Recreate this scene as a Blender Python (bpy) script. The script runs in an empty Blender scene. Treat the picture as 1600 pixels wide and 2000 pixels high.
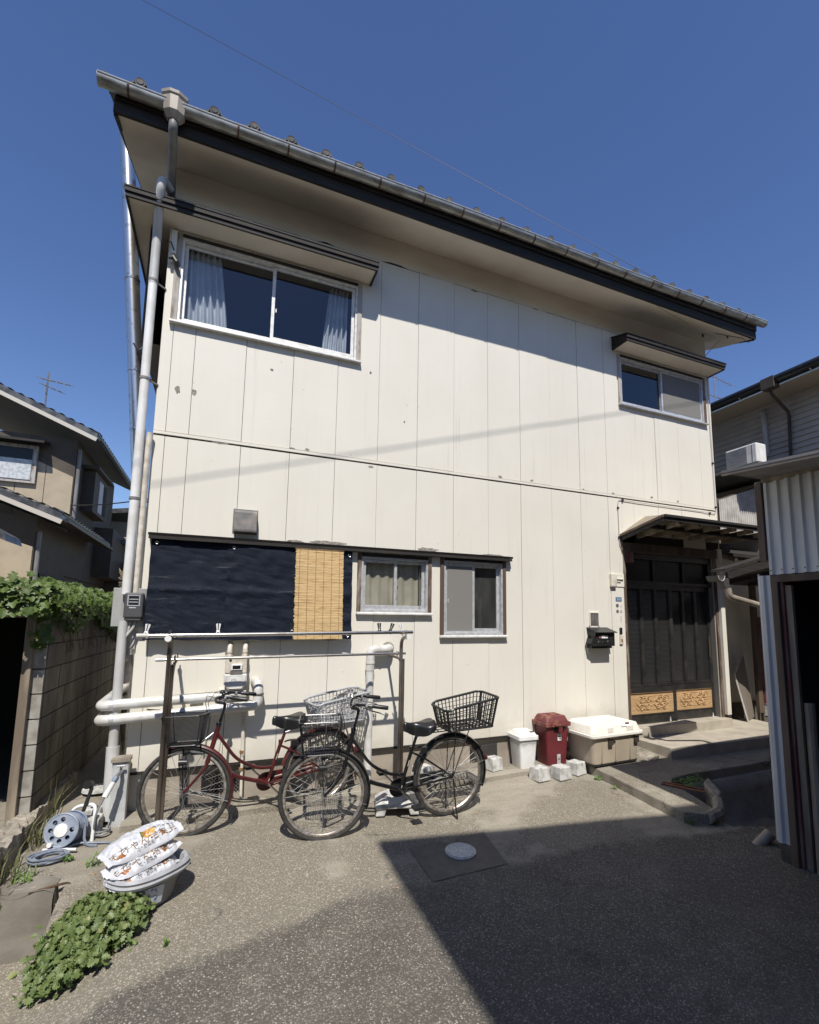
import bpy, bmesh, math, random
from math import sin, cos, pi, radians, sqrt, atan2, hypot
from mathutils import Vector, Matrix, noise
random.seed(7)
SC = bpy.context.scene
COL = SC.collection

# ---------------------------------------------------------------- camera
cd = bpy.data.cameras.new('camera'); cam = bpy.data.objects.new('camera', cd); COL.objects.link(cam)
YAW, PIT, ROL = 0.414257833, 0.125748987, 0.00813587067
F_, CX_, CY_ = 967.010289, 860.024211, 1090.12591
fw = Vector((sin(YAW)*cos(PIT), cos(YAW)*cos(PIT), sin(PIT)))
ri = Vector((cos(YAW), -sin(YAW), 0)); up = ri.cross(fw)
ri2 = cos(ROL)*ri + sin(ROL)*up; up2 = -sin(ROL)*ri + cos(ROL)*up
R_ = Matrix((ri2, up2, -fw)).transposed().to_4x4()
cam.matrix_world = Matrix.Translation((0.370807755, -5.00524341, 1.49999241)) @ R_
cd.sensor_fit = 'HORIZONTAL'; cd.sensor_width = 36.0; cd.lens = F_/1600*36
cd.shift_x = (800-CX_)/1600; cd.shift_y = (CY_-1000)/1600
cd.clip_start = 0.05; cd.clip_end = 2000
SC.camera = cam

# ---------------------------------------------------------------- light
SUN = Vector((-.26, -1.0, 1.46)).normalized()           # towards the sun
w = bpy.data.worlds.new('World'); SC.world = w; w.use_nodes = True
nt = w.node_tree; nt.nodes.clear()
sky = nt.nodes.new('ShaderNodeTexSky'); sky.sky_type = 'NISHITA'; sky.sun_disc = False
sky.sun_elevation = math.asin(SUN.z); sky.sun_rotation = atan2(SUN.x, SUN.y)
sky.air_density = 1.0; sky.dust_density = 0.1; sky.ozone_density = 2.6; sky.altitude = 0
bg = nt.nodes.new('ShaderNodeBackground'); bg.inputs[1].default_value = 0.125
wo = nt.nodes.new('ShaderNodeOutputWorld')
hs = nt.nodes.new('ShaderNodeHueSaturation'); hs.inputs['Saturation'].default_value = 1.14; hs.inputs['Hue'].default_value = .512
nt.links.new(sky.outputs[0], hs.inputs['Color']); nt.links.new(hs.outputs[0], bg.inputs[0]); nt.links.new(bg.outputs[0], wo.inputs[0])
sl = bpy.data.lights.new('sun', 'SUN'); sl.energy = 4.9; sl.angle = radians(0.53); sl.color = (1.0, .955, .88)
so = bpy.data.objects.new('sun', sl); COL.objects.link(so)
so.rotation_euler = SUN.to_track_quat('Z', 'Y').to_euler()
SC.view_settings.view_transform = 'Standard'; SC.view_settings.look = 'None'
SC.view_settings.exposure = 0.14; SC.view_settings.gamma = 1.0
SC.view_settings.use_curve_mapping = False
SC.cycles.max_bounces = 6; SC.cycles.transparent_max_bounces = 12
SC.cycles.use_denoising = True

# ---------------------------------------------------------------- helpers
WM = {}
def W(o): return WM.get(o.name, Matrix.Identity(4)) if o else Matrix.Identity(4)
def tag(o, label=None, cat=None, group=None, kind=None):
    if label: o['label'] = label
    if cat: o['category'] = cat
    if group: o['group'] = group
    if kind: o['kind'] = kind
    return o
def thing(name, label, cat, loc=(0, 0, 0), rz=0.0, group=None, mat=None):
    o = bpy.data.objects.new(name, None); COL.objects.link(o)
    M = mat if mat is not None else Matrix.Translation(loc) @ Matrix.Rotation(rz, 4, 'Z')
    o.matrix_world = M; o.empty_display_size = .1
    WM[o.name] = M.copy()
    return tag(o, label, cat, group)
def orth(d):
    d = Vector(d).normalized()
    a = Vector((0, 0, 1)) if abs(d.z) < .9 else Vector((1, 0, 0))
    u = d.cross(a).normalized(); return u, d.cross(u).normalized()
class MB:
    def __init__(s): s.v = []; s.f = []; s.m = []; s.c = 0
    def add(s, vs, fs):
        n = len(s.v); s.v += [Vector(p) for p in vs]
        s.f += [tuple(i+n for i in f) for f in fs]; s.m += [s.c]*len(fs); return s
    def box(s, x0, y0, z0, x1, y1, z1):
        x0, x1 = sorted((x0, x1)); y0, y1 = sorted((y0, y1)); z0, z1 = sorted((z0, z1))
        return s.add([(x0,y0,z0),(x1,y0,z0),(x1,y1,z0),(x0,y1,z0),(x0,y0,z1),(x1,y0,z1),(x1,y1,z1),(x0,y1,z1)],
                     [(0,3,2,1),(4,5,6,7),(0,1,5,4),(1,2,6,5),(2,3,7,6),(3,0,4,7)])
    def bar(s, a, b, wx, wz, upv=(0, 0, 1)):       # rectangular bar a->b
        a = Vector(a); b = Vector(b); d = (b-a).normalized(); u = d.cross(Vector(upv))
        if u.length < 1e-4: u = d.cross(Vector((1, 0, 0)))
        u.normalize(); v = u.cross(d).normalized()
        P = [(p + u*sx*wx/2 + v*sz*wz/2) for p in (a, b) for sx, sz in ((-1,-1),(1,-1),(1,1),(-1,1))]
        return s.add(P, [(0,1,2,3),(7,6,5,4),(0,4,5,1),(1,5,6,2),(2,6,7,3),(3,7,4,0)])
    def tube(s, pts, r, n=8, closed=False, cap=True):
        pts = [Vector(p) for p in pts]; k = len(pts)
        rs = r if isinstance(r, (list, tuple)) else [r]*k
        d0 = (pts[1]-pts[0]); u, v = orth(d0); vs = []; fs = []
        for i in range(k):
            if closed: d = pts[(i+1) % k]-pts[i-1]
            elif i == 0: d = pts[1]-pts[0]
            elif i == k-1: d = pts[-1]-pts[-2]
            else: d = (pts[i+1]-pts[i]).normalized() + (pts[i]-pts[i-1]).normalized()
            if d.length < 1e-9: d = Vector((0, 0, 1))
            d.normalize(); u = (u - d*u.dot(d))
            u = u.normalized() if u.length > 1e-6 else orth(d)[0]
            v = d.cross(u)
            for j in range(n):
                a = 2*pi*j/n; vs.append(pts[i] + (u*cos(a)+v*sin(a))*rs[i])
        for i in range(k if closed else k-1):
            i2 = (i+1) % k
            for j in range(n):
                j2 = (j+1) % n; fs.append((i*n+j, i*n+j2, i2*n+j2, i2*n+j))
        if cap and not closed:
            fs.append(tuple(range(n))[::-1]); fs.append(tuple((k-1)*n+j for j in range(n)))
        return s.add(vs, fs)
    def prism(s, poly, axis, a, b):      # poly of 2-tuples in the plane normal to axis
        def P(p, t): return {'x': (t, p[0], p[1]), 'y': (p[0], t, p[1]), 'z': (p[0], p[1], t)}[axis]
        n = len(poly)
        vs = [P(p, a) for p in poly] + [P(p, b) for p in poly]
        fs = [tuple(range(n)), tuple(range(2*n-1, n-1, -1))] + [(i, n+i, n+(i+1) % n, (i+1) % n) for i in range(n)]
        return s.add(vs, fs)
    def lathe(s, prof, n=16, M=None):    # prof (r,z)
        vs = []; fs = []
        for r, z in prof:
            for j in range(n):
                a = 2*pi*j/n; p = Vector((r*cos(a), r*sin(a), z)); vs.append(M @ p if M else p)
        for i in range(len(prof)-1):
            for j in range(n):
                j2 = (j+1) % n; fs.append((i*n+j, i*n+j2, (i+1)*n+j2, (i+1)*n+j))
        fs.append(tuple(range(n))[::-1]); fs.append(tuple((len(prof)-1)*n+j for j in range(n)))
        return s.add(vs, fs)
    def grid(s, nx, ny, fn):
        vs = [fn(i/nx, j/ny) for j in range(ny+1) for i in range(nx+1)]
        fs = [(j*(nx+1)+i, j*(nx+1)+i+1, (j+1)*(nx+1)+i+1, (j+1)*(nx+1)+i) for j in range(ny) for i in range(nx)]
        return s.add(vs, fs)
    def xf(s, M, start=0):
        for i in range(start, len(s.v)): s.v[i] = M @ s.v[i]
        return s
    def build(s, name, mats, parent=None, local=False, smooth=False, bevel=0, seg=2, angle=35):
        if not isinstance(mats, (list, tuple)): mats = [mats]
        if parent is None and not local:
            xs = [p.x for p in s.v]; ys = [p.y for p in s.v]; zs = [p.z for p in s.v]
            M = Matrix.Translation(((min(xs)+max(xs))/2, (min(ys)+max(ys))/2, min(zs)))
        else: M = W(parent)
        Mi = M.inverted() if not local else Matrix.Identity(4)
        me = bpy.data.meshes.new(name)
        me.from_pydata([tuple(Mi @ p) for p in s.v], [], s.f)
        for m in mats: me.materials.append(m)
        if len(mats) > 1: me.polygons.foreach_set('material_index', s.m)
        bm = bmesh.new(); bm.from_mesh(me); bmesh.ops.recalc_face_normals(bm, faces=bm.faces); bm.to_mesh(me); bm.free()
        if smooth:
            me.shade_smooth(); me.set_sharp_from_angle(angle=radians(angle))
        me.update()
        o = bpy.data.objects.new(name, me); COL.objects.link(o)
        if parent is not None: o.parent = parent
        else: o.matrix_world = M
        WM[o.name] = M.copy()
        if bevel:
            b = o.modifiers.new('bevel', 'BEVEL'); b.width = bevel; b.segments = seg
            b.limit_method = 'ANGLE'; b.angle_limit = radians(40); b.harden_normals = False
        return o
def inst(name, me, parent, M):
    o = bpy.data.objects.new(name, me); COL.objects.link(o); o.parent = parent; o.matrix_local = M
    WM[o.name] = W(parent) @ M
    return o
def copy_tree(o, parent=None):
    c = o.copy(); COL.objects.link(c); c.parent = parent
    for ch in list(o.children): copy_tree(ch, c)
    return c
def arc(c, r, a0, a1, n, plane='xz'):
    out = []
    for i in range(n+1):
        a = a0+(a1-a0)*i/n; p, q = r*cos(a), r*sin(a)
        out.append({'xz': (c[0]+p, c[1], c[2]+q), 'yz': (c[0], c[1]+p, c[2]+q), 'xy': (c[0]+p, c[1]+q, c[2])}[plane])
    return out
def fillet(pts, r, n=5):
    pts = [Vector(p) for p in pts]; out = [pts[0]]
    for i in range(1, len(pts)-1):
        a, b, c = pts[i-1], pts[i], pts[i+1]
        rr = min(r, (a-b).length*.45, (c-b).length*.45)
        p = b+(a-b).normalized()*rr; q = b+(c-b).normalized()*rr
        for k in range(n+1):
            t = k/n; out.append(p*(1-t)**2 + b*2*t*(1-t) + q*t*t)
    out.append(pts[-1]); return out

# ---------------------------------------------------------------- materials
def nm(name):
    m = bpy.data.materials.new(name); m.use_nodes = True
    t = m.node_tree; b = t.nodes['Principled BSDF']; return m, t, b
def N(t, typ, **kw):
    n = t.nodes.new(typ)
    for k, v in kw.items():
        if k.startswith('i_'):
            key = k[2:]; key = int(key) if key.isdigit() else key
            n.inputs[key].default_value = v
        else: setattr(n, k, v)
    return n
def mixc(t, fac, a, b, blend='MIX'):
    m = t.nodes.new('ShaderNodeMix'); m.data_type = 'RGBA'; m.blend_type = blend
    for s, v in ((m.inputs[0], fac), (m.inputs[6], a), (m.inputs[7], b)):
        if hasattr(v, 'links'): t.links.new(v, s)
        elif isinstance(v, (int, float)): s.default_value = v
        else: s.default_value = (*v, 1) if len(v) == 3 else v
    return m.outputs[2]
def ramp(t, src, stops):
    r = t.nodes.new('ShaderNodeValToRGB'); e = r.color_ramp.elements
    while len(e) < len(stops): e.new(.5)
    for k, (p, c) in enumerate(stops):
        e[k].position = p; e[k].color = (c, c, c, 1) if isinstance(c, (int, float)) else (*c, 1)
    t.links.new(src, r.inputs[0]); return r.outputs[0]
def pos(t, scale=(1, 1, 1), src='world'):
    if src == 'world': g = t.nodes.new('ShaderNodeNewGeometry').outputs['Position']
    else: g = t.nodes.new('ShaderNodeTexCoord').outputs['Object']
    mp = t.nodes.new('ShaderNodeMapping'); mp.inputs['Scale'].default_value = scale
    t.links.new(g, mp.inputs[0]); return mp.outputs[0]
def noi(t, p, scale, detail=4, rough=.55):
    n = N(t, 'ShaderNodeTexNoise'); n.inputs['Scale'].default_value = scale
    n.inputs['Detail'].default_value = detail; n.inputs['Roughness'].default_value = rough
    t.links.new(p, n.inputs['Vector']); return n.outputs['Fac']
def math2(t, op, a, b=0.0):
    m = N(t, 'ShaderNodeMath', operation=op)
    for s, v in ((m.inputs[0], a), (m.inputs[1], b)):
        if hasattr(v, 'links'): t.links.new(v, s)
        else: s.default_value = v
    return m.outputs[0]
def bump(t, b, h, strength=.3, dist=.002):
    n = N(t, 'ShaderNodeBump'); n.inputs['Strength'].default_value = strength; n.inputs['Distance'].default_value = dist
    t.links.new(h, n.inputs['Height']); t.links.new(n.outputs[0], b.inputs['Normal'])
def simple(name, col, rough=.5, metal=0., col2=None, scale=8., lo=.4, hi=.65, bs=0., bscale=60., bd=.001, stretch=(1, 1, 1), src='world', rnd=0., spec=.5, coat=0.):
    m, t, b = nm(name); p = pos(t, stretch, src)
    c = col
    if col2 is not None:
        f = ramp(t, noi(t, p, scale, 5), [(lo, 0), (hi, 1)]); c = mixc(t, f, col, col2)
    if rnd:
        oi = t.nodes.new('ShaderNodeObjectInfo')
        hsv = t.nodes.new('ShaderNodeHueSaturation')
        v = math2(t, 'MULTIPLY_ADD', oi.outputs['Random'], rnd); v.node.inputs[2].default_value = 1-rnd/2
        t.links.new(v, hsv.inputs['Value'])
        if hasattr(c, 'links'): t.links.new(c, hsv.inputs['Color'])
        else: hsv.inputs['Color'].default_value = (*c, 1)
        c = hsv.outputs[0]
    if hasattr(c, 'links'): t.links.new(c, b.inputs['Base Color'])
    else: b.inputs['Base Color'].default_value = (*c, 1)
    b.inputs['Roughness'].default_value = rough; b.inputs['Metallic'].default_value = metal
    b.inputs['Specular IOR Level'].default_value = spec
    if coat: b.inputs['Coat Weight'].default_value = coat
    if bs: bump(t, b, noi(t, p, bscale, 6), bs, bd)
    return m

M_ = {}
# painted fibre-cement siding
m, t, b = nm('cream_siding_paint'); p = pos(t)
c = mixc(t, ramp(t, noi(t, p, 1.3, 5), [(.35, 0), (.7, 1)]), (.745, .71, .625), (.70, .665, .58))
ps = pos(t, (9, 9, .6))
c = mixc(t, math2(t, 'MULTIPLY', ramp(t, noi(t, ps, 1.6, 6), [(.52, 0), (.8, 1)]), .12), c, (.52, .485, .42))
sx_ = N(t, 'ShaderNodeSeparateXYZ'); t.links.new(p, sx_.inputs[0])
lowz = ramp(t, math2(t, 'ADD', sx_.outputs[2], math2(t, 'MULTIPLY', noi(t, p, 5, 5), .5)), [(.42, .55), (.75, 0)])
c = mixc(t, lowz, c, (.44, .40, .335))
drip = math2(t, 'MULTIPLY', ramp(t, noi(t, pos(t, (14, 14, .35)), 1.1, 4), [(.60, 0), (.70, .35)]), ramp(t, noi(t, p, .8, 3), [(.45, 0), (.6, 1)]))
c = mixc(t, drip, c, (.42, .37, .30))
c = mixc(t, math2(t, 'MULTIPLY', ramp(t, noi(t, p, 16, 3), [(.70, 0), (.76, 1)]), .55), c, (.36, .33, .28))
t.links.new(c, b.inputs['Base Color']); b.inputs['Roughness'].default_value = .62
bump(t, b, noi(t, p, 140, 3), .22, .0015); M_['siding'] = m
# dirty plaster under the eaves
m, t, b = nm('eaves_plaster'); p = pos(t)
c = mixc(t, ramp(t, noi(t, pos(t, (1, 1, 2.5)), 1.1, 6, .6), [(.3, 0), (.75, 1)]), (.80, .74, .635), (.60, .53, .44))
t.links.new(c, b.inputs['Base Color']); b.inputs['Roughness'].default_value = .8
bump(t, b, noi(t, p, 50, 5), .15, .002); M_['plaster'] = m
# ground: exposed aggregate concrete with smoother trowelled areas
m, t, b = nm('aggregate_concrete'); p = pos(t)
vo = N(t, 'ShaderNodeTexVoronoi'); vo.inputs['Scale'].default_value = 95; vo.inputs['Randomness'].default_value = 1
t.links.new(p, vo.inputs['Vector'])
sep = N(t, 'ShaderNodeSeparateColor'); t.links.new(vo.outputs['Color'], sep.inputs[0])
stone = ramp(t, sep.outputs[0], [(.0, (.17, .153, .122)), (.35, (.285, .257, .205)), (.7, (.37, .335, .268)), (.92, (.455, .42, .35)), (1., (.57, .53, .44))])
edge = ramp(t, vo.outputs['Distance'], [(.25, 1), (.62, 0)])
c = mixc(t, edge, (.20, .175, .13), stone)
# older, darker asphalt-like paving nearer the road, with a wandering joint line
sg = N(t, 'ShaderNodeSeparateXYZ'); t.links.new(p, sg.inputs[0])
fx = math2(t, 'MULTIPLY', math2(t, 'MAXIMUM', math2(t, 'SUBTRACT', 1.3, sg.outputs[0]), 0), .26)
fx2 = math2(t, 'MULTIPLY', math2(t, 'MAXIMUM', math2(t, 'SUBTRACT', sg.outputs[0], 3.0), 0), .12)
ln = math2(t, 'ADD', math2(t, 'ADD', math2(t, 'ADD', sg.outputs[1], fx), fx2), math2(t, 'MULTIPLY', math2(t, 'SUBTRACT', noi(t, p, 2.0, 9, .72), .5), .55))
asph = ramp(t, math2(t, 'ADD', ln, 2.6), [(.985, 1), (1.0, 0)])
asph.node.color_ramp.elements[0].position = .90
tar = ramp(t, sep.outputs[0], [(.0, (.070, .064, .054)), (.4, (.15, .138, .115)), (.75, (.235, .217, .183)), (.93, (.34, .31, .258)), (1., (.52, .49, .42))])
tar = mixc(t, edge, (.080, .071, .057), tar)
worn = ramp(t, noi(t, p, 1.7, 7, .7), [(.48, 0), (.66, .6)])
tar = mixc(t, worn, tar, mixc(t, edge, (.15, .135, .115), stone))
vl = N(t, 'ShaderNodeTexVoronoi'); vl.inputs['Scale'].default_value = 38; t.links.new(p, vl.inputs['Vector'])
sl_ = N(t, 'ShaderNodeSeparateColor'); t.links.new(vl.outputs['Color'], sl_.inputs[0])
big = math2(t, 'MULTIPLY', ramp(t, vl.outputs['Distance'], [(.30, 1), (.36, 0)]), ramp(t, sl_.outputs[1], [(.86, 0), (.9, .8)]))
c = mixc(t, big, c, (.42, .38, .31))
smooth = mixc(t, ramp(t, noi(t, pos(t, (1.2, 5, 1)), 2.2, 6), [(.35, 0), (.65, 1)]), (.425, .385, .31), (.325, .292, .232))
zone = ramp(t, noi(t, p, .95, 5, .6), [(.50, 0), (.56, 1)])
c = mixc(t, math2(t, 'MULTIPLY', zone, .7), c, smooth)
c = mixc(t, asph, c, tar)
c = mixc(t, ramp(t, noi(t, p, 2.1, 5, .55), [(.66, 0), (.71, .55)]), c, (.035, .032, .028))
c = mixc(t, ramp(t, noi(t, p, 7.5, 3, .5), [(.70, 0), (.74, .5)]), c, (.05, .045, .038))
c = mixc(t, ramp(t, noi(t, p, .7, 4), [(.40, 0), (.75, .4)]), c, (.15, .13, .105))
c = mixc(t, ramp(t, noi(t, p, 4.5, 8, .75), [(.58, 0), (.72, .5)]), c, (.10, .088, .072))
c = mixc(t, ramp(t, noi(t, p, 260, 2, .5), [(.42, 0), (.60, .35)]), c, (.10, .09, .075))
dn = N(t, 'ShaderNodeTexNoise'); dn.inputs['Scale'].default_value = 3.2; dn.inputs['Detail'].default_value = 8; t.links.new(p, dn.inputs['Vector'])
va = N(t, 'ShaderNodeVectorMath', operation='MULTIPLY_ADD'); t.links.new(dn.outputs['Color'], va.inputs[0]); va.inputs[1].default_value = (.45, .45, 0); t.links.new(p, va.inputs[2])
vc = N(t, 'ShaderNodeTexVoronoi', feature='DISTANCE_TO_EDGE'); vc.inputs['Scale'].default_value = .62; t.links.new(va.outputs[0], vc.inputs['Vector'])
crk = math2(t, 'MULTIPLY', ramp(t, vc.outputs['Distance'], [(.0015, 1), (.005, 0)]), ramp(t, noi(t, p, 1.4, 3), [(.45, 0), (.55, .8)]))
c = mixc(t, crk, c, (.05, .045, .038))
c = mixc(t, math2(t, 'MULTIPLY', crk, .0), c, c); t.links.new(c, b.inputs['Base Color']); b.inputs['Roughness'].default_value = .85
h = math2(t, 'ADD', math2(t, 'MULTIPLY', edge, .5), noi(t, p, 30, 5)); bump(t, b, h, .55, .006)
M_['ground'] = m
M_['conc'] = simple('old_concrete', (.38, .34, .28), .85, col2=(.17, .15, .12), scale=14, lo=.35, hi=.68, bs=.9, bscale=45, bd=.012)
M_['conc_grey'] = simple('grey_brown_concrete', (.24, .215, .18), .85, col2=(.13, .115, .095), scale=3.5, lo=.35, hi=.7, bs=.5, bscale=45, bd=.004)
M_['pipe_white'] = simple('plain_white_downpipe', (.80, .795, .78), .4, col2=(.66, .64, .60), scale=5)  # the main downpipe run's own white
M_['gutter_dark'] = simple('shade_dark_gutter', (.06, .058, .055), .5)  # near-black base colour carries the shade on the shed-side gutter
M_['conc_smooth'] = simple('smooth_porch_concrete', (.42, .375, .305), .8, col2=(.32, .285, .23), scale=4, bs=.25, bscale=120, bd=.002)
M_['conc_foundation'] = simple('foundation_mortar', (.36, .31, .25), .85, col2=(.24, .205, .165), scale=3.5, bs=.3, bscale=40, bd=.003)
M_['conc_dark'] = simple('mossy_dark_concrete', (.13, .115, .095), .9, col2=(.05, .045, .038), scale=4, bs=.6, bscale=30, bd=.006)
M_['conc_white'] = simple('pale_concrete_block', (.56, .555, .53), .85, col2=(.30, .295, .275), scale=15, lo=.45, hi=.68, bs=.4, bscale=90, bd=.003, rnd=.15)
M_['block'] = simple('weathered_wall_block', (.22, .195, .16), .9, col2=(.075, .065, .052), scale=5, lo=.3, hi=.7, bs=.5, bscale=80, bd=.003, stretch=(1, 1, .35), rnd=.25)
M_['black_wood'] = simple('weathered_black_timber', (.018, .015, .013), .75, col2=(.055, .042, .032), scale=6, lo=.5, hi=.8, bs=.3, bscale=25, bd=.003, stretch=(.5, 3, 6))
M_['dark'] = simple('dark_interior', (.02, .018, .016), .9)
M_['casing'] = simple('peeling_brown_casing', (.10, .062, .042), .75, col2=(.34, .30, .25), scale=12, lo=.5, hi=.68, bs=.3, bscale=40, bd=.002, stretch=(1, 1, .2))
M_['casing_pale'] = simple('peeling_grey_casing', (.42, .39, .35), .75, col2=(.16, .12, .09), scale=14, lo=.5, hi=.68, bs=.3, bscale=40, bd=.002, stretch=(1, 1, .2))
M_['alum'] = simple('anodised_aluminium', (.62, .63, .64), .38, .35, col2=(.48, .48, .48), scale=20, bs=.05)
M_['alum_white'] = simple('pale_aluminium', (.76, .75, .72), .42, .15, col2=(.6, .59, .56), scale=20)
M_['steel'] = simple('stainless_tube', (.62, .60, .56), .25, .95, col2=(.30, .24, .18), scale=14, lo=.55, hi=.75)
M_['stay'] = simple('dull_wire_stay', (.22, .21, .20), .5, .5)
M_['steel_old'] = simple('dull_rack_tube', (.30, .26, .22), .35, .85, col2=(.12, .09, .07), scale=9, lo=.4, hi=.7, stretch=(1, 1, .3))
M_['galv'] = simple('galvanised_gutter', (.40, .40, .38), .45, .55, col2=(.14, .12, .10), scale=5, lo=.45, hi=.75, stretch=(1.2, 3, 3))
M_['pvc'] = simple('grey_pvc_pipe', (.56, .56, .545), .45, col2=(.40, .39, .37), scale=7, stretch=(1, 1, .3))
M_['pvc_white'] = simple('white_painted_pipe', (.66, .655, .63), .4, col2=(.50, .48, .44), scale=9)
M_['pvc_tan'] = simple('tan_drain_pipe', (.36, .31, .25), .5, col2=(.22, .185, .15), scale=6, stretch=(1, 1, .3))
M_['pvc_dark'] = simple('shaded_grey_pipe', (.24, .235, .225), .45, col2=(.16, .15, .14), scale=7, stretch=(1, 1, .3))
M_['cream_pipe'] = simple('cream_painted_pipe', (.70, .65, .56), .55, col2=(.5, .44, .36), scale=12, bs=.15, bscale=60)
M_['tile'] = simple('grey_roof_tile', (.060, .058, .056), .8, col2=(.13, .125, .115), scale=9, lo=.45, hi=.7, bs=.5, bscale=90, bd=.002, rnd=.3)
M_['tile_far'] = simple('blue_grey_glazed_tile', (.045, .047, .052), .35, col2=(.13, .13, .13), scale=5, rnd=.3)
M_['black_plastic'] = simple('black_plastic', (.018, .018, .018), .38)
M_['black_rubber'] = simple('dusty_tyre_rubber', (.022, .021, .020), .7, col2=(.045, .042, .038), scale=20)
M_['black_paint'] = simple('black_cycle_paint', (.010, .010, .011), .22, coat=.4)
M_['black_metal'] = simple('black_mailbox_metal', (.016, .017, .019), .4, col2=(.05, .045, .04), scale=9, lo=.6, hi=.8)
M_['red_paint'] = simple('dark_red_cycle_paint', (.085, .012, .013), .35, coat=.2, col2=(.045, .010, .010), scale=12, src='obj')
M_['chrome'] = simple('chrome', (.62, .61, .59), .32, 1.0, col2=(.4, .36, .3), scale=30, lo=.5, hi=.8)
M_['rust_chrome'] = simple('dull_rim_metal', (.55, .53, .50), .35, .8, col2=(.3, .24, .18), scale=30)
M_['white_plastic'] = simple('white_plastic', (.80, .80, .79), .45, col2=(.66, .65, .62), scale=6)
M_['grey_plastic'] = simple('grey_plastic', (.23, .235, .24), .5, col2=(.17, .17, .175), scale=9)
M_['lgrey_plastic'] = simple('light_grey_plastic', (.40, .41, .43), .5, col2=(.30, .305, .32), scale=9)
M_['cream_plastic'] = simple('cream_plastic_lid', (.80, .765, .68), .45, col2=(.66, .61, .52), scale=6, lo=.5, hi=.8)
M_['beige_plastic'] = simple('beige_plastic_tub', (.46, .395, .30), .5, col2=(.40, .34, .26), scale=5)
M_['maroon'] = simple('maroon_plastic', (.155, .022, .028), .5, col2=(.11, .02, .024), scale=4)
M_['maroon_faded'] = simple('sunbleached_maroon', (.14, .032, .032), .6, col2=(.30, .14, .075), scale=9, lo=.50, hi=.66)
M_['saddle'] = simple('black_vinyl', (.014, .014, .014), .3)
M_['plate_blue'] = simple('blue_grey_plate', (.10, .17, .30), .4)
M_['white_print'] = simple('white_print', (.82, .82, .8), .5)
M_['black_print'] = simple('black_print', (.02, .02, .02), .5)
M_['brown_print'] = simple('brown_print', (.22, .13, .06), .5)
M_['rust'] = simple('rusty_iron', (.06, .035, .022), .8, col2=(.15, .07, .035), scale=30, bs=.4)
M_['wood_brown'] = simple('brown_painted_post', (.14, .10, .075), .7, col2=(.07, .05, .04), scale=6, bs=.3, stretch=(1, 1, .2))
M_['wood_grey'] = simple('bleached_timber', (.33, .275, .20), .75, col2=(.17, .135, .10), scale=10, lo=.4, hi=.62, bs=.5, bscale=35, bd=.003, stretch=(1, 1, .12))
M_['wood_red'] = simple('faded_red_timber', (.22, .07, .06), .7, col2=(.3, .2, .15), scale=10, stretch=(1, 1, .2))
M_['carved'] = simple('carved_cedar', (.50, .325, .165), .6, col2=(.40, .25, .12), scale=16, stretch=(.3, 1, 3), bs=.1)
M_['spoke'] = simple('dull_spoke_wire', (.30, .30, .29), .5, .4)
M_['reeded'] = simple('reeded_dark_glass', (.022, .022, .022), .22)
M_['door_black'] = simple('black_door_lacquer', (.022, .021, .020), .32, col2=(.042, .039, .036), scale=7)
M_['sheet_metal'] = simple('galvanised_siding_sheet', (.66, .67, .67), .5, .0, col2=(.54, .55, .55), scale=4, stretch=(1, 1, .3))
M_['sheet_rusty'] = simple('brown_sheet_metal_fascia', (.17, .14, .115), .5, .1, col2=(.3, .22, .15), scale=7, lo=.45, hi=.7)
M_['roof_sheet'] = simple('dull_grey_sheet_roof', (.16, .155, .15), .5, .1, col2=(.26, .25, .24), scale=4)
M_['hose'] = simple('blue_grey_hose', (.16, .19, .25), .45, col2=(.24, .26, .30), scale=20)
M_['reel_blue'] = simple('faded_blue_plastic', (.10, .14, .24), .5, col2=(.22, .25, .30), scale=12, lo=.42, hi=.62)
M_['reel_face'] = simple('grey_blue_reel_face', (.22, .26, .34), .5, col2=(.32, .35, .40), scale=15)
M_['beige_wall'] = simple('beige_neighbour_siding', (.42, .345, .245), .8, col2=(.36, .295, .21), scale=3, bs=.4, bscale=80, bd=.003)
M_['brown_wall'] = simple('brown_neighbour_trim', (.085, .068, .05), .75, col2=(.06, .048, .037), scale=3)
M_['grey_siding'] = simple('grey_lap_siding', (.52, .49, .44), .7, col2=(.45, .42, .38), scale=3)
M_['vent_metal'] = simple('stained_vent_metal', (.16, .155, .15), .45, .4, col2=(.28, .25, .22), scale=9)
M_['fresh_peel'] = simple('exposed_cement_patch', (.36, .33, .29), .9, col2=(.20, .18, .155), scale=40, lo=.4, hi=.6, bs=.6, bscale=90, bd=.003)
M_['clear_panel'] = simple('ribbed_pale_panel', (.62, .60, .56), .4, col2=(.45, .42, .38), scale=5)
M_['board_white'] = simple('dirty_pale_board', (.52, .50, .46), .7, col2=(.36, .34, .31), scale=6)
M_['dry_stem'] = simple('dry_stem', (.36, .29, .18), .85)
M_['cable'] = simple('black_cable', (.012, .012, .012), .5)
M_['grey_cable'] = simple('grey_conduit', (.42, .41, .39), .5)
M_['terracotta'] = simple('terracotta', (.30, .12, .06), .8, col2=(.2, .09, .05), scale=20)
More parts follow.
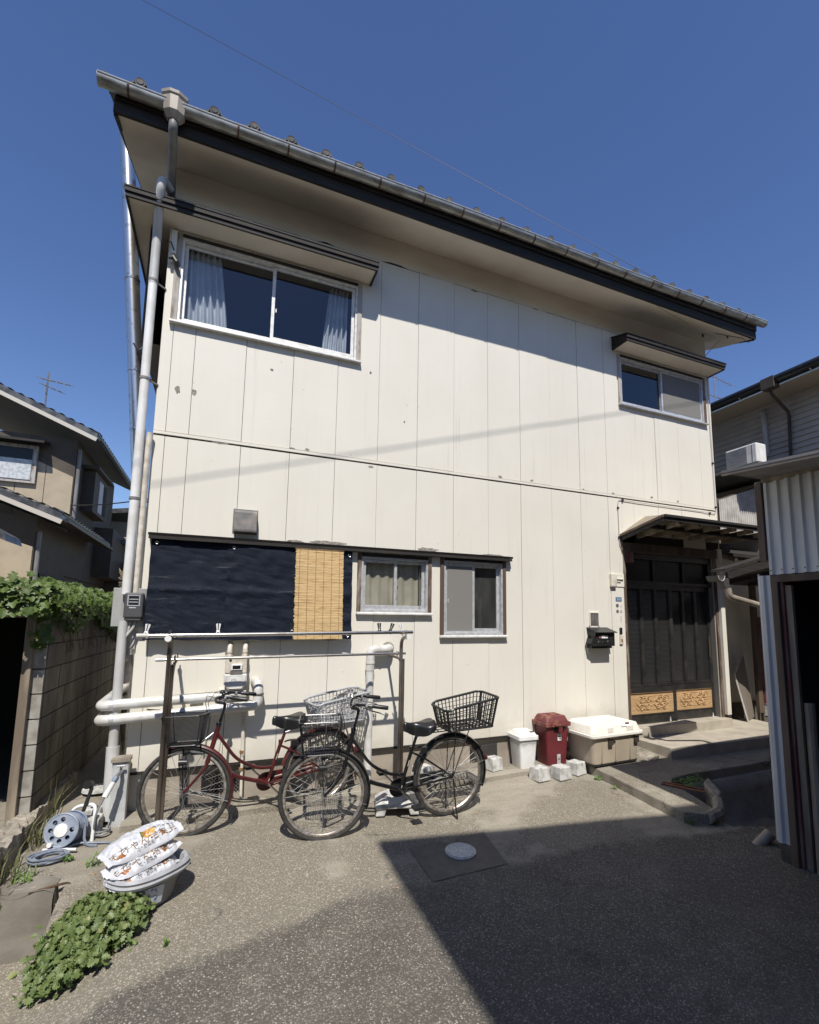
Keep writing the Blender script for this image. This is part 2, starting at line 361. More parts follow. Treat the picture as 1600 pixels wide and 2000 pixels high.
# fabrics, leaves, glass
def leafmat(name, c1, c2, c3, tr=.25):
    m, t, b = nm(name); oi = t.nodes.new('ShaderNodeObjectInfo'); g = t.nodes.new('ShaderNodeNewGeometry')
    r = math2(t, 'FRACT', math2(t, 'ADD', oi.outputs['Random'], g.outputs['Random Per Island']))
    c = ramp(t, r, [(0, c1), (.5, c2), (.93, c2), (1, c3)])
    c = mixc(t, .35, c, mixc(t, noi(t, pos(t), 60, 2), c1, c2))
    t.links.new(c, b.inputs['Base Color']); b.inputs['Roughness'].default_value = .5
    tl = t.nodes.new('ShaderNodeBsdfTranslucent'); t.links.new(c, tl.inputs[0])
    mx = t.nodes.new('ShaderNodeMixShader'); mx.inputs[0].default_value = tr
    out = t.nodes['Material Output']; t.links.new(b.outputs[0], mx.inputs[1]); t.links.new(tl.outputs[0], mx.inputs[2])
    t.links.new(mx.outputs[0], out.inputs[0]); return m
M_['leaf'] = leafmat('chrysanthemum_leaf', (.08, .125, .035), (.18, .235, .075), (.40, .38, .15))
M_['ivy'] = leafmat('ivy_leaf', (.055, .095, .018), (.12, .175, .035), (.30, .26, .13))
M_['grass'] = leafmat('weed_blade', (.10, .13, .04), (.20, .19, .09), (.34, .29, .17))
M_['weed'] = leafmat('small_weed_leaf', (.10, .20, .035), (.16, .26, .06), (.2, .25, .08))
def glassmat(name, tint=(.75, .8, .82), refl=1.6, base=.04, rough=.0):
    m, t, b = nm(name); t.nodes.remove(b)
    tr = t.nodes.new('ShaderNodeBsdfTransparent'); tr.inputs[0].default_value = (*tint, 1)
    gl = t.nodes.new('ShaderNodeBsdfGlossy'); gl.inputs['Roughness'].default_value = rough; gl.inputs[0].default_value = (.95, .97, 1, 1)
    fr = t.nodes.new('ShaderNodeFresnel'); fr.inputs[0].default_value = 1.5
    f = math2(t, 'MULTIPLY_ADD', fr.outputs[0], refl); f.node.inputs[2].default_value = base
    f.node.use_clamp = True
    gg = t.nodes.new('ShaderNodeNewGeometry'); f = math2(t, 'MULTIPLY', f, math2(t, 'SUBTRACT', 1.0, gg.outputs['Backfacing']))
    mx = t.nodes.new('ShaderNodeMixShader'); t.links.new(f, mx.inputs[0]); t.links.new(tr.outputs[0], mx.inputs[1]); t.links.new(gl.outputs[0], mx.inputs[2])
    t.links.new(mx.outputs[0], t.nodes['Material Output'].inputs[0]); return m
M_['glass'] = glassmat('window_glass', tint=(.85, .88, .9), refl=1.4, base=.02)
M_['glass_clear'] = glassmat('clear_glass', (.9, .92, .92), refl=1.2, base=0)
M_['insect_screen'] = glassmat('insect_screen', (.55, .55, .55), refl=0, base=0)
m, t, b = nm('insect_screen_mesh'); t.nodes.remove(b)
tr = t.nodes.new('ShaderNodeBsdfTransparent'); df = t.nodes.new('ShaderNodeBsdfDiffuse'); df.inputs[0].default_value = (.30, .29, .27, 1)
mx = t.nodes.new('ShaderNodeMixShader'); mx.inputs[0].default_value = .62
t.links.new(tr.outputs[0], mx.inputs[1]); t.links.new(df.outputs[0], mx.inputs[2]); t.links.new(mx.outputs[0], t.nodes['Material Output'].inputs[0]); M_['screen'] = m
def fabric(name, c, tr=.3, scale=400, bs=.1, c2=None):
    m, t, b = nm(name); p = pos(t)
    cc = mixc(t, ramp(t, noi(t, p, 5, 5), [(.35, 0), (.7, 1)]), c, c2 or tuple(x*.75 for x in c))
    t.links.new(cc, b.inputs['Base Color']); b.inputs['Roughness'].default_value = .9
    tl = t.nodes.new('ShaderNodeBsdfTranslucent'); t.links.new(cc, tl.inputs[0])
    mx = t.nodes.new('ShaderNodeMixShader'); mx.inputs[0].default_value = tr
    t.links.new(b.outputs[0], mx.inputs[1]); t.links.new(tl.outputs[0], mx.inputs[2]); t.links.new(mx.outputs[0], t.nodes['Material Output'].inputs[0])
    bump(t, b, noi(t, p, scale, 2), bs, .001); return m
M_['curtain'] = fabric('white_curtain', (.84, .84, .86), tr=.2)
M_['curtain_beige'] = fabric('beige_curtain', (.72, .63, .50))
# navy woven shade cloth
m, t, b = nm('navy_shade_cloth'); p = pos(t)
wv = N(t, 'ShaderNodeTexWave', wave_type='BANDS', bands_direction='Z'); wv.inputs['Scale'].default_value = 90; wv.inputs['Distortion'].default_value = 1.5
t.links.new(p, wv.inputs['Vector'])
c = mixc(t, ramp(t, noi(t, pos(t, (60, 60, 160)), 1, 3), [(.42, 0), (.75, 1)]), (.0035, .0065, .015), (.010, .016, .032))
c = mixc(t, ramp(t, noi(t, pos(t, (1.2, 1, 9)), 3.0, 5, .7), [(.60, 0), (.76, .8)]), c, (.10, .10, .11))
t.links.new(c, b.inputs['Base Color']); b.inputs['Roughness'].default_value = .7; b.inputs['Specular IOR Level'].default_value = .2
bump(t, b, wv.outputs[0], .3, .0015); M_['navy'] = m
M_['reed'] = simple('dry_reed', (.70, .50, .25), .7, col2=(.40, .23, .09), scale=26, lo=.52, hi=.66, stretch=(.35, 1, 6))
# bag print: white glossy poly
M_['bag'] = simple('white_soil_bag', (.62, .63, .66), .28, col2=(.46, .47, .50), scale=10, bs=.35, bscale=22, bd=.006)
M_['bag_food'] = simple('orange_brown_print', (.45, .18, .04), .35, col2=(.62, .42, .12), scale=60, lo=.4, hi=.6)
M_['bag_green'] = simple('green_print', (.08, .16, .03), .4)
M_['bag_blue'] = simple('blue_label_print', (.08, .14, .30), .4, col2=(.55, .58, .62), scale=40, lo=.42, hi=.5)
M_['bag_brown'] = simple('russet_print', (.24, .07, .025), .4, col2=(.4, .16, .04), scale=60)

def gz(x, y):
    y = min(y, 0.0)
    return -.12+.09*y if y > -1.6 else -.264+.04*(max(y, -7)+1.6)
def sm(a, b, x):
    t = max(0., min(1., (x-a)/(b-a))); return t*t*(3-2*t)
def text_mesh(s, size, extrude=0.0):
    cu = bpy.data.curves.new('lettering', 'FONT'); cu.body = s; cu.size = size; cu.extrude = extrude; cu.align_x = 'CENTER'; cu.align_y = 'CENTER'
    cu.resolution_u = 3
    o = bpy.data.objects.new('lettering', cu); COL.objects.link(o)
    dg = bpy.context.evaluated_depsgraph_get(); me = bpy.data.meshes.new_from_object(o.evaluated_get(dg))
    vs = [v.co.copy() for v in me.vertices]; fs = [tuple(p.vertices) for p in me.polygons]
    bpy.data.objects.remove(o); bpy.data.meshes.remove(me); return vs, fs
# ---------------------------------------------------------------- ground
def ghv(x, y):
    z = gz(x, y)
    # lower ground at the near corner, below the retaining block
    z -= .36*sm(-.44, -.50, x)*sm(-.88, -.94, y)
    z -= .30*sm(.10, -.5, x)*sm(-1.05, -1.8, y)*(1-sm(-.44, -.50, x))*.6
    # planting pit beside the shed
    if 4.55 < x < 9 and -2.6 < y < -.9:
        d = min((x-4.60)/.08, (-1.06-y)/.06, (y-(-1.80-(x-4.6)*.45))/.10)
        z -= .42*max(0, min(1, d))
    z += .006*noise.noise((x*1.6, y*1.6, 3)) + .0035*noise.noise((x*6, y*6, 1))
    return z
def axis(lo, hi, step, far, k=1.35):
    a = [lo+i*step for i in range(int(round((hi-lo)/step))+1)]
    s = step; x = hi; out = []
    while x < far: s *= k; x += s; out.append(x)
    s = step; x = lo; pre = []
    while x > -far: s *= k; x -= s; pre.append(x)
    return pre[::-1]+a+out
xs = axis(-1.6, 6.6, .04, 400); ys = axis(-4.6, .2, .04, 400)
g = MB()
for yy in ys:
    for xx in xs: g.v.append(Vector((xx, yy, ghv(xx, yy))))
nx = len(xs)
for j in range(len(ys)-1):
    for i in range(nx-1):
        g.f.append((j*nx+i, j*nx+i+1, (j+1)*nx+i+1, (j+1)*nx+i)); g.m.append(0)
o = g.build('ground', M_['ground'], local=True, smooth=True, angle=80); tag(o, kind='structure')
# raised strip along the foundation, porch pad
g = MB(); n = 90
def strip_pt(u, v):
    x = -.25+u*4.42
    e = .012*noise.noise((x*7, 1, 5))+.02*noise.noise((x*1.9, 1, 2))
    if v < .5: y = -.30+e; z = -.20 if v < .2 else -.103+.25*e
    else: y = -.27+e*.8 if v < .7 else .0; z = -.092+.006*noise.noise((x*4, y*9, 0))
    return (x, y, z)
g.grid(n, 4, lambda u, v: strip_pt(u, v))
o = g.build('concrete_strip_path', M_['ground'], local=True, smooth=True, angle=30); tag(o, kind='structure')
g = MB(); P = [(4.19,.3),(4.19,-.5)]
for k in range(14): P.append((4.2+.004*k+.012*noise.noise((k*1.7,0,0)), -.58-.08*k))
P += [(4.42,-1.74),(4.58,-1.66),(4.64,-1.42),(4.70,-1.1),(4.80,-1.02)]
for k in range(9): P.append((5.1+.3*k, -.985+.02*noise.noise((k*2.1,4,0))))
P += [(7.8,.3)]
pz = lambda x, y: -.025+.09*y
n = len(P); g.add([(x, y, pz(x, y)) for x, y in P]+[(x, y, -.75) for x, y in P], [tuple(range(n))]+[(i, i+n, (i+1)%n+n, (i+1)%n) for i in range(n)])
o = g.build('porch_pad_pavement', M_['ground'], local=True, bevel=.012); tag(o, kind='structure')
# trowelled square round the manhole
g = MB(); g.add([(x, y, ghv(x, y)+.003) for x, y in ((1.79,-1.22),(1.80,-1.68),(2.40,-1.66),(2.46,-1.19))], [(0,1,2,3)])
m, t, b = nm('trowelled_mortar'); c = mixc(t, ramp(t, noi(t, pos(t), 9, 6, .65), [(.35, 0), (.68, 1)]), (.125,.112,.090), (.175,.156,.125))
t.links.new(c, b.inputs['Base Color']); b.inputs['Roughness'].default_value = .8; bump(t, b, noi(t, pos(t), 60, 5), .3, .003); M_['mortar'] = m
o = g.build('mortar_patch_pavement', m, local=True); tag(o, kind='structure')
mc = (2.145, -1.40); z0 = gz(*mc)
mh = thing('manhole_cover', 'small round pale drain cover set in the shaded paving', 'drain cover', (mc[0], mc[1], z0+.006), mat=Matrix.Translation((mc[0], mc[1], z0+.010)) @ Matrix.Rotation(radians(4), 4, 'X'))
g = MB(); g.lathe([(.0, -.01), (.118, -.01), (.118, .004), (.112, .004), (.112, .001), (.103, .001), (.103, .006), (0, .006)], 40); g.build('frame', simple('pale_cast_cover', (.62,.63,.63), .5, .2, col2=(.45,.46,.47), scale=50), mh, local=True, smooth=True, angle=30)
g = MB()
for r_ in (.03, .055, .08): g.tube([(r_*cos(a*pi/16), r_*sin(a*pi/16), .006) for a in range(32)], .0018, 4, closed=True)
for k in range(8): a = k*pi/4; g.tube([(.085*cos(a), .085*sin(a), .006), (.098*cos(a), .098*sin(a), .006)], .004, 4)
g.build('ring_pattern', bpy.data.materials['pale_cast_cover'], mh, local=True)

# ---------------------------------------------------------------- main house
XL, XR = -.285, 7.09
H = thing('cream_house', 'two-storey cream panelled house with tiled roof and grey gutter', 'house', (3.4, 0, -.12))
holes = [(-.20,1.58,4.285,5.185),(5.275,6.985,4.515,5.235),(-.19,1.56,1.36,2.2),(1.655,2.44,1.585,2.19),(2.595,3.385,1.345,2.20),(5.24,7.02,.0,2.50)]
def cells(mb, x0, x1, z0, z1, y0, y1):
    xs_ = sorted({x0, x1} | {v for h in holes for v in h[:2] if x0 < v < x1})
    zs_ = sorted({z0, z1} | {v for h in holes for v in h[2:] if z0 < v < z1})
    out = []
    for a, b_ in zip(xs_, xs_[1:]):
        run = None
        for c_, d in zip(zs_, zs_[1:]):
            cx, cz = (a+b_)/2, (c_+d)/2
            if any(h[0] < cx < h[1] and h[2] < cz < h[3] for h in holes): continue
            out.append((a, b_, c_, d))
            if mb is not None: mb.box(a, y0, c_, b_, y1, d)
    comps = []
    for c in out:
        hit = [k for k in comps if any((c[0] <= q[1]+1e-6 and c[1] >= q[0]-1e-6 and min(c[3], q[3])-max(c[2], q[2]) > 1e-4) or (c[2] <= q[3]+1e-6 and c[3] >= q[2]-1e-6 and min(c[1], q[1])-max(c[0], q[0]) > 1e-4) for q in k)]
        n_ = [c]
        for k in hit: n_ += k; comps.remove(k)
        comps.append(n_)
    return comps
GAP = .0022
lines = [XL-GAP, -.19] + [i*.455 for i in range(0, 16)] + [XR+GAP]
for row, (za, zb) in enumerate(((.219, 3.155), (3.205, 5.548))):
    for k, (a, b_) in enumerate(zip(lines, lines[1:])):
        if row == 0 and a > 4.9 and a < 5.1: b_ = 5.24-GAP
        if row == 0 and 5.4 < b_ < 5.5: continue
        mb = MB(); dy = .0022*math.sin(k*2.3+row)
        for zz in ([(za, zb)] if row else [(za, zb)]):
            for comp in cells(None, a+GAP, b_-GAP, zz[0], zz[1], dy, .016):
                if max((q[1]-q[0])*(q[3]-q[2]) for q in comp) < .002: continue
                mb = MB()
                for q in comp: mb.box(q[0], dy, q[2], q[1], .016, q[3])
                mb.build('siding_panel', M_['siding'], H)
mb = MB(); cells(mb, 5.24, 5.46-GAP, 2.5, 3.155, .0, .016); mb.build('siding_panel', M_['siding'], H)
# joint flashing between storeys
mb = MB(); mb.box(XL, -.007, 3.172, XR+.01, .012, 3.198); mb.build('joint_flashing', M_['siding'], H)
mb = MB(); mb.box(XL, .017, 3.1, XR, .03, 3.3); cells(mb, XL, XR, .2, 5.6, .0175, .03); mb.build('backing_board', M_['dark'], H)
# frieze, with a chipped lower edge
mb = MB(); mb.prism([(XL, 5.562)]+[(XL+k*(XR-XL)/70, 5.562+.012*max(0, noise.noise((k*.9, 3, 0)))+(.02 if k in (14, 21, 22) else 0)) for k in range(1, 70)]+[(XR, 5.562), (XR, 5.93), (XL, 5.93)], 'y', .012, .03)
mb.build('frieze', M_['plaster'], H)
mb = MB(); mb.box(XL, .0145, 5.53, XR, .0165, 5.58); mb.build('dark_joint', M_['dark'], H)
# side and rear walls, foundation, floor slab and rooms
mb = MB(); mb.box(XL, .03, -.1, XL+.12, 6.4, 5.93); mb.box(XR-.12, .03, -.1, XR, 6.4, 5.93); mb.box(XL, 6.4, -.1, XR, 6.5, 5.93)
mb.box(XL+.12, .035, 2.72, XR-.12, 6.4, 2.80); mb.build('side_wall', M_['siding'], H)
mb = MB(); mb.box(XL+.02, .035, -.3, 5.2, .16, .20); mb.build('foundation', M_['conc_foundation'], H)
mb = MB(); mb.box(XL, -.004, .196, 5.22, .03, .216); mb.build('base_flashing', M_['dark'], H)
for vx in (.30, 2.96):
    mb = MB(); mb.box(vx, .028, -.03, vx+.34, .036, .14); mb.build('foundation_vent', M_['dark'], H)
    mb = MB()
    for k in range(12):
        mb.bar((vx+k*.031, .022, -.03), (vx+k*.031+.17 if k < 6 else vx+.34, .022, .14 if k < 6 else -.03+(.34-k*.031)), .006, .003)
        mb.bar((vx+k*.031, .020, .14), (vx+k*.031+.17 if k < 6 else vx+.34, .020, -.03 if k < 6 else .14-(.34-k*.031)), .006, .003)
    mb.build('vent_grille', M_['vent_metal'], H)
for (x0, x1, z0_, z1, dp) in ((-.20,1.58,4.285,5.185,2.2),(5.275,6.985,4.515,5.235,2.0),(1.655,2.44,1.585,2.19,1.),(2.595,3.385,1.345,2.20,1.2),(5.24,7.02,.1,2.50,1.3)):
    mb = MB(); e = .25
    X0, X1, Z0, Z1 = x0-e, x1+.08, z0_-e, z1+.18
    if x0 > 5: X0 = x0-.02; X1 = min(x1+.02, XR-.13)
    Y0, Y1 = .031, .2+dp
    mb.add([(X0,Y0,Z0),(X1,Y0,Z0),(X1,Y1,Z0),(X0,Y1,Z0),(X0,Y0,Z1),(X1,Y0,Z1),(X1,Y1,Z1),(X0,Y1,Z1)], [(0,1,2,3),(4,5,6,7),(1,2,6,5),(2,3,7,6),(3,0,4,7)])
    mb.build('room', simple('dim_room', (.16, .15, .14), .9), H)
# peeled paint patches on the panels
def patch(cx, cz, w_, h_, seed):
    rnd = random.Random(seed); n = 18; P = []
    for k in range(n):
        a = 2*pi*k/n; r = .55+.45*rnd.random(); P.append((cx+w_/2*r*cos(a), cz+h_/2*r*sin(a)))
    mb = MB(); mb.prism(P, 'y', -.0042, .001); mb.build('peeled_patch', M_['fresh_peel'], H)
for k, (cx, cz, w_, h_) in enumerate(((.27,3.165,.16,.03),(.93,3.21,.07,.02),(1.08,3.22,.05,.03),(1.75,3.13,.07,.03),(3.35,3.225,.06,.03),(3.8,3.23,.05,.03),
        (1.33,2.275,.42,.05),(1.0,2.27,.2,.03),(2.42,2.275,.3,.06),(3.25,2.265,.35,.03),(1.72,4.19,.03,.03),(-.12,3.62,.05,.09),(.02,3.62,.05,.08),
        (5.8,3.24,.06,.03),(6.3,3.23,.05,.04),(.7,4.0,.03,.02),(2.12,3.7,.02,.02),(3.0,5.54,.12,.03),(3.9,5.545,.1,.02),(4.6,3.21,.04,.03),(5.1,3.215,.05,.03))):
    patch(cx, cz, w_, h_, k)

# ---- roof: soffit, fascia, verge, tiles
RY, RZ = -.55, 5.72            # bottom of the eaves fascia
RL, RR = -.70, 7.47
SL = .36
def roofz(y, base): return base + (y-RY)*SL
mb = MB()
mb.add([(RL+.02,RY+.03,RZ+.01),(RR-.02,RY+.03,RZ+.01),(RR-.02,.03,5.88),(RL+.02,.03,5.88)], [(0,1,2,3)])
mb.add([(RL+.02,RY+.03,RZ+.05),(RR-.02,RY+.03,RZ+.05),(RR-.02,.03,5.92),(RL+.02,.03,5.92)], [(0,3,2,1)])
for xa, xb in ((RL+.02, XL), (XR, RR-.02)):
    mb.add([(xa,.03,5.88),(xb,.03,5.88),(xb,3.3,5.88+3.27*SL),(xa,3.3,5.88+3.27*SL)], [(0,1,2,3)])
mb.build('soffit', M_['plaster'], H)
mb = MB()
mb.prism([(RL, RZ), (RR, RZ), (RR, RZ+.165), (RL, RZ+.165)], 'y', RY, RY+.03); mb.build('fascia', M_['black_wood'], H, bevel=.004)
mb = MB(); mb.box(RL+.01, RY-.022, RZ+.11, RR-.01, RY-.002, RZ+.175); mb.build('fascia_batten', M_['black_wood'], H, bevel=.003)
for xa in (RL, RR-.03):
    mb = MB(); mb.prism([(RY+.03, RZ-.01), (3.3, RZ-.01+(3.3-RY)*SL), (3.3, RZ+.15+(3.3-RY)*SL), (RY+.03, RZ+.15)], 'x', xa, xa+.03); mb.build('verge_board', M_['black_wood'], H)
roof = MB()
roof.prism([(RY-.03, RZ+.20), (3.3, RZ+.20+(3.3-RY)*SL), (7.2, RZ+.20+(3.3-RY)*SL-3.9*SL), (7.2, RZ+.15), (3.3, RZ+.10+(3.3-RY)*SL), (RY, RZ+.168)], 'x', RL+.0, RR+.0)
roof = roof.build('roof', M_['tile'], H)
# pantiles: one shared mesh, wave profile with a raised roll; two eaves courses are single tiles
TW = .332
def tile_mesh(L, head):
    mb = MB(); prof = [(-TW/2, .018), (-.10, -.004), (-.02, -.004), (.045, .012), (.075, .050), (.105, .078), (.135, .072), (TW/2, .020)]
    th = .018
    for (a, b_) in ((0, 0),):
        vs = []
        for yy, zz in ((0, 0), (L, L*SL)):
            for p, q in prof: vs.append((p, yy, q+zz))
            for p, q in prof: vs.append((p, yy, q+zz-th))
        n = len(prof); fs = []
        for i in range(n-1):
            fs += [(i, i+1, 2*n+i+1, 2*n+i), (n+i, 3*n+i, 3*n+i+1, n+i+1), (i, n+i, n+i+1, i+1), (2*n+i, 2*n+i+1, 3*n+i+1, 3*n+i)]
        fs += [(0, 2*n, 3*n, n), (n-1, 2*n-1, 4*n-1, 3*n-1)]
        mb.add(vs, fs)
        if head:      # round end knob of an eaves tile
            M = Matrix.Translation((.108, .002, .030)) @ Matrix.Rotation(pi/2, 4, 'X')
            mb.lathe([(0, .012), (.022, .013), (.030, .006), (.042, .010), (.045, .0), (.045, -.06), (0, -.06)], 12, M)
    return mb
def finish_mesh(mb, name, mat, smooth=True, angle=50):
    me = bpy.data.meshes.new(name); me.from_pydata([tuple(v) for v in mb.v], [], mb.f)
    for m_ in (mat if isinstance(mat, (list, tuple)) else [mat]): me.materials.append(m_)
    if isinstance(mat, (list, tuple)): me.polygons.foreach_set('material_index', mb.m)
    bm = bmesh.new(); bm.from_mesh(me); bmesh.ops.recalc_face_normals(bm, faces=bm.faces); bm.to_mesh(me); bm.free()
    if smooth: me.shade_smooth(); me.set_sharp_from_angle(angle=radians(angle))
    return me
tm = finish_mesh(tile_mesh(.30, True), 'eaves_tile', M_['tile'], True, 40); tm2 = finish_mesh(tile_mesh(.30, False), 'roof_tile', M_['tile'], True, 40)
for k in range(-1, 24):
    x = -.38+k*TW + (.09 if k < 0 else 0)
    for r_ in range(3):
        j = random.uniform(-.006, .006)
        inst('roof_tile', tm if r_ == 0 else tm2, roof, Matrix.Translation(Vector((x+j, RY-.055+.26*r_, RZ+.278+(.26*r_-.025)*SL+.012*r_+random.uniform(-.003, .003))) - W(roof).translation) @ Matrix.Rotation(random.uniform(-.015, .015), 4, 'Z'))
# gutter
GY, GZ0, GR = -.625, RZ+.178, .058
GL, GRX = -.80, 7.56
mb = MB(); n = 14; secs = 28
def gsec(x):
    sag = -.010*sin((x-GL)*1.3)+.005*(x-GL)
    out = []
    for j in range(n+1):
        a = pi+pi*j/n; out.append((x, GY+GR*cos(a), GZ0+GR*1.05*sin(a)+sag))
    return out
vs = []; fs = []
for k in range(secs+1):
    x = GL+(GRX-GL)*k/secs
    o_ = gsec(x); vs += o_ + [(p[0], GY+(p[1]-GY)*.95, GZ0+(p[2]-GZ0)*.95+.001) for p in o_]
m_ = 2*(n+1)
for k in range(secs):
    for j in range(n):
        a = k*m_+j; fs.append((a, a+1, a+1+m_, a+m_)); a += n+1; fs.append((a, a+m_, a+1+m_, a+1))
    for j in (0, n): fs.append((k*m_+j, (k+1)*m_+j, (k+1)*m_+n+1+j, k*m_+n+1+j))
mb.add(vs, fs)
for xe in (GL-.002, GRX+.002):
    mb.prism([(GY+GR*cos(pi+pi*j/n), GZ0+GR*1.05*sin(pi+pi*j/n)-(.0 if xe < 0 else .010*sin((GRX-GL)*1.3)-.005*(GRX-GL))) for j in range(n+1)], 'x', xe-.002, xe+.002)
gut = mb.build('gutter', M_['galv'], H, smooth=True, angle=40)
mb = MB(); pts = [(GL+(GRX-GL)*k/28, GY-GR, GZ0+.002-.010*sin((GRX-GL)*k/28*1.3)+.005*(GRX-GL)*k/28) for k in range(29)]
mb.tube(pts, .0075, 6); mb.build('gutter_lip', M_['alum'], gut)
for x in (-.585, .265, .70, 1.135, 1.59, 2.07, 2.52, 2.98, 3.44, 3.9, 4.37, 4.82, 5.28, 5.75, 6.2, 6.66, 7.1):
    mb = MB(); zz = GZ0-.010*sin((x-GL)*1.3)+.005*(x-GL)
    P = [(x, GY+(GR+.004)*cos(pi+pi*j/10), zz+(GR+.004)*1.05*sin(pi+pi*j/10)) for j in range(11)]
    for a, b_ in zip(P, P[1:]): mb.bar(a, b_, .016, .003, upv=(0, 0, 1) if abs(a[1]-GY) < .04 else (0, 1, 0))
    mb.bar(P[-1], (x, RY+.0, zz+.03), .016, .003); mb.build('gutter_bracket', M_['rust'], gut)
# rain head and downpipe
DX = -.245
mb = MB()
def hexa(cx, cy, w_, d, z): return [(cx-w_, cy+d*.4, z), (cx-w_, cy-d*.55, z), (cx-w_*.35, cy-d, z), (cx+w_*.35, cy-d, z), (cx+w_, cy-d*.55, z), (cx+w_, cy+d*.4, z)]
L = [hexa(DX, GY, .102, .095, 5.965), hexa(DX, GY, .10, .092, 5.94), hexa(DX, GY, .088, .082, 5.925), hexa(DX, GY, .078, .075, 5.80), hexa(DX, GY, .045, .04, 5.745)]
vs = [p for l in L for p in l]; fs = [tuple(range(6)), tuple(range(24, 30))]
for k in range(4):
    for j in range(6): fs.append((k*6+j, k*6+(j+1)%6, (k+1)*6+(j+1)%6, (k+1)*6+j))
mb.add(vs, fs); mb.build('rain_head', M_['pvc_tan'], H)
dp = MB(); dp.tube(fillet([(DX,GY,5.76),(DX,GY,5.68),(-.285,-.10,5.44),(-.29,-.085,5.30)], .06), .036, 14)
dp = dp.build('downpipe', M_['pvc_dark'], H, smooth=True)
mb = MB(); mb.tube(fillet([(-.285,-.20,5.45),(-.335,-.30,5.455),(-.345,-.31,5.36),(-.36,-.20,5.18),(-.375,-.09,5.02),(-.375,-.09,4.55)], .05), .038, 14); mb.build('downpipe_bend', M_['pvc'], dp, smooth=True)
mb = MB(); mb.tube([(-.375,-.09,4.56),(-.372,-.09,3.0),(-.37,-.09,1.70)], .036, 16); mb.build('downpipe_run', M_['pipe_white'], dp, smooth=True)
mb = MB(); mb.tube([(-.375,-.09,1.48),(-.37,-.09,.42)], .036, 16); mb.tube([(-.37,-.09,.46),(-.365,-.10,.30),(-.36,-.10,-.1)], .048, 16); mb.build('downpipe_foot', M_['pvc'], dp, smooth=True, angle=30)
for z in (4.57, 3.62, 2.52): mb = MB(); mb.lathe([(.041, 0), (.041, .022)], 16, Matrix.Translation((-.374,-.09,z))); mb.bar((-.36,-.085,z+.01), (-.28,.0,z+.01), .014, .014); mb.build('pipe_clip', M_['pvc_dark'], dp)
# second service pipe at the corner
mb = MB(); mb.tube([(-.30,-.05,3.15),(-.31,-.045,3.0),(-.312,-.045,1.7)], .026, 12); mb.build('corner_conduit', M_['cream_pipe'], H, smooth=True)
# stainless flue behind the corner
fl = MB(); fl.tube([(-.40, 1.0, -.1), (-.50, 1.0, 2.9), (-.93, 1.0, 7.05)], .072, 20); fl = fl.build('flue_pipe', M_['steel'], None, smooth=True)
tag(fl, 'tall stainless flue pipe rising behind the corner of the cream house', 'flue')
for z in (3.5, 4.15, 5.2): mb = MB(); xx = -.50-.1036*(z-2.9); mb.lathe([(.077, 0), (.077, .02)], 20, Matrix.Translation((xx, 1.0, z))); mb.build('pipe_joint', M_['steel'], fl)
mb = MB(); mb.tube([(-.66, .93, 4.45), (-.56, .95, 4.25), (-.60, .95, 4.40), (-.32, 1.0, 4.75)], .008, 5); mb.tube([(-.62, .93, 4.35), (-.50, .95, 4.1), (-.30, .98, 3.95)], .008, 5); mb.build('tie_wire', M_['cable'], fl)

# ---- awnings (shallow flat hoods over windows)
def awning(x0, x1, depth, zs_, zf, ztop, side=None, yL=2.4, fas=.085):
    y = -depth
    a = MB()      # sloped metal cover
    a.prism([(y-.02, zf+fas), (.0, ztop), (.0, ztop+.012), (y-.02, zf+fas+.012)], 'x', x0-.015, x1+.015)
    A = a.build('window_awning', M_['black_wood'], H)
    mb = MB(); mb.box(x0, y, zf, x1, y+.02, zf+fas*.5); mb.build('awning_fascia', M_['black_wood'], A, bevel=.003)
    mb = MB(); mb.box(x0-.008, y-.014, zf+fas*.5, x1+.008, y+.02, zf+fas); mb.build('awning_fascia', M_['black_wood'], A, bevel=.003)
    mb = MB(); mb.prism([(x0+.005, zf+.012), (x1-.005, zf+.012), (x1-.005, zf+.022), (x0+.005, zf+.022)], 'y', y+.02, .0)
    mb.build('awning_soffit', M_['plaster'], A)
    for xa in ([x1-.02] if side else [x0, x1-.02]):
        mb = MB(); mb.prism([(y+.02, zf), (.0, zf), (.0, ztop), (y+.02, zf+fas)], 'x', xa, xa+.02); mb.build('awning_cheek', M_['black_wood'], A)
    if side:
        mb = MB(); mb.box(x0, y+.02, zf, x0+.02, yL, zf+fas); mb.build('awning_fascia', M_['black_wood'], A)
        mb = MB(); mb.box(x0+.02, .0, zf+.012, XL, yL, zf+.022); mb.build('awning_soffit', M_['plaster'], A)
        mb = MB(); mb.add([(x0-.015,y,zf+fas+.01),(x0-.015,yL,zf+fas+.01),(XL,yL,ztop),(XL,.0,ztop)], [(0,1,2,3)]); mb.build('awning_cover', M_['black_wood'], A)
    return A
awning(-.615, 1.70, .275, 5.21, 5.205, 5.50, side=True)
awning(5.17, 7.10, .29, 5.27, 5.275, 5.46)
# long shallow hood over the ground floor windows
mb = MB(); mb.prism([(-.075, 2.225), (.0, 2.24), (.0, 2.262), (-.085, 2.246)], 'x', -.25, 3.47); A = mb.build('window_awning', M_['black_wood'], H)
mb = MB(); mb.box(-.245, -.075, 2.196, 3.46, -.062, 2.224); mb.build('awning_fascia', M_['black_wood'], A)
mb = MB(); mb.box(-.235, -.062, 2.2, 3.45, .0, 2.222); mb.build('awning_soffit', M_['dark'], A)

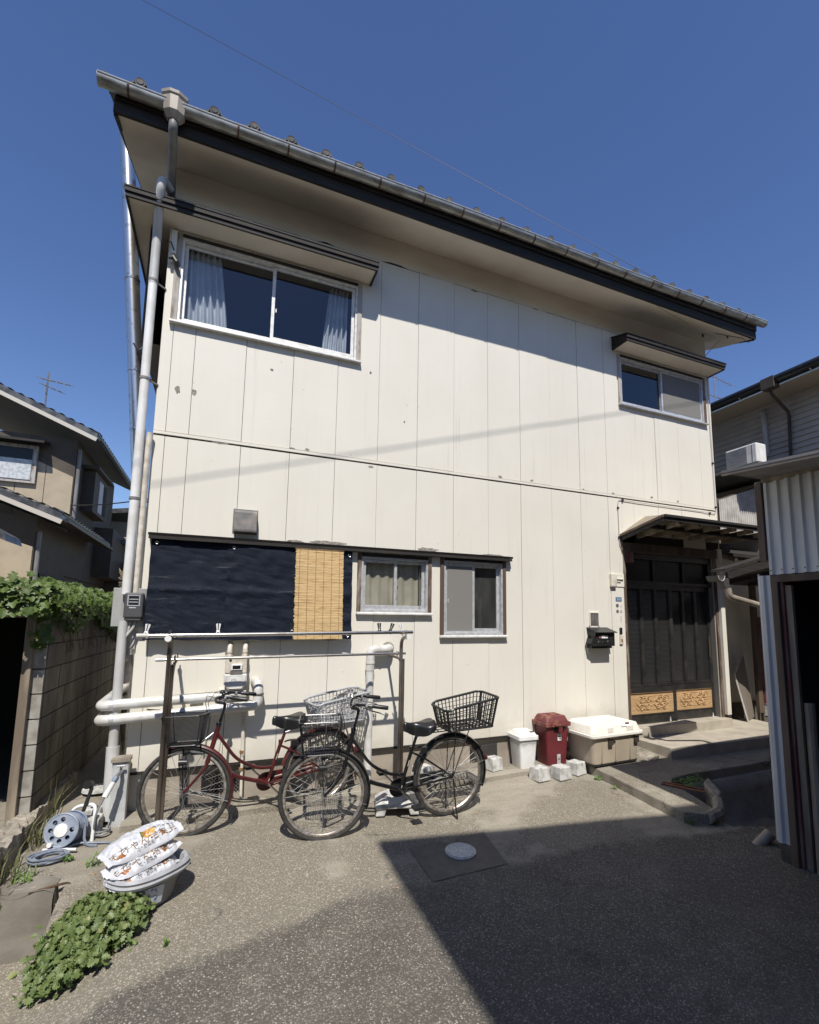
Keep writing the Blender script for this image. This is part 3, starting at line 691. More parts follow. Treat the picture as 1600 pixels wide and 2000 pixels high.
# ---- windows
def casing(x0, x1, z0_, z1, wL, wR, wT, wB, mt, par, proud=.02, matR=None):
    mb = MB(); mb.box(x0, -proud, z0_, x0+wL, .03, z1); mb.build('frame', mt, par, bevel=.003)
    mb = MB(); mb.box(x1-wR, -proud, z0_, x1, .03, z1); mb.build('frame', matR or mt, par, bevel=.003)
    mb = MB(); mb.box(x0+wL, -proud, z1-wT, x1-wR, .03, z1); mb.build('frame', M_['black_wood'], par, bevel=.003)
def sash(x0, x1, z0_, z1, y, par, mt, st=.032, rail=.045, glass='glass', mid=None):
    s = MB(); t_ = .022
    s.box(x0, y, z0_, x0+st, y+t_, z1); s.box(x1-st, y, z0_, x1, y+t_, z1)
    s.box(x0+st, y, z0_, x1-st, y+t_, z0_+rail); s.box(x0+st, y, z1-.03, x1-st, y+t_, z1)
    if mid: s.box(x0+st, y+.002, mid-.012, x1-st, y+t_-.002, mid+.012)
    s.build('sash', mt, par, bevel=.0025)
    g_ = MB(); g_.box(x0+st, y+.009, z0_+rail, x1-st, y+.013, z1-.03)
    g_.build('pane', M_[glass], par)
def window(x0, x1, z0_, z1, mt, sillm, leaves, sill_d=.05, rail_h=.03, cw=(.05, .05), cm='casing', cmR=None):
    o_ = bpy.data.objects.new('window', None); COL.objects.link(o_); o_.parent = H
    Wl = Matrix.Translation((x0, 0, z0_)); o_.matrix_local = Wl.copy(); o_.location -= W(H).translation; WM[o_.name] = Wl
    casing(x0, x1, z0_, z1, cw[0], cw[1], .03, 0, M_[cm], o_, matR=M_[cmR] if cmR else None)
    f = MB(); a, b_ = x0+cw[0], x1-cw[1]
    f.box(a, -.012, z0_+.0, a+.022, .07, z1-.03); f.box(b_-.022, -.012, z0_, b_, .07, z1-.03)
    f.box(a+.022, -.010, z1-.055, b_-.022, .07, z1-.03); f.box(a+.022, -.014, z0_, b_-.022, .07, z0_+.022)
    f.box(a+.022, .008, z0_+.022, b_-.022, .011, z0_+.032); f.box(a+.022, .036, z0_+.022, b_-.022, .039, z0_+.034)
    f.build('track_frame', mt, o_, bevel=.002)
    mb = MB(); mb.prism([(-sill_d, z0_-.028), (.0, z0_-.028), (.0, z0_-.002), (-.03, z0_-.002), (-sill_d, z0_-.012)], 'x', x0-.005, x1+.005); mb.build('sill', sillm, o_, bevel=.002)
    for (xa, xb, y, gl, mid) in leaves: sash(xa, xb, z0_+.026, z1-.058, y, o_, mt, glass=gl, mid=mid)
    return o_
W1 = window(-.225, 1.60, 4.285, 5.185, M_['alum_white'], M_['alum_white'], [(-.148, .70, .042, 'glass', None), (.665, 1.525, .013, 'glass', None)], cm='casing_pale', cmR='casing_pale', cw=(.055, .05))
W2 = window(5.255, 7.0, 4.515, 5.245, M_['alum'], M_['alum'], [(5.325, 6.13, .042, 'glass', None), (6.10, 6.93, .013, 'glass_clear', None)], cm='casing_pale', cmR='casing', cw=(.045, .05))
W3 = window(1.635, 2.465, 1.585, 2.19, M_['alum'], M_['alum_white'], [(1.70, 2.075, .013, 'glass_clear', None), (2.045, 2.40, .042, 'glass_clear', None)], cw=(.042, .042))
W4 = window(2.57, 3.41, 1.345, 2.20, M_['alum'], M_['alum_white'], [(2.635, 3.01, .013, 'glass_clear', 1.775), (2.985, 3.345, .042, 'glass_clear', None)], cw=(.045, .042))
def panel_obj(name, x0, x1, z0_, z1, y, mt, par, th=.004):
    mb = MB(); mb.box(x0, y, z0_, x1, y+th, z1); return mb.build(name, mt, par)
panel_obj('insect_screen', 2.665, 2.98, 1.40, 2.11, .008, M_['screen'], W4, .001)
panel_obj('insect_screen', 6.13, 6.90, 4.58, 5.15, .008, M_['screen'], W2, .001)
panel_obj('frosted_backing', 6.13, 6.90, 4.58, 5.15, .028, simple('frosted_glass', (.42, .41, .39), .5), W2, .002)
panel_obj('frosted_backing', 2.66, 2.985, 1.40, 2.11, .03, simple('grey_frosted_glass', (.22, .22, .23), .4, col2=(.32,.32,.33), scale=5, lo=.4, hi=.7), W4, .002)
panel_obj('frosted_backing', 3.01, 3.325, 1.40, 2.11, .060, simple('dark_backed_glass', (.045, .042, .04), .35, col2=(.08,.075,.07), scale=7, stretch=(1,1,.4)), W4, .002)
def curtain(x0, x1, z0_, z1, y, mt, par, folds, scal=True, pinch=0, amp=1.):
    mb = MB(); nxx = 60
    def fn(u, v):
        z = z0_+(z1-z0_)*v; w_ = 1-pinch*(v**1.2)
        xc = x0+(x1-x0)*(u*w_ if pinch > 0 else u)
        if pinch < 0: xc = x1-(x1-x0)*((1-u)*(1+pinch*v**1.2))
        yy = y+amp*(.028*sin(u*folds*2*pi)+.008*sin(u*folds*4.3+v*3))
        zz = z + (.028*abs(sin(u*folds*pi)) if v == 0 and scal else 0)
        return (xc, yy, zz)
    mb.grid(nxx, 8, fn); return mb.build('curtain', mt, par, smooth=True, angle=180)
curtain(-.13, .27, 4.31, 5.12, .12, M_['curtain'], W1, 6, pinch=.25)
curtain(1.20, 1.47, 4.31, 5.12, .12, M_['curtain'], W1, 5, pinch=-.25)
curtain(1.70, 2.06, 1.61, 2.12, .085, M_['curtain_beige'], W3, 3.5, False, amp=.35)
curtain(2.06, 2.40, 1.61, 2.12, .095, M_['curtain_beige'], W3, 3, False, amp=.35)
mb = MB(); mb.box(.705, -.004, 4.62, .715, .012, 4.66); mb.build('latch', M_['alum_white'], W1)
mb = MB(); mb.tube([(2.085, .04, 1.86), (2.085, .025, 1.86), (2.085, .025, 1.83)], .006, 6); mb.build('latch', M_['chrome'], W3)
mb = MB(); mb.box(2.668, .004, 1.70, 2.682, .012, 1.745); mb.build('screen_pull', M_['alum'], W4)

# ---- vent hood, bracket, cable clips
mb = MB(); mb.prism([(.0, 2.315), (-.115, 2.305), (-.118, 2.325), (-.105, 2.49), (-.085, 2.515), (.0, 2.53)], 'x', .435, .635); vh = mb.build('vent_hood', M_['vent_metal'], H, bevel=.004)
mb = MB(); mb.box(.45, -.11, 2.318, .62, -.104, 2.33); mb.box(.425, -.004, 2.30, .645, .004, 2.54); mb.build('hood_flange', M_['vent_metal'], vh)
mb = MB(); mb.box(-.258, -.07, 4.92, -.215, .0, 5.16); mb.box(-.262, -.055, 4.86, -.240, -.01, 4.93); mb.build('wire_bracket', M_['siding'], H, bevel=.004)
mb = MB(); mb.tube([(-.235,-.05,4.90),(-.20,-.07,4.84),(-.19,-.05,4.80)], .02, 8); mb.tube([(-.30,-.03,5.05),(-.26,-.08,5.02),(-.23,-.07,4.95)], .006, 6); mb.tube([(-.24,-.06,4.88),(-.27,-.06,4.87)], .014, 8); mb.build('wire_insulator', M_['black_plastic'], H)
mb = MB(); mb.tube([(-.40,-.13,5.30),(-.425,-.14,5.27),(-.42,-.12,5.2),(-.40,-.12,5.12),(-.36,-.1,5.04)], .003, 5); mb.build('loose_wire', M_['grey_cable'], H)
mb = MB(); mb.tube(fillet([(5.22,-.01,2.42),(5.17,-.012,2.52),(5.165,-.012,3.08),(5.18,-.012,3.135),(7.06,-.012,3.125),(7.075,-.012,3.17),(7.06,-.012,4.5),(7.0,-.05,5.6),(7.0,-.3,5.72)], .03), .005, 5); mb.build('wall_cable', M_['grey_cable'], H)
for (x, z) in ((5.165,2.62),(5.165,3.02),(5.25,3.135),(6.94,3.12),(7.075,3.22),(7.07,3.9)): mb = MB(); mb.box(x-.012, -.022, z-.014, x+.012, .0, z+.014); mb.build('cable_clip', M_['black_plastic'], H)
mb = MB(); mb.tube([(5.5,-.5,5.735),(6.3,-.35,5.76)], .002, 4); mb.tube([(6.85,-.35,5.765),(7.3,-.45,5.745),(7.36,-.5,5.66),(7.40,-.53,5.70)], .004, 5); mb.build('loose_wire', M_['black_plastic'], H)
for x, y in ((6.75,-.22),(7.1,-.36)): mb = MB(); mb.lathe([(.012, -.02), (.016, 0), (.016, .02)], 8, Matrix.Translation((x, y, 5.775))); mb.build('wire_insulator', M_['black_plastic'], H)
# corner trims
mb = MB(); mb.box(XR, -.004, .2, XR+.018, .05, 5.55); mb.build('corner_trim', M_['siding'], H)

m, t, b = nm('dark_door_glass'); b.inputs['Base Color'].default_value = (.012, .012, .013, 1); b.inputs['Roughness'].default_value = .25; b.inputs['Specular IOR Level'].default_value = .3; M_['door_glass'] = m
# ---- entrance: pillar fittings, door leaves, canopy
mb = MB(); mb.box(5.222, -.012, .17, 5.262, .12, 2.50); mb.build('door_jamb', M_['casing'], H, bevel=.003)
mb = MB(); mb.box(6.975, .0, .17, 7.015, .12, 2.50); mb.build('door_jamb', M_['casing'], H, bevel=.003)
mb = MB(); mb.box(7.018, -.045, .21, 7.098, .08, 2.58); mb.build('porch_post', M_['siding'], H, bevel=.003)
mb = MB(); mb.box(7.02, -.04, .04, 7.096, .05, .205); mb.build('post_foot', M_['dark'], H)
mb = MB(); mb.box(5.20, -.03, 2.44, 7.017, .12, 2.56); mb.build('door_lintel', M_['wood_brown'], H, bevel=.004)
mb = MB(); mb.box(5.262, .05, 2.36, 6.975, .15, 2.44); mb.build('door_head', M_['door_black'], H)
mb = MB(); mb.box(5.262, .06, 2.02, 6.975, .14, 2.06); mb.build('transom_rail', M_['door_black'], H)
for k in range(4): mb = MB(); x = 5.262+k*.571; mb.box(x, .07, 2.06, x+.03, .13, 2.36); mb.build('transom_mullion', M_['door_black'], H)
mb = MB(); mb.box(5.27, .10, 2.06, 6.97, .104, 2.36); mb.build('transom_pane', M_['door_glass'], H)
def door_leaf(x0, x1, y):
    z0_, z1 = .175, 2.02
    o_ = bpy.data.objects.new('sliding_door', None); COL.objects.link(o_); o_.parent = H
    o_.matrix_local = Matrix.Translation(Vector((x0, y, z0_))-W(H).translation); WM[o_.name] = Matrix.Translation((x0, y, z0_))
    mb = MB(); st = .052
    mb.box(x0, y, z0_, x0+st, y+.035, z1); mb.box(x1-st, y, z0_, x1, y+.035, z1)
    mb.box(x0+st, y+.001, z0_, x1-st, y+.034, z0_+.115); mb.box(x0+st, y+.001, .585, x1-st, y+.034, .665); mb.box(x0+st, y+.001, z1-.07, x1-st, y+.034, z1)
    mb.box(x0+st, y-.006, z0_+.112, x1-st, y+.0, z0_+.125); mb.box(x0+st, y-.006, .572, x1-st, y+.0, .585); mb.box(x0+st, y-.004, .655, x1-st, y+.0, .668)
    mb.build('leaf_frame', M_['door_black'], o_, bevel=.003)
    w_ = (x1-x0-2*st)/3
    for k in (1, 2):
        xm = x0+st+w_*k; mb = MB(); mb.box(xm-.027, y-.004, .665, xm+.027, y+.032, z1-.07); mb.build('muntin', M_['door_black'], o_, bevel=.006)
    for k in range(3):
        xa = x0+st+w_*k+(.022 if k else 0); xb = x0+st+w_*(k+1)-(.022 if k < 2 else 0)
        mb = MB(); mb.box(xa, y+.006, .668, xa+.012, y+.02, z1-.07); mb.box(xb-.012, y+.006, .668, xb, y+.02, z1-.07); mb.box(xa, y+.006, .668, xb, y+.02, .684); mb.build('bead', M_['door_black'], o_)
        mb = MB(); nr = 150
        zz0, zz1 = .684, z1-.07
        vs = []; fs = []
        for i in range(nr+1):
            z = zz0+(zz1-zz0)*i/nr; dy = .003*(i % 2)
            vs += [(xa+.012, y+.018+dy, z), (xb-.012, y+.018+dy, z)]
        for i in range(nr): fs.append((2*i, 2*i+1, 2*i+3, 2*i+2))
        mb.add(vs, fs); mb.build('pane', M_['reeded'], o_)
    # carved cedar panel with scroll relief
    cx0, cx1, cz0, cz1 = x0+st, x1-st, z0_+.125, .572
    p = MB(); p.box(cx0, y+.012, cz0, cx1, y+.02, cz1)
    X0, X1, Z0, Z1, c_ = cx0+.11, cx1-.085, cz0+.05, cz1-.045, .035
    ring = [(X0+c_,Z0),(X1-c_,Z0),(X1,Z0+c_),(X1,Z1-c_),(X1-c_,Z1),(X0+c_,Z1),(X0,Z1-c_),(X0,Z0+c_)]
    p.tube([(a, y+.011, b_) for a, b_ in ring], .005, 5, closed=True)
    cxm, czm = (X0+X1)/2, (Z0+Z1)/2; hw, hh = (X1-X0)/2, (Z1-Z0)/2
    for sx in (-1, 1):
        for sz in (-1, 1):
            for (px, pz_, r_, turns, st_) in ((.30, .45, .042, 1.4, 0), (.72, .5, .044, 1.5, 1.5), (.52, -.02, .03, 1.2, 3.), (.9, .12, .024, 1.2, 2.)):
                pts = []
                for i in range(22):
                    a = st_+i/21*turns*2*pi; rr = r_*(1-.8*i/21)
                    pts.append((cxm+sx*(px*hw+rr*cos(a)), y+.007, czm+sz*(pz_*hh+rr*sin(a))))
                p.tube(pts, [.0095*(1-.5*i/21) for i in range(22)], 6)
            p.tube([(cxm+sx*hw*u, y+.007, czm+sz*hh*(.9-1.7*abs(u-.45))) for u in (.05, .2, .35, .5, .65, .8, .95)], .006, 5)
    p.build('carved_panel', M_['carved'], o_, smooth=True, angle=50)
    return o_
DL = door_leaf(5.27, 6.16, .065); DR = door_leaf(6.12, 6.97, .105)
mb = MB()
for k in range(8): mb.add([(6.902+.008*math.sin(k), .100, 1.02+k*.03), (6.924, .100, 1.02+k*.03), (6.924, .096, 1.045+k*.03), (6.902, .096, 1.045+k*.03)], [(0,1,2,3)])
mb.box(6.90, .098, 1.0, 6.926, .104, 1.30); mb.build('door_pull', simple('worn_brass_pull', (.28,.24,.18), .4, .8), DR)
mb = MB(); mb.box(5.20, -.10, .04, 7.03, .14, .172); mb.build('door_threshold', M_['conc_smooth'], H, bevel=.006)
for x in (6.02, 6.85): mb = MB(); mb.prism([(x-.012, .18), (x+.012, .18), (x, .24)], 'y', .055, .063); mb.build('white_scuff', M_['alum_white'], DL if x < 6.1 else DR)
# red fire alarm style box at the lintel, cover, number plates, doorbell
def fixt(name, mt, boxes, bevel=.003, par=None):
    mb = MB()
    for bx in boxes: mb.box(*bx)
    return mb.build(name, mt, par or H, bevel=bevel)
fixt('lintel_block', M_['wood_red'], [(5.262,-.02,2.30,5.40,.05,2.44)])
fixt('sensor_cover', M_['cream_pipe'], [(4.985,-.045,1.955,5.075,.0,2.13)], .012)
fixt('wall_plate', M_['siding'], [(5.085,-.012,1.96,5.225,.0,2.13),(5.10,-.03,2.055,5.20,-.012,2.07),(5.10,-.024,2.02,5.16,-.012,2.03)])
fixt('meter_recess', M_['vent_metal'], [(4.645,-.006,1.46,4.775,.0,1.61)], .002)
fixt('recess_frame', M_['siding'], [(4.63,-.014,1.45,4.645,.0,1.625),(4.775,-.014,1.45,4.79,.0,1.625),(4.645,-.014,1.61,4.775,.0,1.625)], .002)
fixt('doorbell', M_['black_plastic'], [(5.118,-.02,1.345,5.158,.0,1.43)], .006)
db = fixt('doorbell_box', M_['cream_pipe'], [(5.112,-.022,1.215,5.165,.0,1.335)], .005); fixt('bell_button', M_['brown_print'], [(5.13,-.027,1.25,5.15,-.02,1.285)], .004, db)
npl = fixt('street_number_plate', M_['plate_blue'], [(5.075,-.006,1.77,5.175,.0,1.825)], .001)
vs, fs = text_mesh('5-3', .045); mb = MB(); mb.add([(5.125+v.x, -.0075, 1.797+v.y) for v in vs], fs); mb.build('plate_lettering', M_['white_print'], npl)
for (x, z, r_, mt) in ((5.10,1.715,.024,'vent_metal'),(5.165,1.715,.018,'alum_white'),(5.10,1.64,.022,'vent_metal'),(5.16,1.64,.020,'alum')):
    mb = MB(); mb.lathe([(0,0),(r_,0),(r_,.004),(0,.004)], 20, Matrix.Translation((x,-.001,z)) @ Matrix.Rotation(pi/2,4,'X')); mb.build('inspection_sticker', M_[mt], H)
mb = MB(); mb.tube([(5.16,-.003,1.58),(5.15,-.003,1.56),(5.155,-.003,1.50)], .004, 5); mb.build('inspection_sticker', M_['fresh_peel'], H)

# porch canopy
CY0, CZW, CZF = -.72, 2.955, 2.745
cx0, cx1 = 5.20, 7.35
cap_ = MB()
cap_.add([(cx0-.02,CY0,CZF+.045),(cx1,CY0,CZF+.045),(cx1,.0,CZW),(5.66,.0,CZW),(cx0-.02,.0,2.66)], [(0,1,2,3),(0,3,4)])
cap_.add([(cx0-.02,CY0,CZF+.02),(cx1,CY0,CZF+.02),(cx1,.0,CZW-.02),(5.66,.0,CZW-.02),(cx0-.02,.0,2.635)], [(0,3,2,1),(0,4,3)])
PC = cap_.build('porch_canopy', simple('pale_canopy_sheet', (.33,.28,.2), .6, col2=(.22,.18,.13), scale=8), H)
mb = MB(); mb.bar((cx0, CY0-.004, CZF+.0), (cx1, CY0-.004, CZF+.0), .02, .042); mb.build('canopy_fascia', M_['black_wood'], PC)
mb = MB(); mb.bar((cx0-.01, CY0-.02, CZF+.036), (cx1, CY0-.02, CZF+.036), .03, .03); mb.build('canopy_fascia', M_['black_wood'], PC)
mb = MB(); mb.bar((cx0, CY0, CZF+.0), (cx0, .0, 2.60), .02, .06); mb.build('canopy_fascia', M_['black_wood'], PC)
mb = MB(); mb.bar((cx0-.018, CY0-.01, CZF+.035), (cx0-.018, .0, 2.645), .02, .03); mb.build('canopy_fascia', M_['wood_brown'], PC)
for k in range(6):
    x = 5.5+k*.335; mb = MB(); mb.bar((x, CY0+.02, CZF-.015), (x, .0, 2.70 if k else 2.66), .045, .06); mb.build('rafter', M_['wood_grey'], PC, bevel=.003)
mb = MB(); mb.bar((cx0+.02, CY0+.25, CZF-.05), (cx1, CY0+.25, CZF-.05), .05, .05); mb.build('purlin', M_['black_wood'], PC)
mb = MB(); mb.box(cx0+.02, .0, 2.56, cx1, .02, 2.68); mb.build('ledger', M_['black_wood'], PC)
for k in range(7):
    t0 = k/7; mb = MB(); mb.bar((cx0+.03+.4*t0, CY0+.03, CZF+.05+.002), (5.23+.42*t0, -.01, 2.668+.27*t0), .012, .012); mb.build('canopy_rib', M_['wood_grey'], PC)
# porch slab
o = MB(); o.add([(5.27,-.60,.05),(7.9,-.72,.05),(7.9,.3,.05),(5.22,.3,.05),(5.27,-.60,-.2),(7.9,-.72,-.2),(7.9,.3,-.2),(5.22,.3,-.2)], [(0,1,2,3),(0,4,5,1),(3,7,4,0)])
o = o.build('porch_slab_floor', [M_['conc_smooth']], local=True, bevel=.01); tag(o, kind='structure')
o = MB(); o.prism([(4.86,-.13),(5.13,-.13),(5.13,-.02),(4.98,-.06)], 'y', -.55, -.2); o = o.build('broken_concrete_lump', M_['conc'], None, bevel=.01); tag(o, 'broken mortar lump between storage box and porch slab', 'rubble')
# ---------------------------------------------------------------- shade cloth and reed blind
def cloth(x0, x1, zt, zb, y0, y1, seed, label):
    mb = MB(); nx_, nz_ = 50, 46
    def fn(u, v):
        x = x0+(x1-x0)*u; z = zt+(zb-zt)*v
        e = min(u, 1-u)
        y = y0+(y1-y0)*v - .016*noise.noise((x*2.2+seed, z*3.1, seed)) - .009*abs(noise.noise((x*1.3+seed, z*7.5+.8*x, seed+3)))**.7 - .008*noise.noise((x*9+z*6, z*9-x*4, seed+7)) - .010*sm(.45, .5, v)*(1-sm(.5, .56, v)) - .012*noise.noise((x*5, z*14, seed+4))*sm(.15, 0, e)
        y -= .006*abs(noise.noise((x*7+z*9, z*16, seed+9)))
        zz = z + (.010*noise.noise((x*7, seed, 2)) if v > .98 else 0)
        xx = x + .006*noise.noise((z*9, seed, u*2))*sm(.1, 0, e)
        return (xx, y, zz)
    mb.grid(nx_*2, nz_*2, fn); o_ = mb.build('shade_cloth', M_['navy'], None, smooth=True, angle=180)
    tag(o_, label, 'shade cloth', 'navy shade cloths'); return o_
s1 = cloth(-.225, .43, 2.2, 1.315, -.028, -.085, 1.3, 'navy shade cloth over the window, the part next to the electricity meter')
s2 = cloth(.405, 1.57, 2.195, 1.31, -.036, -.095, 5.1, 'navy shade cloth that runs behind the reed blind')
for (o_, pts) in ((s1, ((-.18, 2.165), (-.19, 1.345))), (s2, ((.45, 2.16), (1.54, 2.15), (1.53, 1.345)))):
    for x, z in pts:
        yy = -.046 if z > 2 else -.106
        mb = MB(); mb.tube([(x+.012*cos(a*pi/6), yy, z+.012*sin(a*pi/6)) for a in range(12)], .004, 6, closed=True); mb.build('grommet', M_['chrome'], o_, smooth=True)
rb = thing('reed_blind', 'yellow reed blind hanging over the navy shade cloth', 'blind', (1.24, -.13, 1.3))
mb = MB(); rnd = random.Random(4); nr = 118
for k in range(nr):
    z = 2.205-k*(.895/nr); y = -.062-.055*k/nr+rnd.uniform(-.0015, .0015); j = rnd.uniform(-.006, .006)
    mb.bar((1.01+j, y, z+rnd.uniform(-.001, .001)), (1.475+j*.6, y, z+rnd.uniform(-.001, .001)), .0045, .0066)
o_ = mb.build('reeds', M_['reed'], rb); o_['kind'] = 'stuff'
for k in range(6):
    x = 1.045+k*.078; mb = MB(); mb.tube([(x, -.0665, 2.2), (x+.003, -.123, 1.31)], .0022, 4); mb.build('string', M_['brown_print'], rb)
mb = MB(); mb.box(1.0, -.072, 2.19, 1.48, -.055, 2.215); mb.build('head_rail', M_['reed'], rb)

# ---------------------------------------------------------------- electricity meter
em = thing('electricity_meter', 'grey electricity meter with square window on the house corner board', 'meter', (-.30, -.05, 1.45))
mb = MB(); mb.box(-.47, -.055, 1.43, -.205, -.03, 1.755); mb.build('back_board', simple('grey_backing_board', (.40,.40,.385), .6, .2, col2=(.28,.28,.27), scale=9, stretch=(1,1,.2)), em, bevel=.003)
mb = MB(); mb.box(-.375, -.135, 1.50, -.235, -.056, 1.715); mb.box(-.37, -.125, 1.475, -.24, -.056, 1.505); mb.build('meter_body', simple('dark_meter_plastic', (.075,.075,.077), .5), em, bevel=.028, seg=4)
mb = MB(); mb.box(-.352, -.139, 1.60, -.342, -.132, 1.695); mb.box(-.268, -.139, 1.60, -.258, -.132, 1.695); mb.box(-.342, -.139, 1.60, -.268, -.132, 1.609); mb.box(-.342, -.139, 1.686, -.268, -.132, 1.695); mb.build('window_frame', M_['lgrey_plastic'], em, bevel=.002)
mb = MB(); mb.box(-.342, -.1365, 1.609, -.268, -.1350, 1.686); mb.build('pane', M_['door_glass'], em)
mb = MB(); mb.box(-.338, -.138, 1.655, -.272, -.1365, 1.662); mb.box(-.338, -.138, 1.632, -.272, -.1365, 1.638); mb.build('register_strip', M_['alum'], em)
mb = MB(); mb.box(-.335, -.1375, 1.583, -.285, -.134, 1.593); mb.build('maker_plate', M_['alum'], em)
mb = MB(); mb.tube(fillet([(-.33,-.08,1.48),(-.33,-.08,1.42),(-.355,-.09,1.36)], .02), .011, 8); mb.tube(fillet([(-.29,-.08,1.48),(-.30,-.085,1.42),(-.35,-.10,1.345)], .02), .011, 8)
mb.tube(fillet([(-.30,-.02,1.44),(-.285,-.03,1.36),(-.30,-.04,1.28),(-.32,-.03,1.25)], .03), .008, 8); mb.build('meter_cable', M_['pvc'], em, smooth=True)
mb = MB(); mb.box(-.325, -.03, 1.24, -.285, -.005, 1.44); mb.build('cable_cover', M_['pvc'], em, bevel=.004)

# ---------------------------------------------------------------- insulated pipes (two, running round the corner)
ip = thing('insulated_pipes', 'pair of pale grey insulated pipes running low along the cream wall', 'pipes', (.1, -.12, .5))
def ipipe(pts, r, m='pvc_white'): mb = MB(); mb.tube(fillet(pts, .05, 6), r, 16); return mb.build('pipe', M_[m], ip, smooth=True)
ipipe([(-.50, 1.2, .80), (-.475, -.115, .79), (.62, -.115, .83)], .043)
ipipe([(-.50, 1.2, .685), (-.475, -.125, .675), (.725, -.125, .73), (.725, -.125, .90), (.70, .02, .93)], .043)
for (x, y, z) in ((-.40,-.115,.793),(.02,-.115,.808),(.44,-.115,.823),(-.39,-.125,.682),(.0,-.125,.697),(.43,-.125,.715)):
    mb = MB(); M = Matrix.Translation((x, y, z)) @ Matrix.Rotation(pi/2, 4, 'Y'); mb.lathe([(.044,-.016),(.0465,-.014),(.0465,.014),(.044,.016)], 18, M); mb.bar((x, y+.05, z-.045), (x, .0, z-.045), .02, .006); mb.build('pipe_strap', M_['alum'] if x > .3 or x < -.3 else M_['vent_metal'], ip)
mb = MB(); mb.lathe([(.048,0),(.0495,.002),(.0495,.016),(.048,.018)], 18, Matrix.Translation((.725,-.125,.82))); mb.build('pipe_strap', M_['vent_metal'], ip)
mb = MB(); mb.tube([(-.16,-.004,.735),(-.10,-.004,.725),(-.06,-.004,.722)], .006, 5); mb.build('small_cable', M_['vent_metal'], ip)
mb = MB(); mb.box(.17, -.03, .74, .27, .0, .82); mb.build('wall_box', M_['siding'], H, bevel=.003)
# brass/grey fittings behind corner
mb = MB(); mb.tube([(-.34,.10,1.18),(-.33,.10,1.10),(-.335,.10,.95)], .03, 10); mb.tube([(-.33,.06,1.16),(-.40,.06,1.16)], .03, 10); mb.build('corner_fittings', M_['cream_pipe'], H, smooth=True)

# ---------------------------------------------------------------- gas meter
gm = thing('gas_meter', 'white gas meter with two top pipes on the cream wall', 'gas meter', (.525, -.1, .88))
mb = MB(); mb.prism([(.435,1.165),(.435,1.02),(.615,1.02),(.615,1.165)], 'y', -.155, -.045); mb.build('meter_head', M_['cream_pipe'], gm, bevel=.008)
mb = MB(); mb.prism([(.43,1.015),(.43,.93),(.465,.875),(.585,.875),(.62,.93),(.62,1.015)], 'y', -.165, -.04); mb.build('meter_body', simple('off_white_cast', (.68,.68,.66), .45, col2=(.58,.57,.54), scale=12), gm, bevel=.012, seg=3)
mb = MB(); P = [(.445,1.0),(.445,.935),(.474,.89),(.576,.89),(.605,.935),(.605,1.0)]; mb.tube([(a, -.167, b_) for a, b_ in P], .003, 5); mb.build('body_rib', M_['cream_pipe'], gm)
mb = MB(); mb.box(.485, -.175, 1.05, .575, -.15, 1.10); mb.build('display_frame', M_['white_plastic'], gm, bevel=.003)
mb = MB(); mb.box(.495, -.177, 1.06, .56, -.174, 1.09); mb.build('display', M_['door_glass'], gm)
mb = MB(); mb.box(.478, -.168, 1.015, .578, -.160, 1.048); mb.build('dark_recess', M_['vent_metal'], gm)
mb = MB(); mb.box(.475, -.1675, .945, .57, -.1655, .985); lb = mb.build('label_plate', M_['white_plastic'], gm)
vs, fs = text_mesh('LPG', .026); mb = MB(); mb.add([(.51+v.x, -.1685, .965+v.y) for v in vs], fs); mb.build('lettering', M_['vent_metal'], lb)
mb = MB(); mb.lathe([(0,0),(.012,0),(.012,.006),(0,.006)], 12, Matrix.Translation((.475,-.155,1.14)) @ Matrix.Rotation(pi/2,4,'X')); mb.build('red_button', M_['black_plastic'], gm)
for x in (.465, .595):
    mb = MB(); mb.tube(fillet([(x,-.10,1.16),(x,-.10,1.255),(x+.012,.0,1.262)], .03), .021, 14); mb.lathe([(.028,0),(.028,.02)], 6, Matrix.Translation((x,-.10,1.165))); mb.lathe([(.026,0),(.026,.015)], 14, Matrix.Translation((x,-.10,1.20))); mb.build('inlet_pipe', M_['cream_pipe'], gm, smooth=True, angle=30)
mb = MB(); mb.tube([(.50,-.13,1.17),(.52,-.14,1.155),(.545,-.135,1.17)], .003, 5); mb.tube([(.40,-.03,.87),(.44,-.03,.87)], .018, 10); mb.tube([(.46,-.05,.88),(.60,-.05,.88)], .016, 10); mb.build('lower_fittings', M_['cream_pipe'], gm, smooth=True)
sp = MB(); sp.tube([(.615,-.03,.60),(.625,-.03,.28)], .017, 10); sp.tube([(.622,-.03,.30),(.63,-.035,-.1)], .013, 10); sp.tube([(.60,-.03,.875),(.607,-.03,.62)], .011, 8)
sp = sp.build('gas_riser', M_['cream_pipe'], None, smooth=True); tag(sp, 'thin cream painted riser pipe below the gas meter', 'pipe')
for z, mt in ((.62,'cream_pipe'),(.30,'brown_print'),(.15,'brown_print')): mb = MB(); mb.lathe([(.021,0),(.021,.025)], 10, Matrix.Translation((.618,-.03,z))); mb.build('coupling', M_[mt], sp)

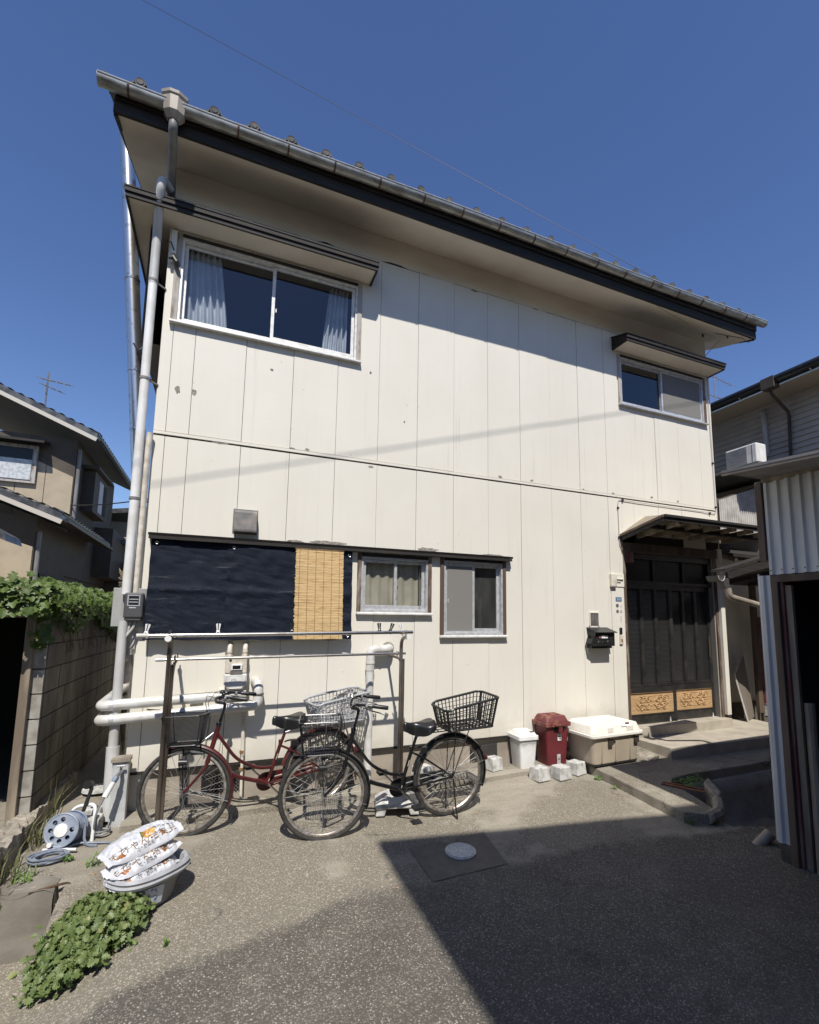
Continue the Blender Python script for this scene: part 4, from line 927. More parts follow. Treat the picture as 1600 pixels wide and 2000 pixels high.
# ---------------------------------------------------------------- white waste pipe with elbow
wp = MB(); wp.tube(fillet([(1.985,.02,1.215),(1.985,-.085,1.21),(1.775,-.085,1.205),(1.775,-.085,1.0)], .055, 6), .043, 16); wp.tube([(1.775,-.085,1.06),(1.772,-.085,.2),(1.77,-.10,-.12)], .039, 16)
wp = wp.build('waste_pipe', M_['pvc_white'], None, smooth=True); tag(wp, 'thick white waste pipe with elbows coming out of the wall behind the black bicycle', 'pipe')
for (M) in (Matrix.Translation((1.775,-.085,1.075)), Matrix.Translation((1.87,-.085,1.208)) @ Matrix.Rotation(pi/2,4,'Y'), Matrix.Translation((1.96,-.085,1.21)) @ Matrix.Rotation(pi/2,4,'Y')):
    mb = MB(); mb.lathe([(.0455,-.012),(.0475,-.010),(.0475,.010),(.0455,.012)], 18, M); mb.build('pipe_socket', M_['pvc_white'], wp, smooth=True, angle=30)
mb = MB(); mb.lathe([(.0,0),(.065,0),(.06,.01),(.045,.012)], 20, Matrix.Translation((1.985,-.002,1.215)) @ Matrix.Rotation(pi/2,4,'X')); mb.build('wall_collar', M_['fresh_peel'], wp)

# ---------------------------------------------------------------- mailbox
mbx = thing('mailbox', 'black wall mailbox with sloping lid and open side flap', 'mailbox', (4.73, -.08, 1.2))
mb = MB(); mb.prism([(.0,1.205),(-.15,1.205),(-.15,1.375),(.0,1.41)], 'x', 4.60, 4.90); mb.build('box', M_['black_metal'], mbx, bevel=.004)
mb = MB(); mb.add([(4.585,-.185,1.368),(4.915,-.185,1.368),(4.915,.0,1.425),(4.585,.0,1.425),(4.585,-.185,1.376),(4.915,-.185,1.376),(4.915,.0,1.433),(4.585,.0,1.433)], [(0,3,2,1),(4,5,6,7),(0,1,5,4),(1,2,6,5),(2,3,7,6),(3,0,4,7)]); mb.build('lid', M_['black_metal'], mbx)
mb = MB(); mb.box(4.59, -.09, 1.175, 4.905, .0, 1.205); mb.build('bottom_tray', M_['black_metal'], mbx)
for x in (4.635, 4.78):
    mb = MB(); mb.tube([(x+.008,-.152,1.25),(x,-.152,1.258),(x+.008,-.152,1.266),(x+.072,-.152,1.266),(x+.08,-.152,1.258),(x+.072,-.152,1.25)], .0035, 5, closed=True); mb.build('slot_ring', M_['chrome'], mbx)
nl = fixt('name_label', M_['white_print'], [(4.69,-.153,1.30,4.785,-.1505,1.335)], .001, mbx)
fixt('label_print', M_['black_print'], [(4.745,-.1545,1.318,4.778,-.153,1.33)], 0, nl)
mb = MB(); mb.lathe([(.010,0),(.016,0),(.016,.003),(.010,.003)], 18, Matrix.Translation((4.665,-.1505,1.318)) @ Matrix.Rotation(pi/2,4,'X')); mb.lathe([(0,0),(.008,0),(.008,.003),(0,.003)], 14, Matrix.Translation((4.665,-.1505,1.318)) @ Matrix.Rotation(pi/2,4,'X')); mb.build('round_sticker', simple('pale_red_print', (.5,.2,.16), .4), mbx)
mb = MB(); mb.add([(4.60,-.14,1.34),(4.565,-.13,1.30),(4.545,-.13,1.235),(4.60,-.14,1.215)], [(0,1,2,3)]); mb.add([(4.60,-.03,1.34),(4.565,-.03,1.30),(4.545,-.03,1.235),(4.60,-.03,1.215)], [(0,1,2,3)]); mb.add([(4.565,-.13,1.30),(4.565,-.03,1.30),(4.545,-.03,1.235),(4.545,-.13,1.235)], [(0,1,2,3)]); mb.build('side_flap', M_['black_metal'], mbx)
mb = MB(); mb.prism([(4.552,1.25),(4.572,1.292),(4.588,1.28),(4.575,1.235)], 'y', -.125, -.122); mb.build('folded_paper', M_['white_print'], mbx)
fixt('latch_knob', M_['black_plastic'], [(4.72,-.158,1.245,4.745,-.15,1.262)], .003, mbx)

# ---------------------------------------------------------------- laundry rack
lr = thing('laundry_rack', 'old tubular laundry stand with two bars in front of the wall', 'laundry rack', (1.0, -.5, -.16))
PY = -.53
for x, lean in ((.02, -.0), (1.945, 0.)):
    mb = MB()
    for dx, dy in ((0, 0), (.026, .018)): mb.tube([(x+dx, PY+dy, -.17), (x+dx, PY+dy, 1.14)], .0165, 10)
    mb.tube(fillet([(x, PY, 1.12), (x, PY, 1.335), (x, PY-.20, 1.35)], .11, 8), .0165, 10)
    mb.tube(fillet([(x+.026, PY+.018, 1.0), (x+.03, PY+.10, 1.135), (x+.03, PY+.44, 1.15)], .12, 8), .013, 10); mb.build('post', M_['steel_old'], lr, smooth=True)
    mb = MB(); mb.lathe([(0,0),(.023,0),(.023,.012),(0,.012)], 16, Matrix.Translation((x, PY-.20, 1.35)) @ Matrix.Rotation(pi/2,4,'X')); mb.build('end_cap', M_['white_plastic'], lr)
    mb = MB(); mb.tube([(x+.03, PY+.44, 1.15), (x+.03, PY+.46, 1.15)], .017, 10); mb.tube([(x+.03, PY+.45, 1.15), (x+.03, PY+.45, 1.2)], .006, 6)
    for hy in (PY-.12, PY-.03, ): mb.tube([(x, hy-.02, 1.41), (x, hy-.025, 1.375), (x, hy, 1.358), (x, hy+.025, 1.375), (x, hy+.02, 1.41)], .0045, 6)
    for hy in (PY+.13, PY+.2): mb.tube([(x+.03, hy-.02, 1.20), (x+.03, hy-.022, 1.17), (x+.03, hy, 1.155), (x+.03, hy+.022, 1.17), (x+.03, hy+.02, 1.20)], .004, 6)
    mb.build('pole_hook', M_['steel'], lr)
mb = MB(); mb.tube([(-.20, PY-.10, 1.368), (2.02, PY-.10, 1.392)], .0155, 14); mb.build('drying_pole', M_['steel'], lr, smooth=True)
mb = MB(); mb.tube([(-.20, PY-.10, 1.368), (-.12, PY-.10, 1.369)], .0175, 14); mb.build('pole_end', M_['pvc_white'], lr)
mb = MB(); mb.tube([(-.09, PY+.20, 1.165), (2.06, PY+.20, 1.178)], .0125, 14); mb.build('drying_pole', M_['steel'], lr, smooth=True)
mb = MB(); mb.tube([(-.09, PY+.20, 1.165), (-.03, PY+.20, 1.1655)], .0155, 14); mb.build('pole_end', M_['alum'], lr)
def peg(x, z0_, mt, tilt, label, y=PY-.10):
    o_ = thing('clothes_peg', label, 'clothes peg', (x, y, z0_), group='clothes pegs on the laundry pole')
    M = Matrix.Rotation(tilt, 4, 'Y')
    for s in (-1, 1):
        mb = MB(); mb.add([(s*.004,-.006,.075),(s*.018,-.006,.070),(s*.010,-.006,.02),(s*.022,-.006,-.02),(s*.012,-.006,-.028),(s*.003,-.006,.01),
                         (s*.004,.006,.075),(s*.018,.006,.070),(s*.010,.006,.02),(s*.022,.006,-.02),(s*.012,.006,-.028),(s*.003,.006,.01)],
               [(0,1,2,5),(5,2,3,4),(6,11,8,7),(11,10,9,8),(0,6,7,1),(1,7,8,2),(2,8,9,3),(3,9,10,4),(4,10,11,5),(5,11,6,0)]).xf(M)
        mb.build('jaw', mt, o_, local=True)
    mb = MB(); mb.tube([(-.012,0,.012),(.012,0,.012)], .006, 6).xf(M); mb.build('spring', M_['chrome'], o_, local=True)
peg(-.14, 1.385, M_['white_plastic'], .15, 'white clothes peg at the pole end nearest the electricity meter')
peg(.36, 1.39, M_['white_plastic'], 0., 'white clothes peg clipped in front of the navy shade cloth')
peg(.93, 1.396, M_['black_plastic'], 0., 'dark clothes peg beside the edge of the reed blind')
peg(1.70, 1.402, M_['black_plastic'], -.1, 'dark upright clothes peg below the small curtained window')
peg(1.80, 1.402, M_['black_plastic'], .35, 'dark tilted clothes peg left of the pole hooks below the small window')
peg(1.915, 1.40, M_['white_plastic'], -.2, 'clear plastic clothes peg against the last pole hooks')

# ---------------------------------------------------------------- bicycles
def bicycle(name, label, mid, dirv, paint, front, rear, rear_label, gzv, roll=0., steer=0., R=.335, pitch=0):
    rz = atan2(dirv[1], dirv[0])
    M0 = Matrix.Translation((mid[0], mid[1], gzv)) @ Matrix.Rotation(rz, 4, 'Z') @ Matrix.Rotation(-pitch, 4, 'Y') @ Matrix.Rotation(roll, 4, 'X')
    B = thing(name, label, 'bicycle', mat=M0)
    FX, RX = .555, -.555; AX = R+.008
    hb, ht = Vector((.40, 0, .545)), Vector((.335, 0, .80))
    axd = (ht-hb).normalized()
    S = Matrix.Translation(hb) @ Matrix.Rotation(steer, 4, axd) @ Matrix.Translation(-hb)
    I = Matrix.Identity(4)
    def bl(mb, nme, mt, par=B, T=I, **k): return mb.xf(T).build(nme, mt, par, local=True, **k)
    def wheel(cx, T):
        wb = MB(); wb.tube([(cx+R*cos(a*2*pi/56), 0, AX+R*sin(a*2*pi/56)) for a in range(56)], .0185, 10, closed=True)
        Wh = bl(wb, 'wheel', M_['black_rubber'], T=T, smooth=True)
        mb = MB(); r2 = R-.028
        n_ = 56; vs = []; fs = []
        prof = [(r2+.008,-.011),(r2-.006,-.012),(r2-.013,-.004),(r2-.013,.004),(r2-.006,.012),(r2+.008,.011)]
        for a in range(n_):
            for pr, py in prof: vs.append((cx+pr*cos(a*2*pi/n_), py, AX+pr*sin(a*2*pi/n_)))
        for a in range(n_):
            for j in range(6): fs.append((a*6+j, a*6+(j+1)%6, ((a+1)%n_)*6+(j+1)%6, ((a+1)%n_)*6+j))
        mb.add(vs, fs); bl(mb, 'rim', M_['rust_chrome'], Wh, T, smooth=True)
        mb = MB()
        for k in range(32):
            a = k*2*pi/32; s = 1 if k % 2 else -1; a0 = a+s*(1.15 if (k//2) % 2 else -1.15)
            mb.tube([(cx+.021*cos(a0), s*.028, AX+.021*sin(a0)), (cx+(r2-.012)*cos(a), s*.002, AX+(r2-.012)*sin(a))], .0014, 4, cap=False)
        bl(mb, 'spokes', M_['spoke'], Wh, T)
        mb = MB(); mb.tube([(cx,-.05,AX),(cx,-.035,AX),(cx,.035,AX),(cx,.05,AX)], .007, 10); mb.tube([(cx,-.034,AX),(cx,-.030,AX)], .024, 14); mb.tube([(cx,.030,AX),(cx,.034,AX)], .024, 14); mb.tube([(cx,-.032,AX),(cx,.032,AX)], .014, 12); bl(mb, 'hub', M_['chrome'], Wh, T, smooth=True, angle=40)
        mb = MB(); mb.box(cx+.12, -.004, AX-.21, cx+.19, .004, AX-.18); return Wh
    def fender(cx, a0, a1, T, mt, stay):
        rr = R+.034; n_ = 28; prof = [(-.028, -.016), (-.022, -.004), (0, .003), (.022, -.004), (.028, -.016), (.024, -.016), (0, 0), (-.024, -.016)]
        vs = []; fs = []; k_ = len(prof)
        for i in range(n_+1):
            a = a0+(a1-a0)*i/n_
            for py, pr in prof: vs.append((cx+(rr+pr)*cos(a), py, AX+(rr+pr)*sin(a)))
        for i in range(n_):
            for j in range(k_): fs.append((i*k_+j, i*k_+(j+1)%k_, (i+1)*k_+(j+1)%k_, (i+1)*k_+j))
        mb = MB(); mb.add(vs, fs); o_ = bl(mb, 'mudguard', mt, T=T, smooth=True, angle=40)
        mb = MB()
        for s in (-1, 1):
            for st_ in stay: mb.tube([(cx, s*.045, AX), (cx+(rr-.02)*cos(st_), s*.028, AX+(rr-.02)*sin(st_))], .0017, 5)
        bl(mb, 'stay', M_['stay'], o_, T)
    wheel(FX, S); wheel(RX, I)
    fender(FX, radians(58), radians(202), S, paint, (radians(196),)); fender(RX, radians(12), radians(204), I, paint, (radians(200), radians(165)))
    bb = Vector((-.085, 0, .285)); sc = Vector((-.185, 0, .60)); stp = Vector((-.245, 0, .76))
    f = MB(); r_ = .0155
    f.tube(fillet([ht-axd*.04, Vector((.18,0,.52)), Vector((.0,0,.42)), Vector((-.125,0,.41))], .25, 8), .0135, 10)
    f.tube(fillet([hb+axd*.04, Vector((.22,0,.40)), bb+Vector((.05,0,.02)), bb], .25, 8), .017, 12)
    f.tube([bb, sc], r_, 12); f.tube([hb-axd*.015, ht+axd*.01], .0185, 14)
    for s in (-1, 1):
        f.tube([bb+Vector((0,s*.02,0)), (-.25,s*.045,.31), (RX,s*.058,AX)], .0095, 8)
        f.tube([sc+Vector((0,s*.012,-.02)), (-.30,s*.045,.52), (RX,s*.058,AX)], .0075, 8)
    f.tube([bb+Vector((0,-.035,0)), bb+Vector((0,.035,0))], .021, 14)
    bl(f, 'frame', paint, smooth=True)
    mb = MB()
    for (p_, q_) in ((.05, .12), (.6, .75)): mb.tube([bb.lerp(sc, p_)+Vector((0,.0168,0)), bb.lerp(sc, q_)+Vector((0,.0168,0))], .003, 5)
    bl(mb, 'frame_decal', M_['cream_pipe'])
    mb = MB(); mb.tube([sc-Vector((-.004,0,.02)), stp], .0128, 12); mb.lathe([(.019,0),(.019,.03)], 14, Matrix.Translation(sc)); bl(mb, 'seat_post', paint, smooth=True)
    # saddle
    mb = MB(); nu, nv = 22, 14
    def sad(u, v):
        x = -.105-.275*u; w_ = (.026+.088*sm(.30, .78, u))*(1-.25*sm(.9, 1, u)); 
        if u < .04: w_ *= .6
        a = pi*(v*1.2-.1); yy = w_*cos(a); zz = .775+.055*sin(max(0, min(pi, a)))*(1 if u > .03 else .7)-(.022+.034*sin(pi*min(1, u*1.05))**1.5)*(1 if a < 0 or a > pi else 0) + .018*sm(.6, 1, u)+.012*sm(.25, 0, u)-.012*cos(v*2*pi-pi)*0
        zz -= .012*math.exp(-((v-.5)/.09)**2)*sm(.55, .9, u)
        return (x, yy, zz)
    mb.grid(nu, nv, sad)
    base = len(mb.v); mb.add([sad(0, k/nv) for k in range(nv+1)], [tuple(range(nv+1))]); mb.add([sad(1, k/nv) for k in range(nv+1)], [tuple(range(nv+1))])
    mb.add([sad(k/nu, 0) for k in range(nu+1)]+[sad(k/nu, 1) for k in range(nu+1)], [(k, k+1, nu+2+k, nu+1+k) for k in range(nu)])
    Sd = bl(mb, 'saddle', M_['saddle'], smooth=True, angle=70)
    mb = MB()
    for s in (-1, 1):
        mb.tube([(-.14, s*.012, .765), (-.22, s*.018, .752), (-.33, s*.03, .765)], .0035, 6)
        mb.tube([(-.31+.014*cos(a*.9), s*.05+.014*sin(a*.9), .74+.0022*a) for a in range(20)], .003, 5)
    bl(mb, 'saddle_rail', M_['chrome'], Sd)
    # fork
    mb = MB(); mb.tube([hb-axd*.05, ht+axd*.03], .013, 12)
    for s in (-1, 1):
        mb.tube(fillet([hb-axd*.03+Vector((0,s*.012,0)), hb-axd*.045+Vector((0,s*.046,0)), (.475,s*.048,.42), (FX,s*.05,AX)], .10, 6), [.011]*1+[.0115]*13 if False else .0105, 10)
    bl(mb, 'fork', paint, T=S, smooth=True)
    st = ht+axd*.17
    mb = MB(); mb.tube([ht+axd*.02, st-axd*.02], .0115, 12); mb.tube(fillet([st-axd*.02, st+Vector((.0,0,.025)), st+Vector((.05,0,.03))], .02), .0125, 10); mb.lathe([(.021,0),(.021,.02),(.016,.03)], 14, Matrix.Translation(ht+axd*.012)); bl(mb, 'stem', M_['black_paint'], T=S, smooth=True)
    c_ = st+Vector((.05, 0, .03))
    mb = MB(); pts = []
    for s in (-1, 1):
        P_ = [c_, c_+Vector((.012,s*.06,.01)), c_+Vector((-.01,s*.17,.055)), c_+Vector((-.07,s*.245,.06)), c_+Vector((-.25,s*.27,.035))]
        mb.tube(fillet(P_, .07, 6), .011, 10)
    hbars = bl(mb, 'handlebar', M_['black_paint'], T=S, smooth=True)
    for s in (-1, 1):
        mb = MB(); mb.tube([c_+Vector((-.135,s*.2535,.051)), c_+Vector((-.15,s*.256,.05)), c_+Vector((-.25,s*.27,.035)), c_+Vector((-.258,s*.271,.034))], [.014,.0165,.0165,.013], 12); bl(mb, 'grip', M_['black_rubber'] if False else M_['black_plastic'], hbars, T=S, smooth=True, angle=50)
        mb = MB(); mb.tube([c_+Vector((-.09,s*.252,.045)), c_+Vector((-.12,s*.235,.015)), c_+Vector((-.19,s*.24,-.004)), c_+Vector((-.235,s*.255,-.022))], [.008,.006,.005,.004], 7); mb.tube([c_+Vector((-.085,s*.247,.055)), c_+Vector((-.10,s*.25,.05))], .017, 10); bl(mb, 'brake_lever', M_['grey_plastic'], hbars, T=S, smooth=True)
        mb = MB(); mb.tube([c_+Vector((-.09,s*.235,.03)), c_+Vector((.06,s*.16,.07)), c_+Vector((.09,s*.05,.0)), c_+Vector((.06,s*.02,-.12)), hb+Vector((.03,s*.02,.02))], .0026, 5); bl(mb, 'brake_cable', M_['cable'], hbars, T=S)
    mb = MB(); mb.lathe([(.006,0),(.006,.018),(.024,.022),(.024,.03),(.012,.046),(0,.048)], 16, Matrix.Translation(c_+Vector((-.005,-.12,.045)))); bl(mb, 'bell', M_['chrome'] if 'black' in name else M_['black_plastic'], hbars, T=S, smooth=True)
    # headlamp and brake
    mb = MB(); mb.tube([(.585,-.0,.62),(.53,.0,.63)], [.026,.018], 12); mb.box(.43,-.012,.60,.53,.012,.612); bl(mb, 'brake_caliper', M_['black_plastic'], T=S, bevel=.002)
    mb = MB(); mb.tube([(.595,.065,.56),(.535,.065,.56)], [.028,.02], 14); bl(mb, 'headlamp', M_['black_plastic'], T=S, smooth=True)
    # crank, chain guard, pedals
    mb = MB(); mb.tube([bb+Vector((0,-.06,0)), bb+Vector((0,.06,0))], .009, 10); mb.tube([bb+Vector((0,.055,0)), bb+Vector((-.115,.065,-.12))], .0085, 8); mb.tube([bb+Vector((0,-.055,0)), bb+Vector((.115,-.065,.12))], .0085, 8); cr = bl(mb, 'crank', M_['chrome'], smooth=True)
    for s, p_ in ((1, bb+Vector((-.115,.075,-.12))), (-1, bb+Vector((.115,-.075,.12)))):
        mb = MB(); mb.box(p_.x-.045, min(p_.y, p_.y+s*.085), p_.z-.012, p_.x+.045, max(p_.y, p_.y+s*.085), p_.z+.012); bl(mb, 'pedal', M_['black_plastic'], cr, bevel=.004)
    g = MB(); yy = -.055
    side = 1 if False else -1
    P_ = []
    for i in range(15): a = radians(70)+radians(220)*i/14; a = radians(80)-radians(220)*i/14; P_.append((bb.x+.078*cos(a), bb.z+.078*sin(a)))
    P_ += [(RX+.09, AX-.030), (RX+.02, AX-.034), (RX-.01, AX), (RX+.02, AX+.034)]
    g.prism(P_, 'y', -.056, -.040)
    gd = bl(g, 'chain_guard', paint if 'red' in name else M_['black_plastic'], bevel=.004)
    mb = MB(); mb.bar((bb.x-.07, -.0385, bb.z+.03), (RX+.06, -.0385, AX+.012), .002, .008); mb.bar((bb.x-.07, -.0385, bb.z-.03), (RX+.06, -.0385, AX-.018), .002, .004); bl(mb, 'guard_stripe', M_['cream_pipe'] if 'red' in name else M_['alum'], gd)
    # carrier
    mb = MB(); zt = AX+R+.07
    for s in (-1, 1):
        mb.tube(fillet([(-.21, s*.035, zt-.03), (-.30, s*.07, zt), (-.78, s*.07, zt), (-.80, s*.02, zt)], .03), .005, 6)
        mb.tube([(RX, s*.062, AX), (RX-.02, s*.07, zt)], .0045, 6); mb.tube([(RX, s*.062, AX), (RX-.16, s*.07, zt)], .0045, 6)
    for k in range(6): mb.tube([(-.33-.085*k, -.07, zt), (-.33-.085*k, .07, zt)], .004, 6)
    mb.tube([(-.30, .0, zt), (-.78, .0, zt)], .004, 6)
    bl(mb, 'carrier', M_['chrome'] if 'red' in name else M_['black_paint'], smooth=True)
    # stand
    mb = MB()
    for s in (-1, 1): mb.tube([(RX-.0, s*.07, AX-.02), (RX-.015, s*.10, .07), (RX-.02, s*.12, .012)], .0065, 7)
    mb.tube([(RX-.02, -.12, .012), (RX-.02, .12, .012)], .0065, 7); bl(mb, 'kickstand', M_['black_paint'] if 'black' in name else M_['chrome'], smooth=True)
    mb = MB(); mb.tube([(-.235+.07*cos(a*pi/8)-.06, .03*0+.055*sin(a*pi/8), .60) for a in range(9, 16)], .008, 6); mb.box(-.31, .03, .575, -.26, .06, .625); bl(mb, 'ring_lock', M_['black_plastic'], bevel=.003)
    mb = MB(); mb.lathe([(0,0),(.022,0),(.02,.012),(0,.014)], 14, Matrix.Translation((RX-R-.036, 0, AX+.10)) @ Matrix.Rotation(-pi/2, 4, 'Y')); bl(mb, 'reflector', M_['maroon'], smooth=True)
    # front basket
    def loopz(x0, x1, w0, z, cr_=.04, n_=4):
        pts = []
        for (cx, cy, a0) in ((x1-cr_, w0-cr_, 0), (x0+cr_, w0-cr_, pi/2), (x0+cr_, -w0+cr_, pi), (x1-cr_, -w0+cr_, 1.5*pi)):
            for i in range(n_+1): a = a0+pi/2*i/n_; pts.append(Vector((cx+cr_*cos(a), cy+cr_*sin(a), z)))
        return pts
    def resamp(pts, n_):
        L_ = [0]; k_ = len(pts)
        for i in range(k_): L_.append(L_[-1]+(pts[(i+1) % k_]-pts[i]).length)
        out = []
        for j in range(n_):
            d = L_[-1]*j/n_; i = 0
            while L_[i+1] < d: i += 1
            t_ = (d-L_[i])/max(1e-9, L_[i+1]-L_[i]); out.append(pts[i].lerp(pts[(i+1) % k_], t_))
        return out
    if front == 'wire':
        T0, B0 = loopz(.425, .755, .175, .925), loopz(.45, .725, .135, .675)
        bm_ = MB(); bm_.tube(T0, .0048, 6, closed=True)
        bk = bl(bm_, 'front_basket', M_['black_paint'], T=S); bm_ = MB(); bm_.tube(B0, .004, 6, closed=True); bl(bm_, 'bottom_ring', M_['black_paint'], bk, S)
        t_, b_ = resamp(T0, 60), resamp(B0, 60); mb = MB()
        for k in range(60): mb.tube([t_[k], b_[k]], .0016, 4, cap=False)
        for q in (.06, .14, .30, .46, .60, .68, .76, .84, .92):
            mb.tube([t_[k].lerp(b_[k], q) for k in range(60)], .0016, 4, closed=True)
        for k in range(14): x = .46+.26*k/13; mb.tube([(x,-.132,.676),(x,.132,.676)], .0016, 4, cap=False)
        for k in range(12): y = -.125+.25*k/11; mb.tube([(.452,y,.676),(.723,y,.676)], .0016, 4, cap=False)
        for k in range(60):      # loose woven diagonal wires
            if k % 2 == 0: mb.tube([t_[k].lerp(b_[k], .02), t_[(k+2) % 60].lerp(b_[(k+2) % 60], .45)], .0013, 4, cap=False)
        bl(mb, 'basket_wires', M_['black_paint'], bk, S)
    else:
        T0, B0 = loopz(.43, .73, .165, .915), loopz(.455, .69, .115, .69)
        bm_ = MB(); bm_.tube(T0, .0042, 6, closed=True); bm_.tube(B0, .006, 6, closed=True)
        for c4 in (2, 7, 12, 17): bm_.tube([T0[c4], B0[c4]], .0035, 5)
        bk = bl(bm_, 'front_basket', M_['black_paint'], T=S)
        n_ = 130; t_, b_ = resamp(T0, n_), resamp(B0, n_); mb = MB()
        for k in range(n_): mb.tube([t_[k], b_[k]], .0007, 3, cap=False)
        for q in range(1, 30): mb.tube([t_[k].lerp(b_[k], q/30) for k in range(0, n_, 2)], .0007, 3, closed=True)
        for k in range(30): x = .46+.225*k/29; mb.tube([(x,-.113,.69),(x,.113,.69)], .001, 3, cap=False)
        for k in range(24): y = -.11+.22*k/23; mb.tube([(.457,y,.69),(.688,y,.69)], .001, 3, cap=False)
        bl(mb, 'basket_mesh', M_['black_metal'], bk, S)
    mb = MB(); mb.tube([(.455,-.04,.70),(.42,-.03,.72),(.37,0,.76)], .005, 6); mb.tube([(.455,.04,.70),(.42,.03,.72),(.37,0,.76)], .005, 6); mb.tube([(.58,.05,.685),(.56,.052,AX+.02)], .004, 6); mb.tube([(.58,-.05,.685),(.56,-.052,AX+.02)], .004, 6); bl(mb, 'basket_bracket', M_['black_paint'], T=S)
    # rear child/shopping basket in moulded plastic
    mt = M_[rear]
    zb = zt+.012
    x0b, x1b, x0t, x1t = -.93, -.475, -.975, -.435
    hb_, ht_ = .145, .175
    def rim(x, s):      # rim height: low at the front, arching up to the back
        u = (x-x1t)/(x0t-x1t); return zb+.175+.075*sm(0, .35, u)
    Tt = loopz(x0t, x1t, ht_, 0, .06, 5); Bt = loopz(x0b, x1b, hb_, 0, .05, 5)
    for p_ in Tt: p_.z = rim(p_.x, 0)
    for p_ in Bt: p_.z = zb
    mb = MB(); mb.tube(Tt, .011, 8, closed=True); mb.tube(Bt, .009, 6, closed=True)
    n_ = 44; t_, b_ = resamp(Tt, n_), resamp(Bt, n_)
    for k in range(n_): mb.bar(t_[k], b_[k], .0055, .0075, upv=(1, 0, 0) if abs(t_[k].y) > .12 else (0, 1, 0))
    for q in (.18, .36, .54, .72, .86):
        P_ = [t_[k].lerp(b_[k], q) for k in range(n_)]
        mb.tube(P_, .0034, 4, closed=True)
    for c4 in (2, 8, 14, 20): mb.bar(Tt[c4], Bt[c4], .022, .012)
    for k in range(9): x = x0b+.02+(x1b-x0b-.04)*k/8; mb.bar((x,-hb_,zb), (x,hb_,zb), .014, .006)
    for k in range(5): y = -.11+.22*k/4; mb.bar((x0b,y,zb), (x1b,y,zb), .014, .006)
    bl(mb, 'rear_basket', mt)['label'] = rear_label
    return B
bicycle('black_bicycle', 'black city bicycle with wire front basket and dark rear basket, nearer the camera', (1.761, -.848), (-.99908, -.0429), M_['black_paint'], 'wire', 'black_plastic', 'dark moulded rear basket', -.202, roll=radians(-3), steer=radians(-13), R=.333, pitch=-.02)
bicycle('red_bicycle', 'dark red city bicycle with black mesh front basket and pale rear basket, against the wall', (.735, -.37), (-.9739, -.2269), M_['red_paint'], 'mesh', 'lgrey_plastic', 'pale blue-grey moulded rear basket', -.170, roll=radians(-2), steer=radians(-24), R=.325, pitch=-.01)
# ---------------------------------------------------------------- bins and storage box
def tub(mb, x0, x1, y0, y1, z0, z1, tx, ty, cr=.03, n_=4, rings=6, cap=True):
    """rounded tapered tub: bottom inset by tx, ty"""
    vs = []; fs = []
    for r_ in range(rings+1):
        t_ = r_/rings; ix, iy = tx*(1-t_), ty*(1-t_); z = z0+(z1-z0)*t_
        for (cx, cy, a0) in ((x1-ix-cr, y1-iy-cr, 0), (x0+ix+cr, y1-iy-cr, pi/2), (x0+ix+cr, y0+iy+cr, pi), (x1-ix-cr, y0+iy+cr, 1.5*pi)):
            for i in range(n_+1): a = a0+pi/2*i/n_; vs.append((cx+cr*cos(a), cy+cr*sin(a), z))
    k = 4*(n_+1)
    for r_ in range(rings):
        for j in range(k): fs.append((r_*k+j, r_*k+(j+1)%k, (r_+1)*k+(j+1)%k, (r_+1)*k+j))
    fs.append(tuple(range(k)))
    if cap: fs.append(tuple(rings*k+j for j in range(k)))
    return mb.add(vs, fs)
# white bin
zg = -.092
wb = thing('white_bin', 'small white lidded bin lined with a thin plastic bag', 'bin', (3.57, -.13, zg), rz=radians(-3))
mb = MB(); tub(mb, -.135, .085, -.125, .13, 0, .30, .022, .02, .025); mb.build('bin_body', M_['white_plastic'], wb, local=True, smooth=True, angle=40)
mb = MB(); tub(mb, -.15, .10, -.14, .145, .30, .345, .0, .0, .03, rings=1); mb.build('lid_rim', M_['white_plastic'], wb, local=True, bevel=.005)
mb = MB(); tub(mb, -.135, .085, -.125, .13, .345, .385, -.0, -.0, .03, rings=1)
for i in range(len(mb.v)):
    if mb.v[i].z > .36: mb.v[i].x *= .78; mb.v[i].y *= .8
mb.build('lid', M_['white_plastic'], wb, local=True, bevel=.005)
mb = MB(); mb.box(.0, -.11, .383, .055, -.075, .388); mb.build('lid_label', M_['vent_metal'], wb, local=True)
mb = MB(); mb.box(.035, -.108, .05, .06, -.1055, .115); mb.build('body_label', M_['lgrey_plastic'], wb, local=True)
mb = MB(); n_ = 90
def bagedge(u, v):
    a = u*2*pi; r1 = .152; x = -.025+(.128+.006*noise.noise((u*30, v*3, 1)))*max(-1, min(1, 1.35*cos(a))); y = .003+(.143+.006*noise.noise((u*26, v*4, 7)))*max(-1, min(1, 1.35*sin(a)))
    return (x, y, .305-.05*v*(1+.5*noise.noise((u*14, 3, 0))))
mb.grid(n_, 4, bagedge); mb.build('bag_liner', glassmat('thin_poly_bag', (.8, .8, .8), 1.0, .12, .25), wb, local=True, smooth=True, angle=180)
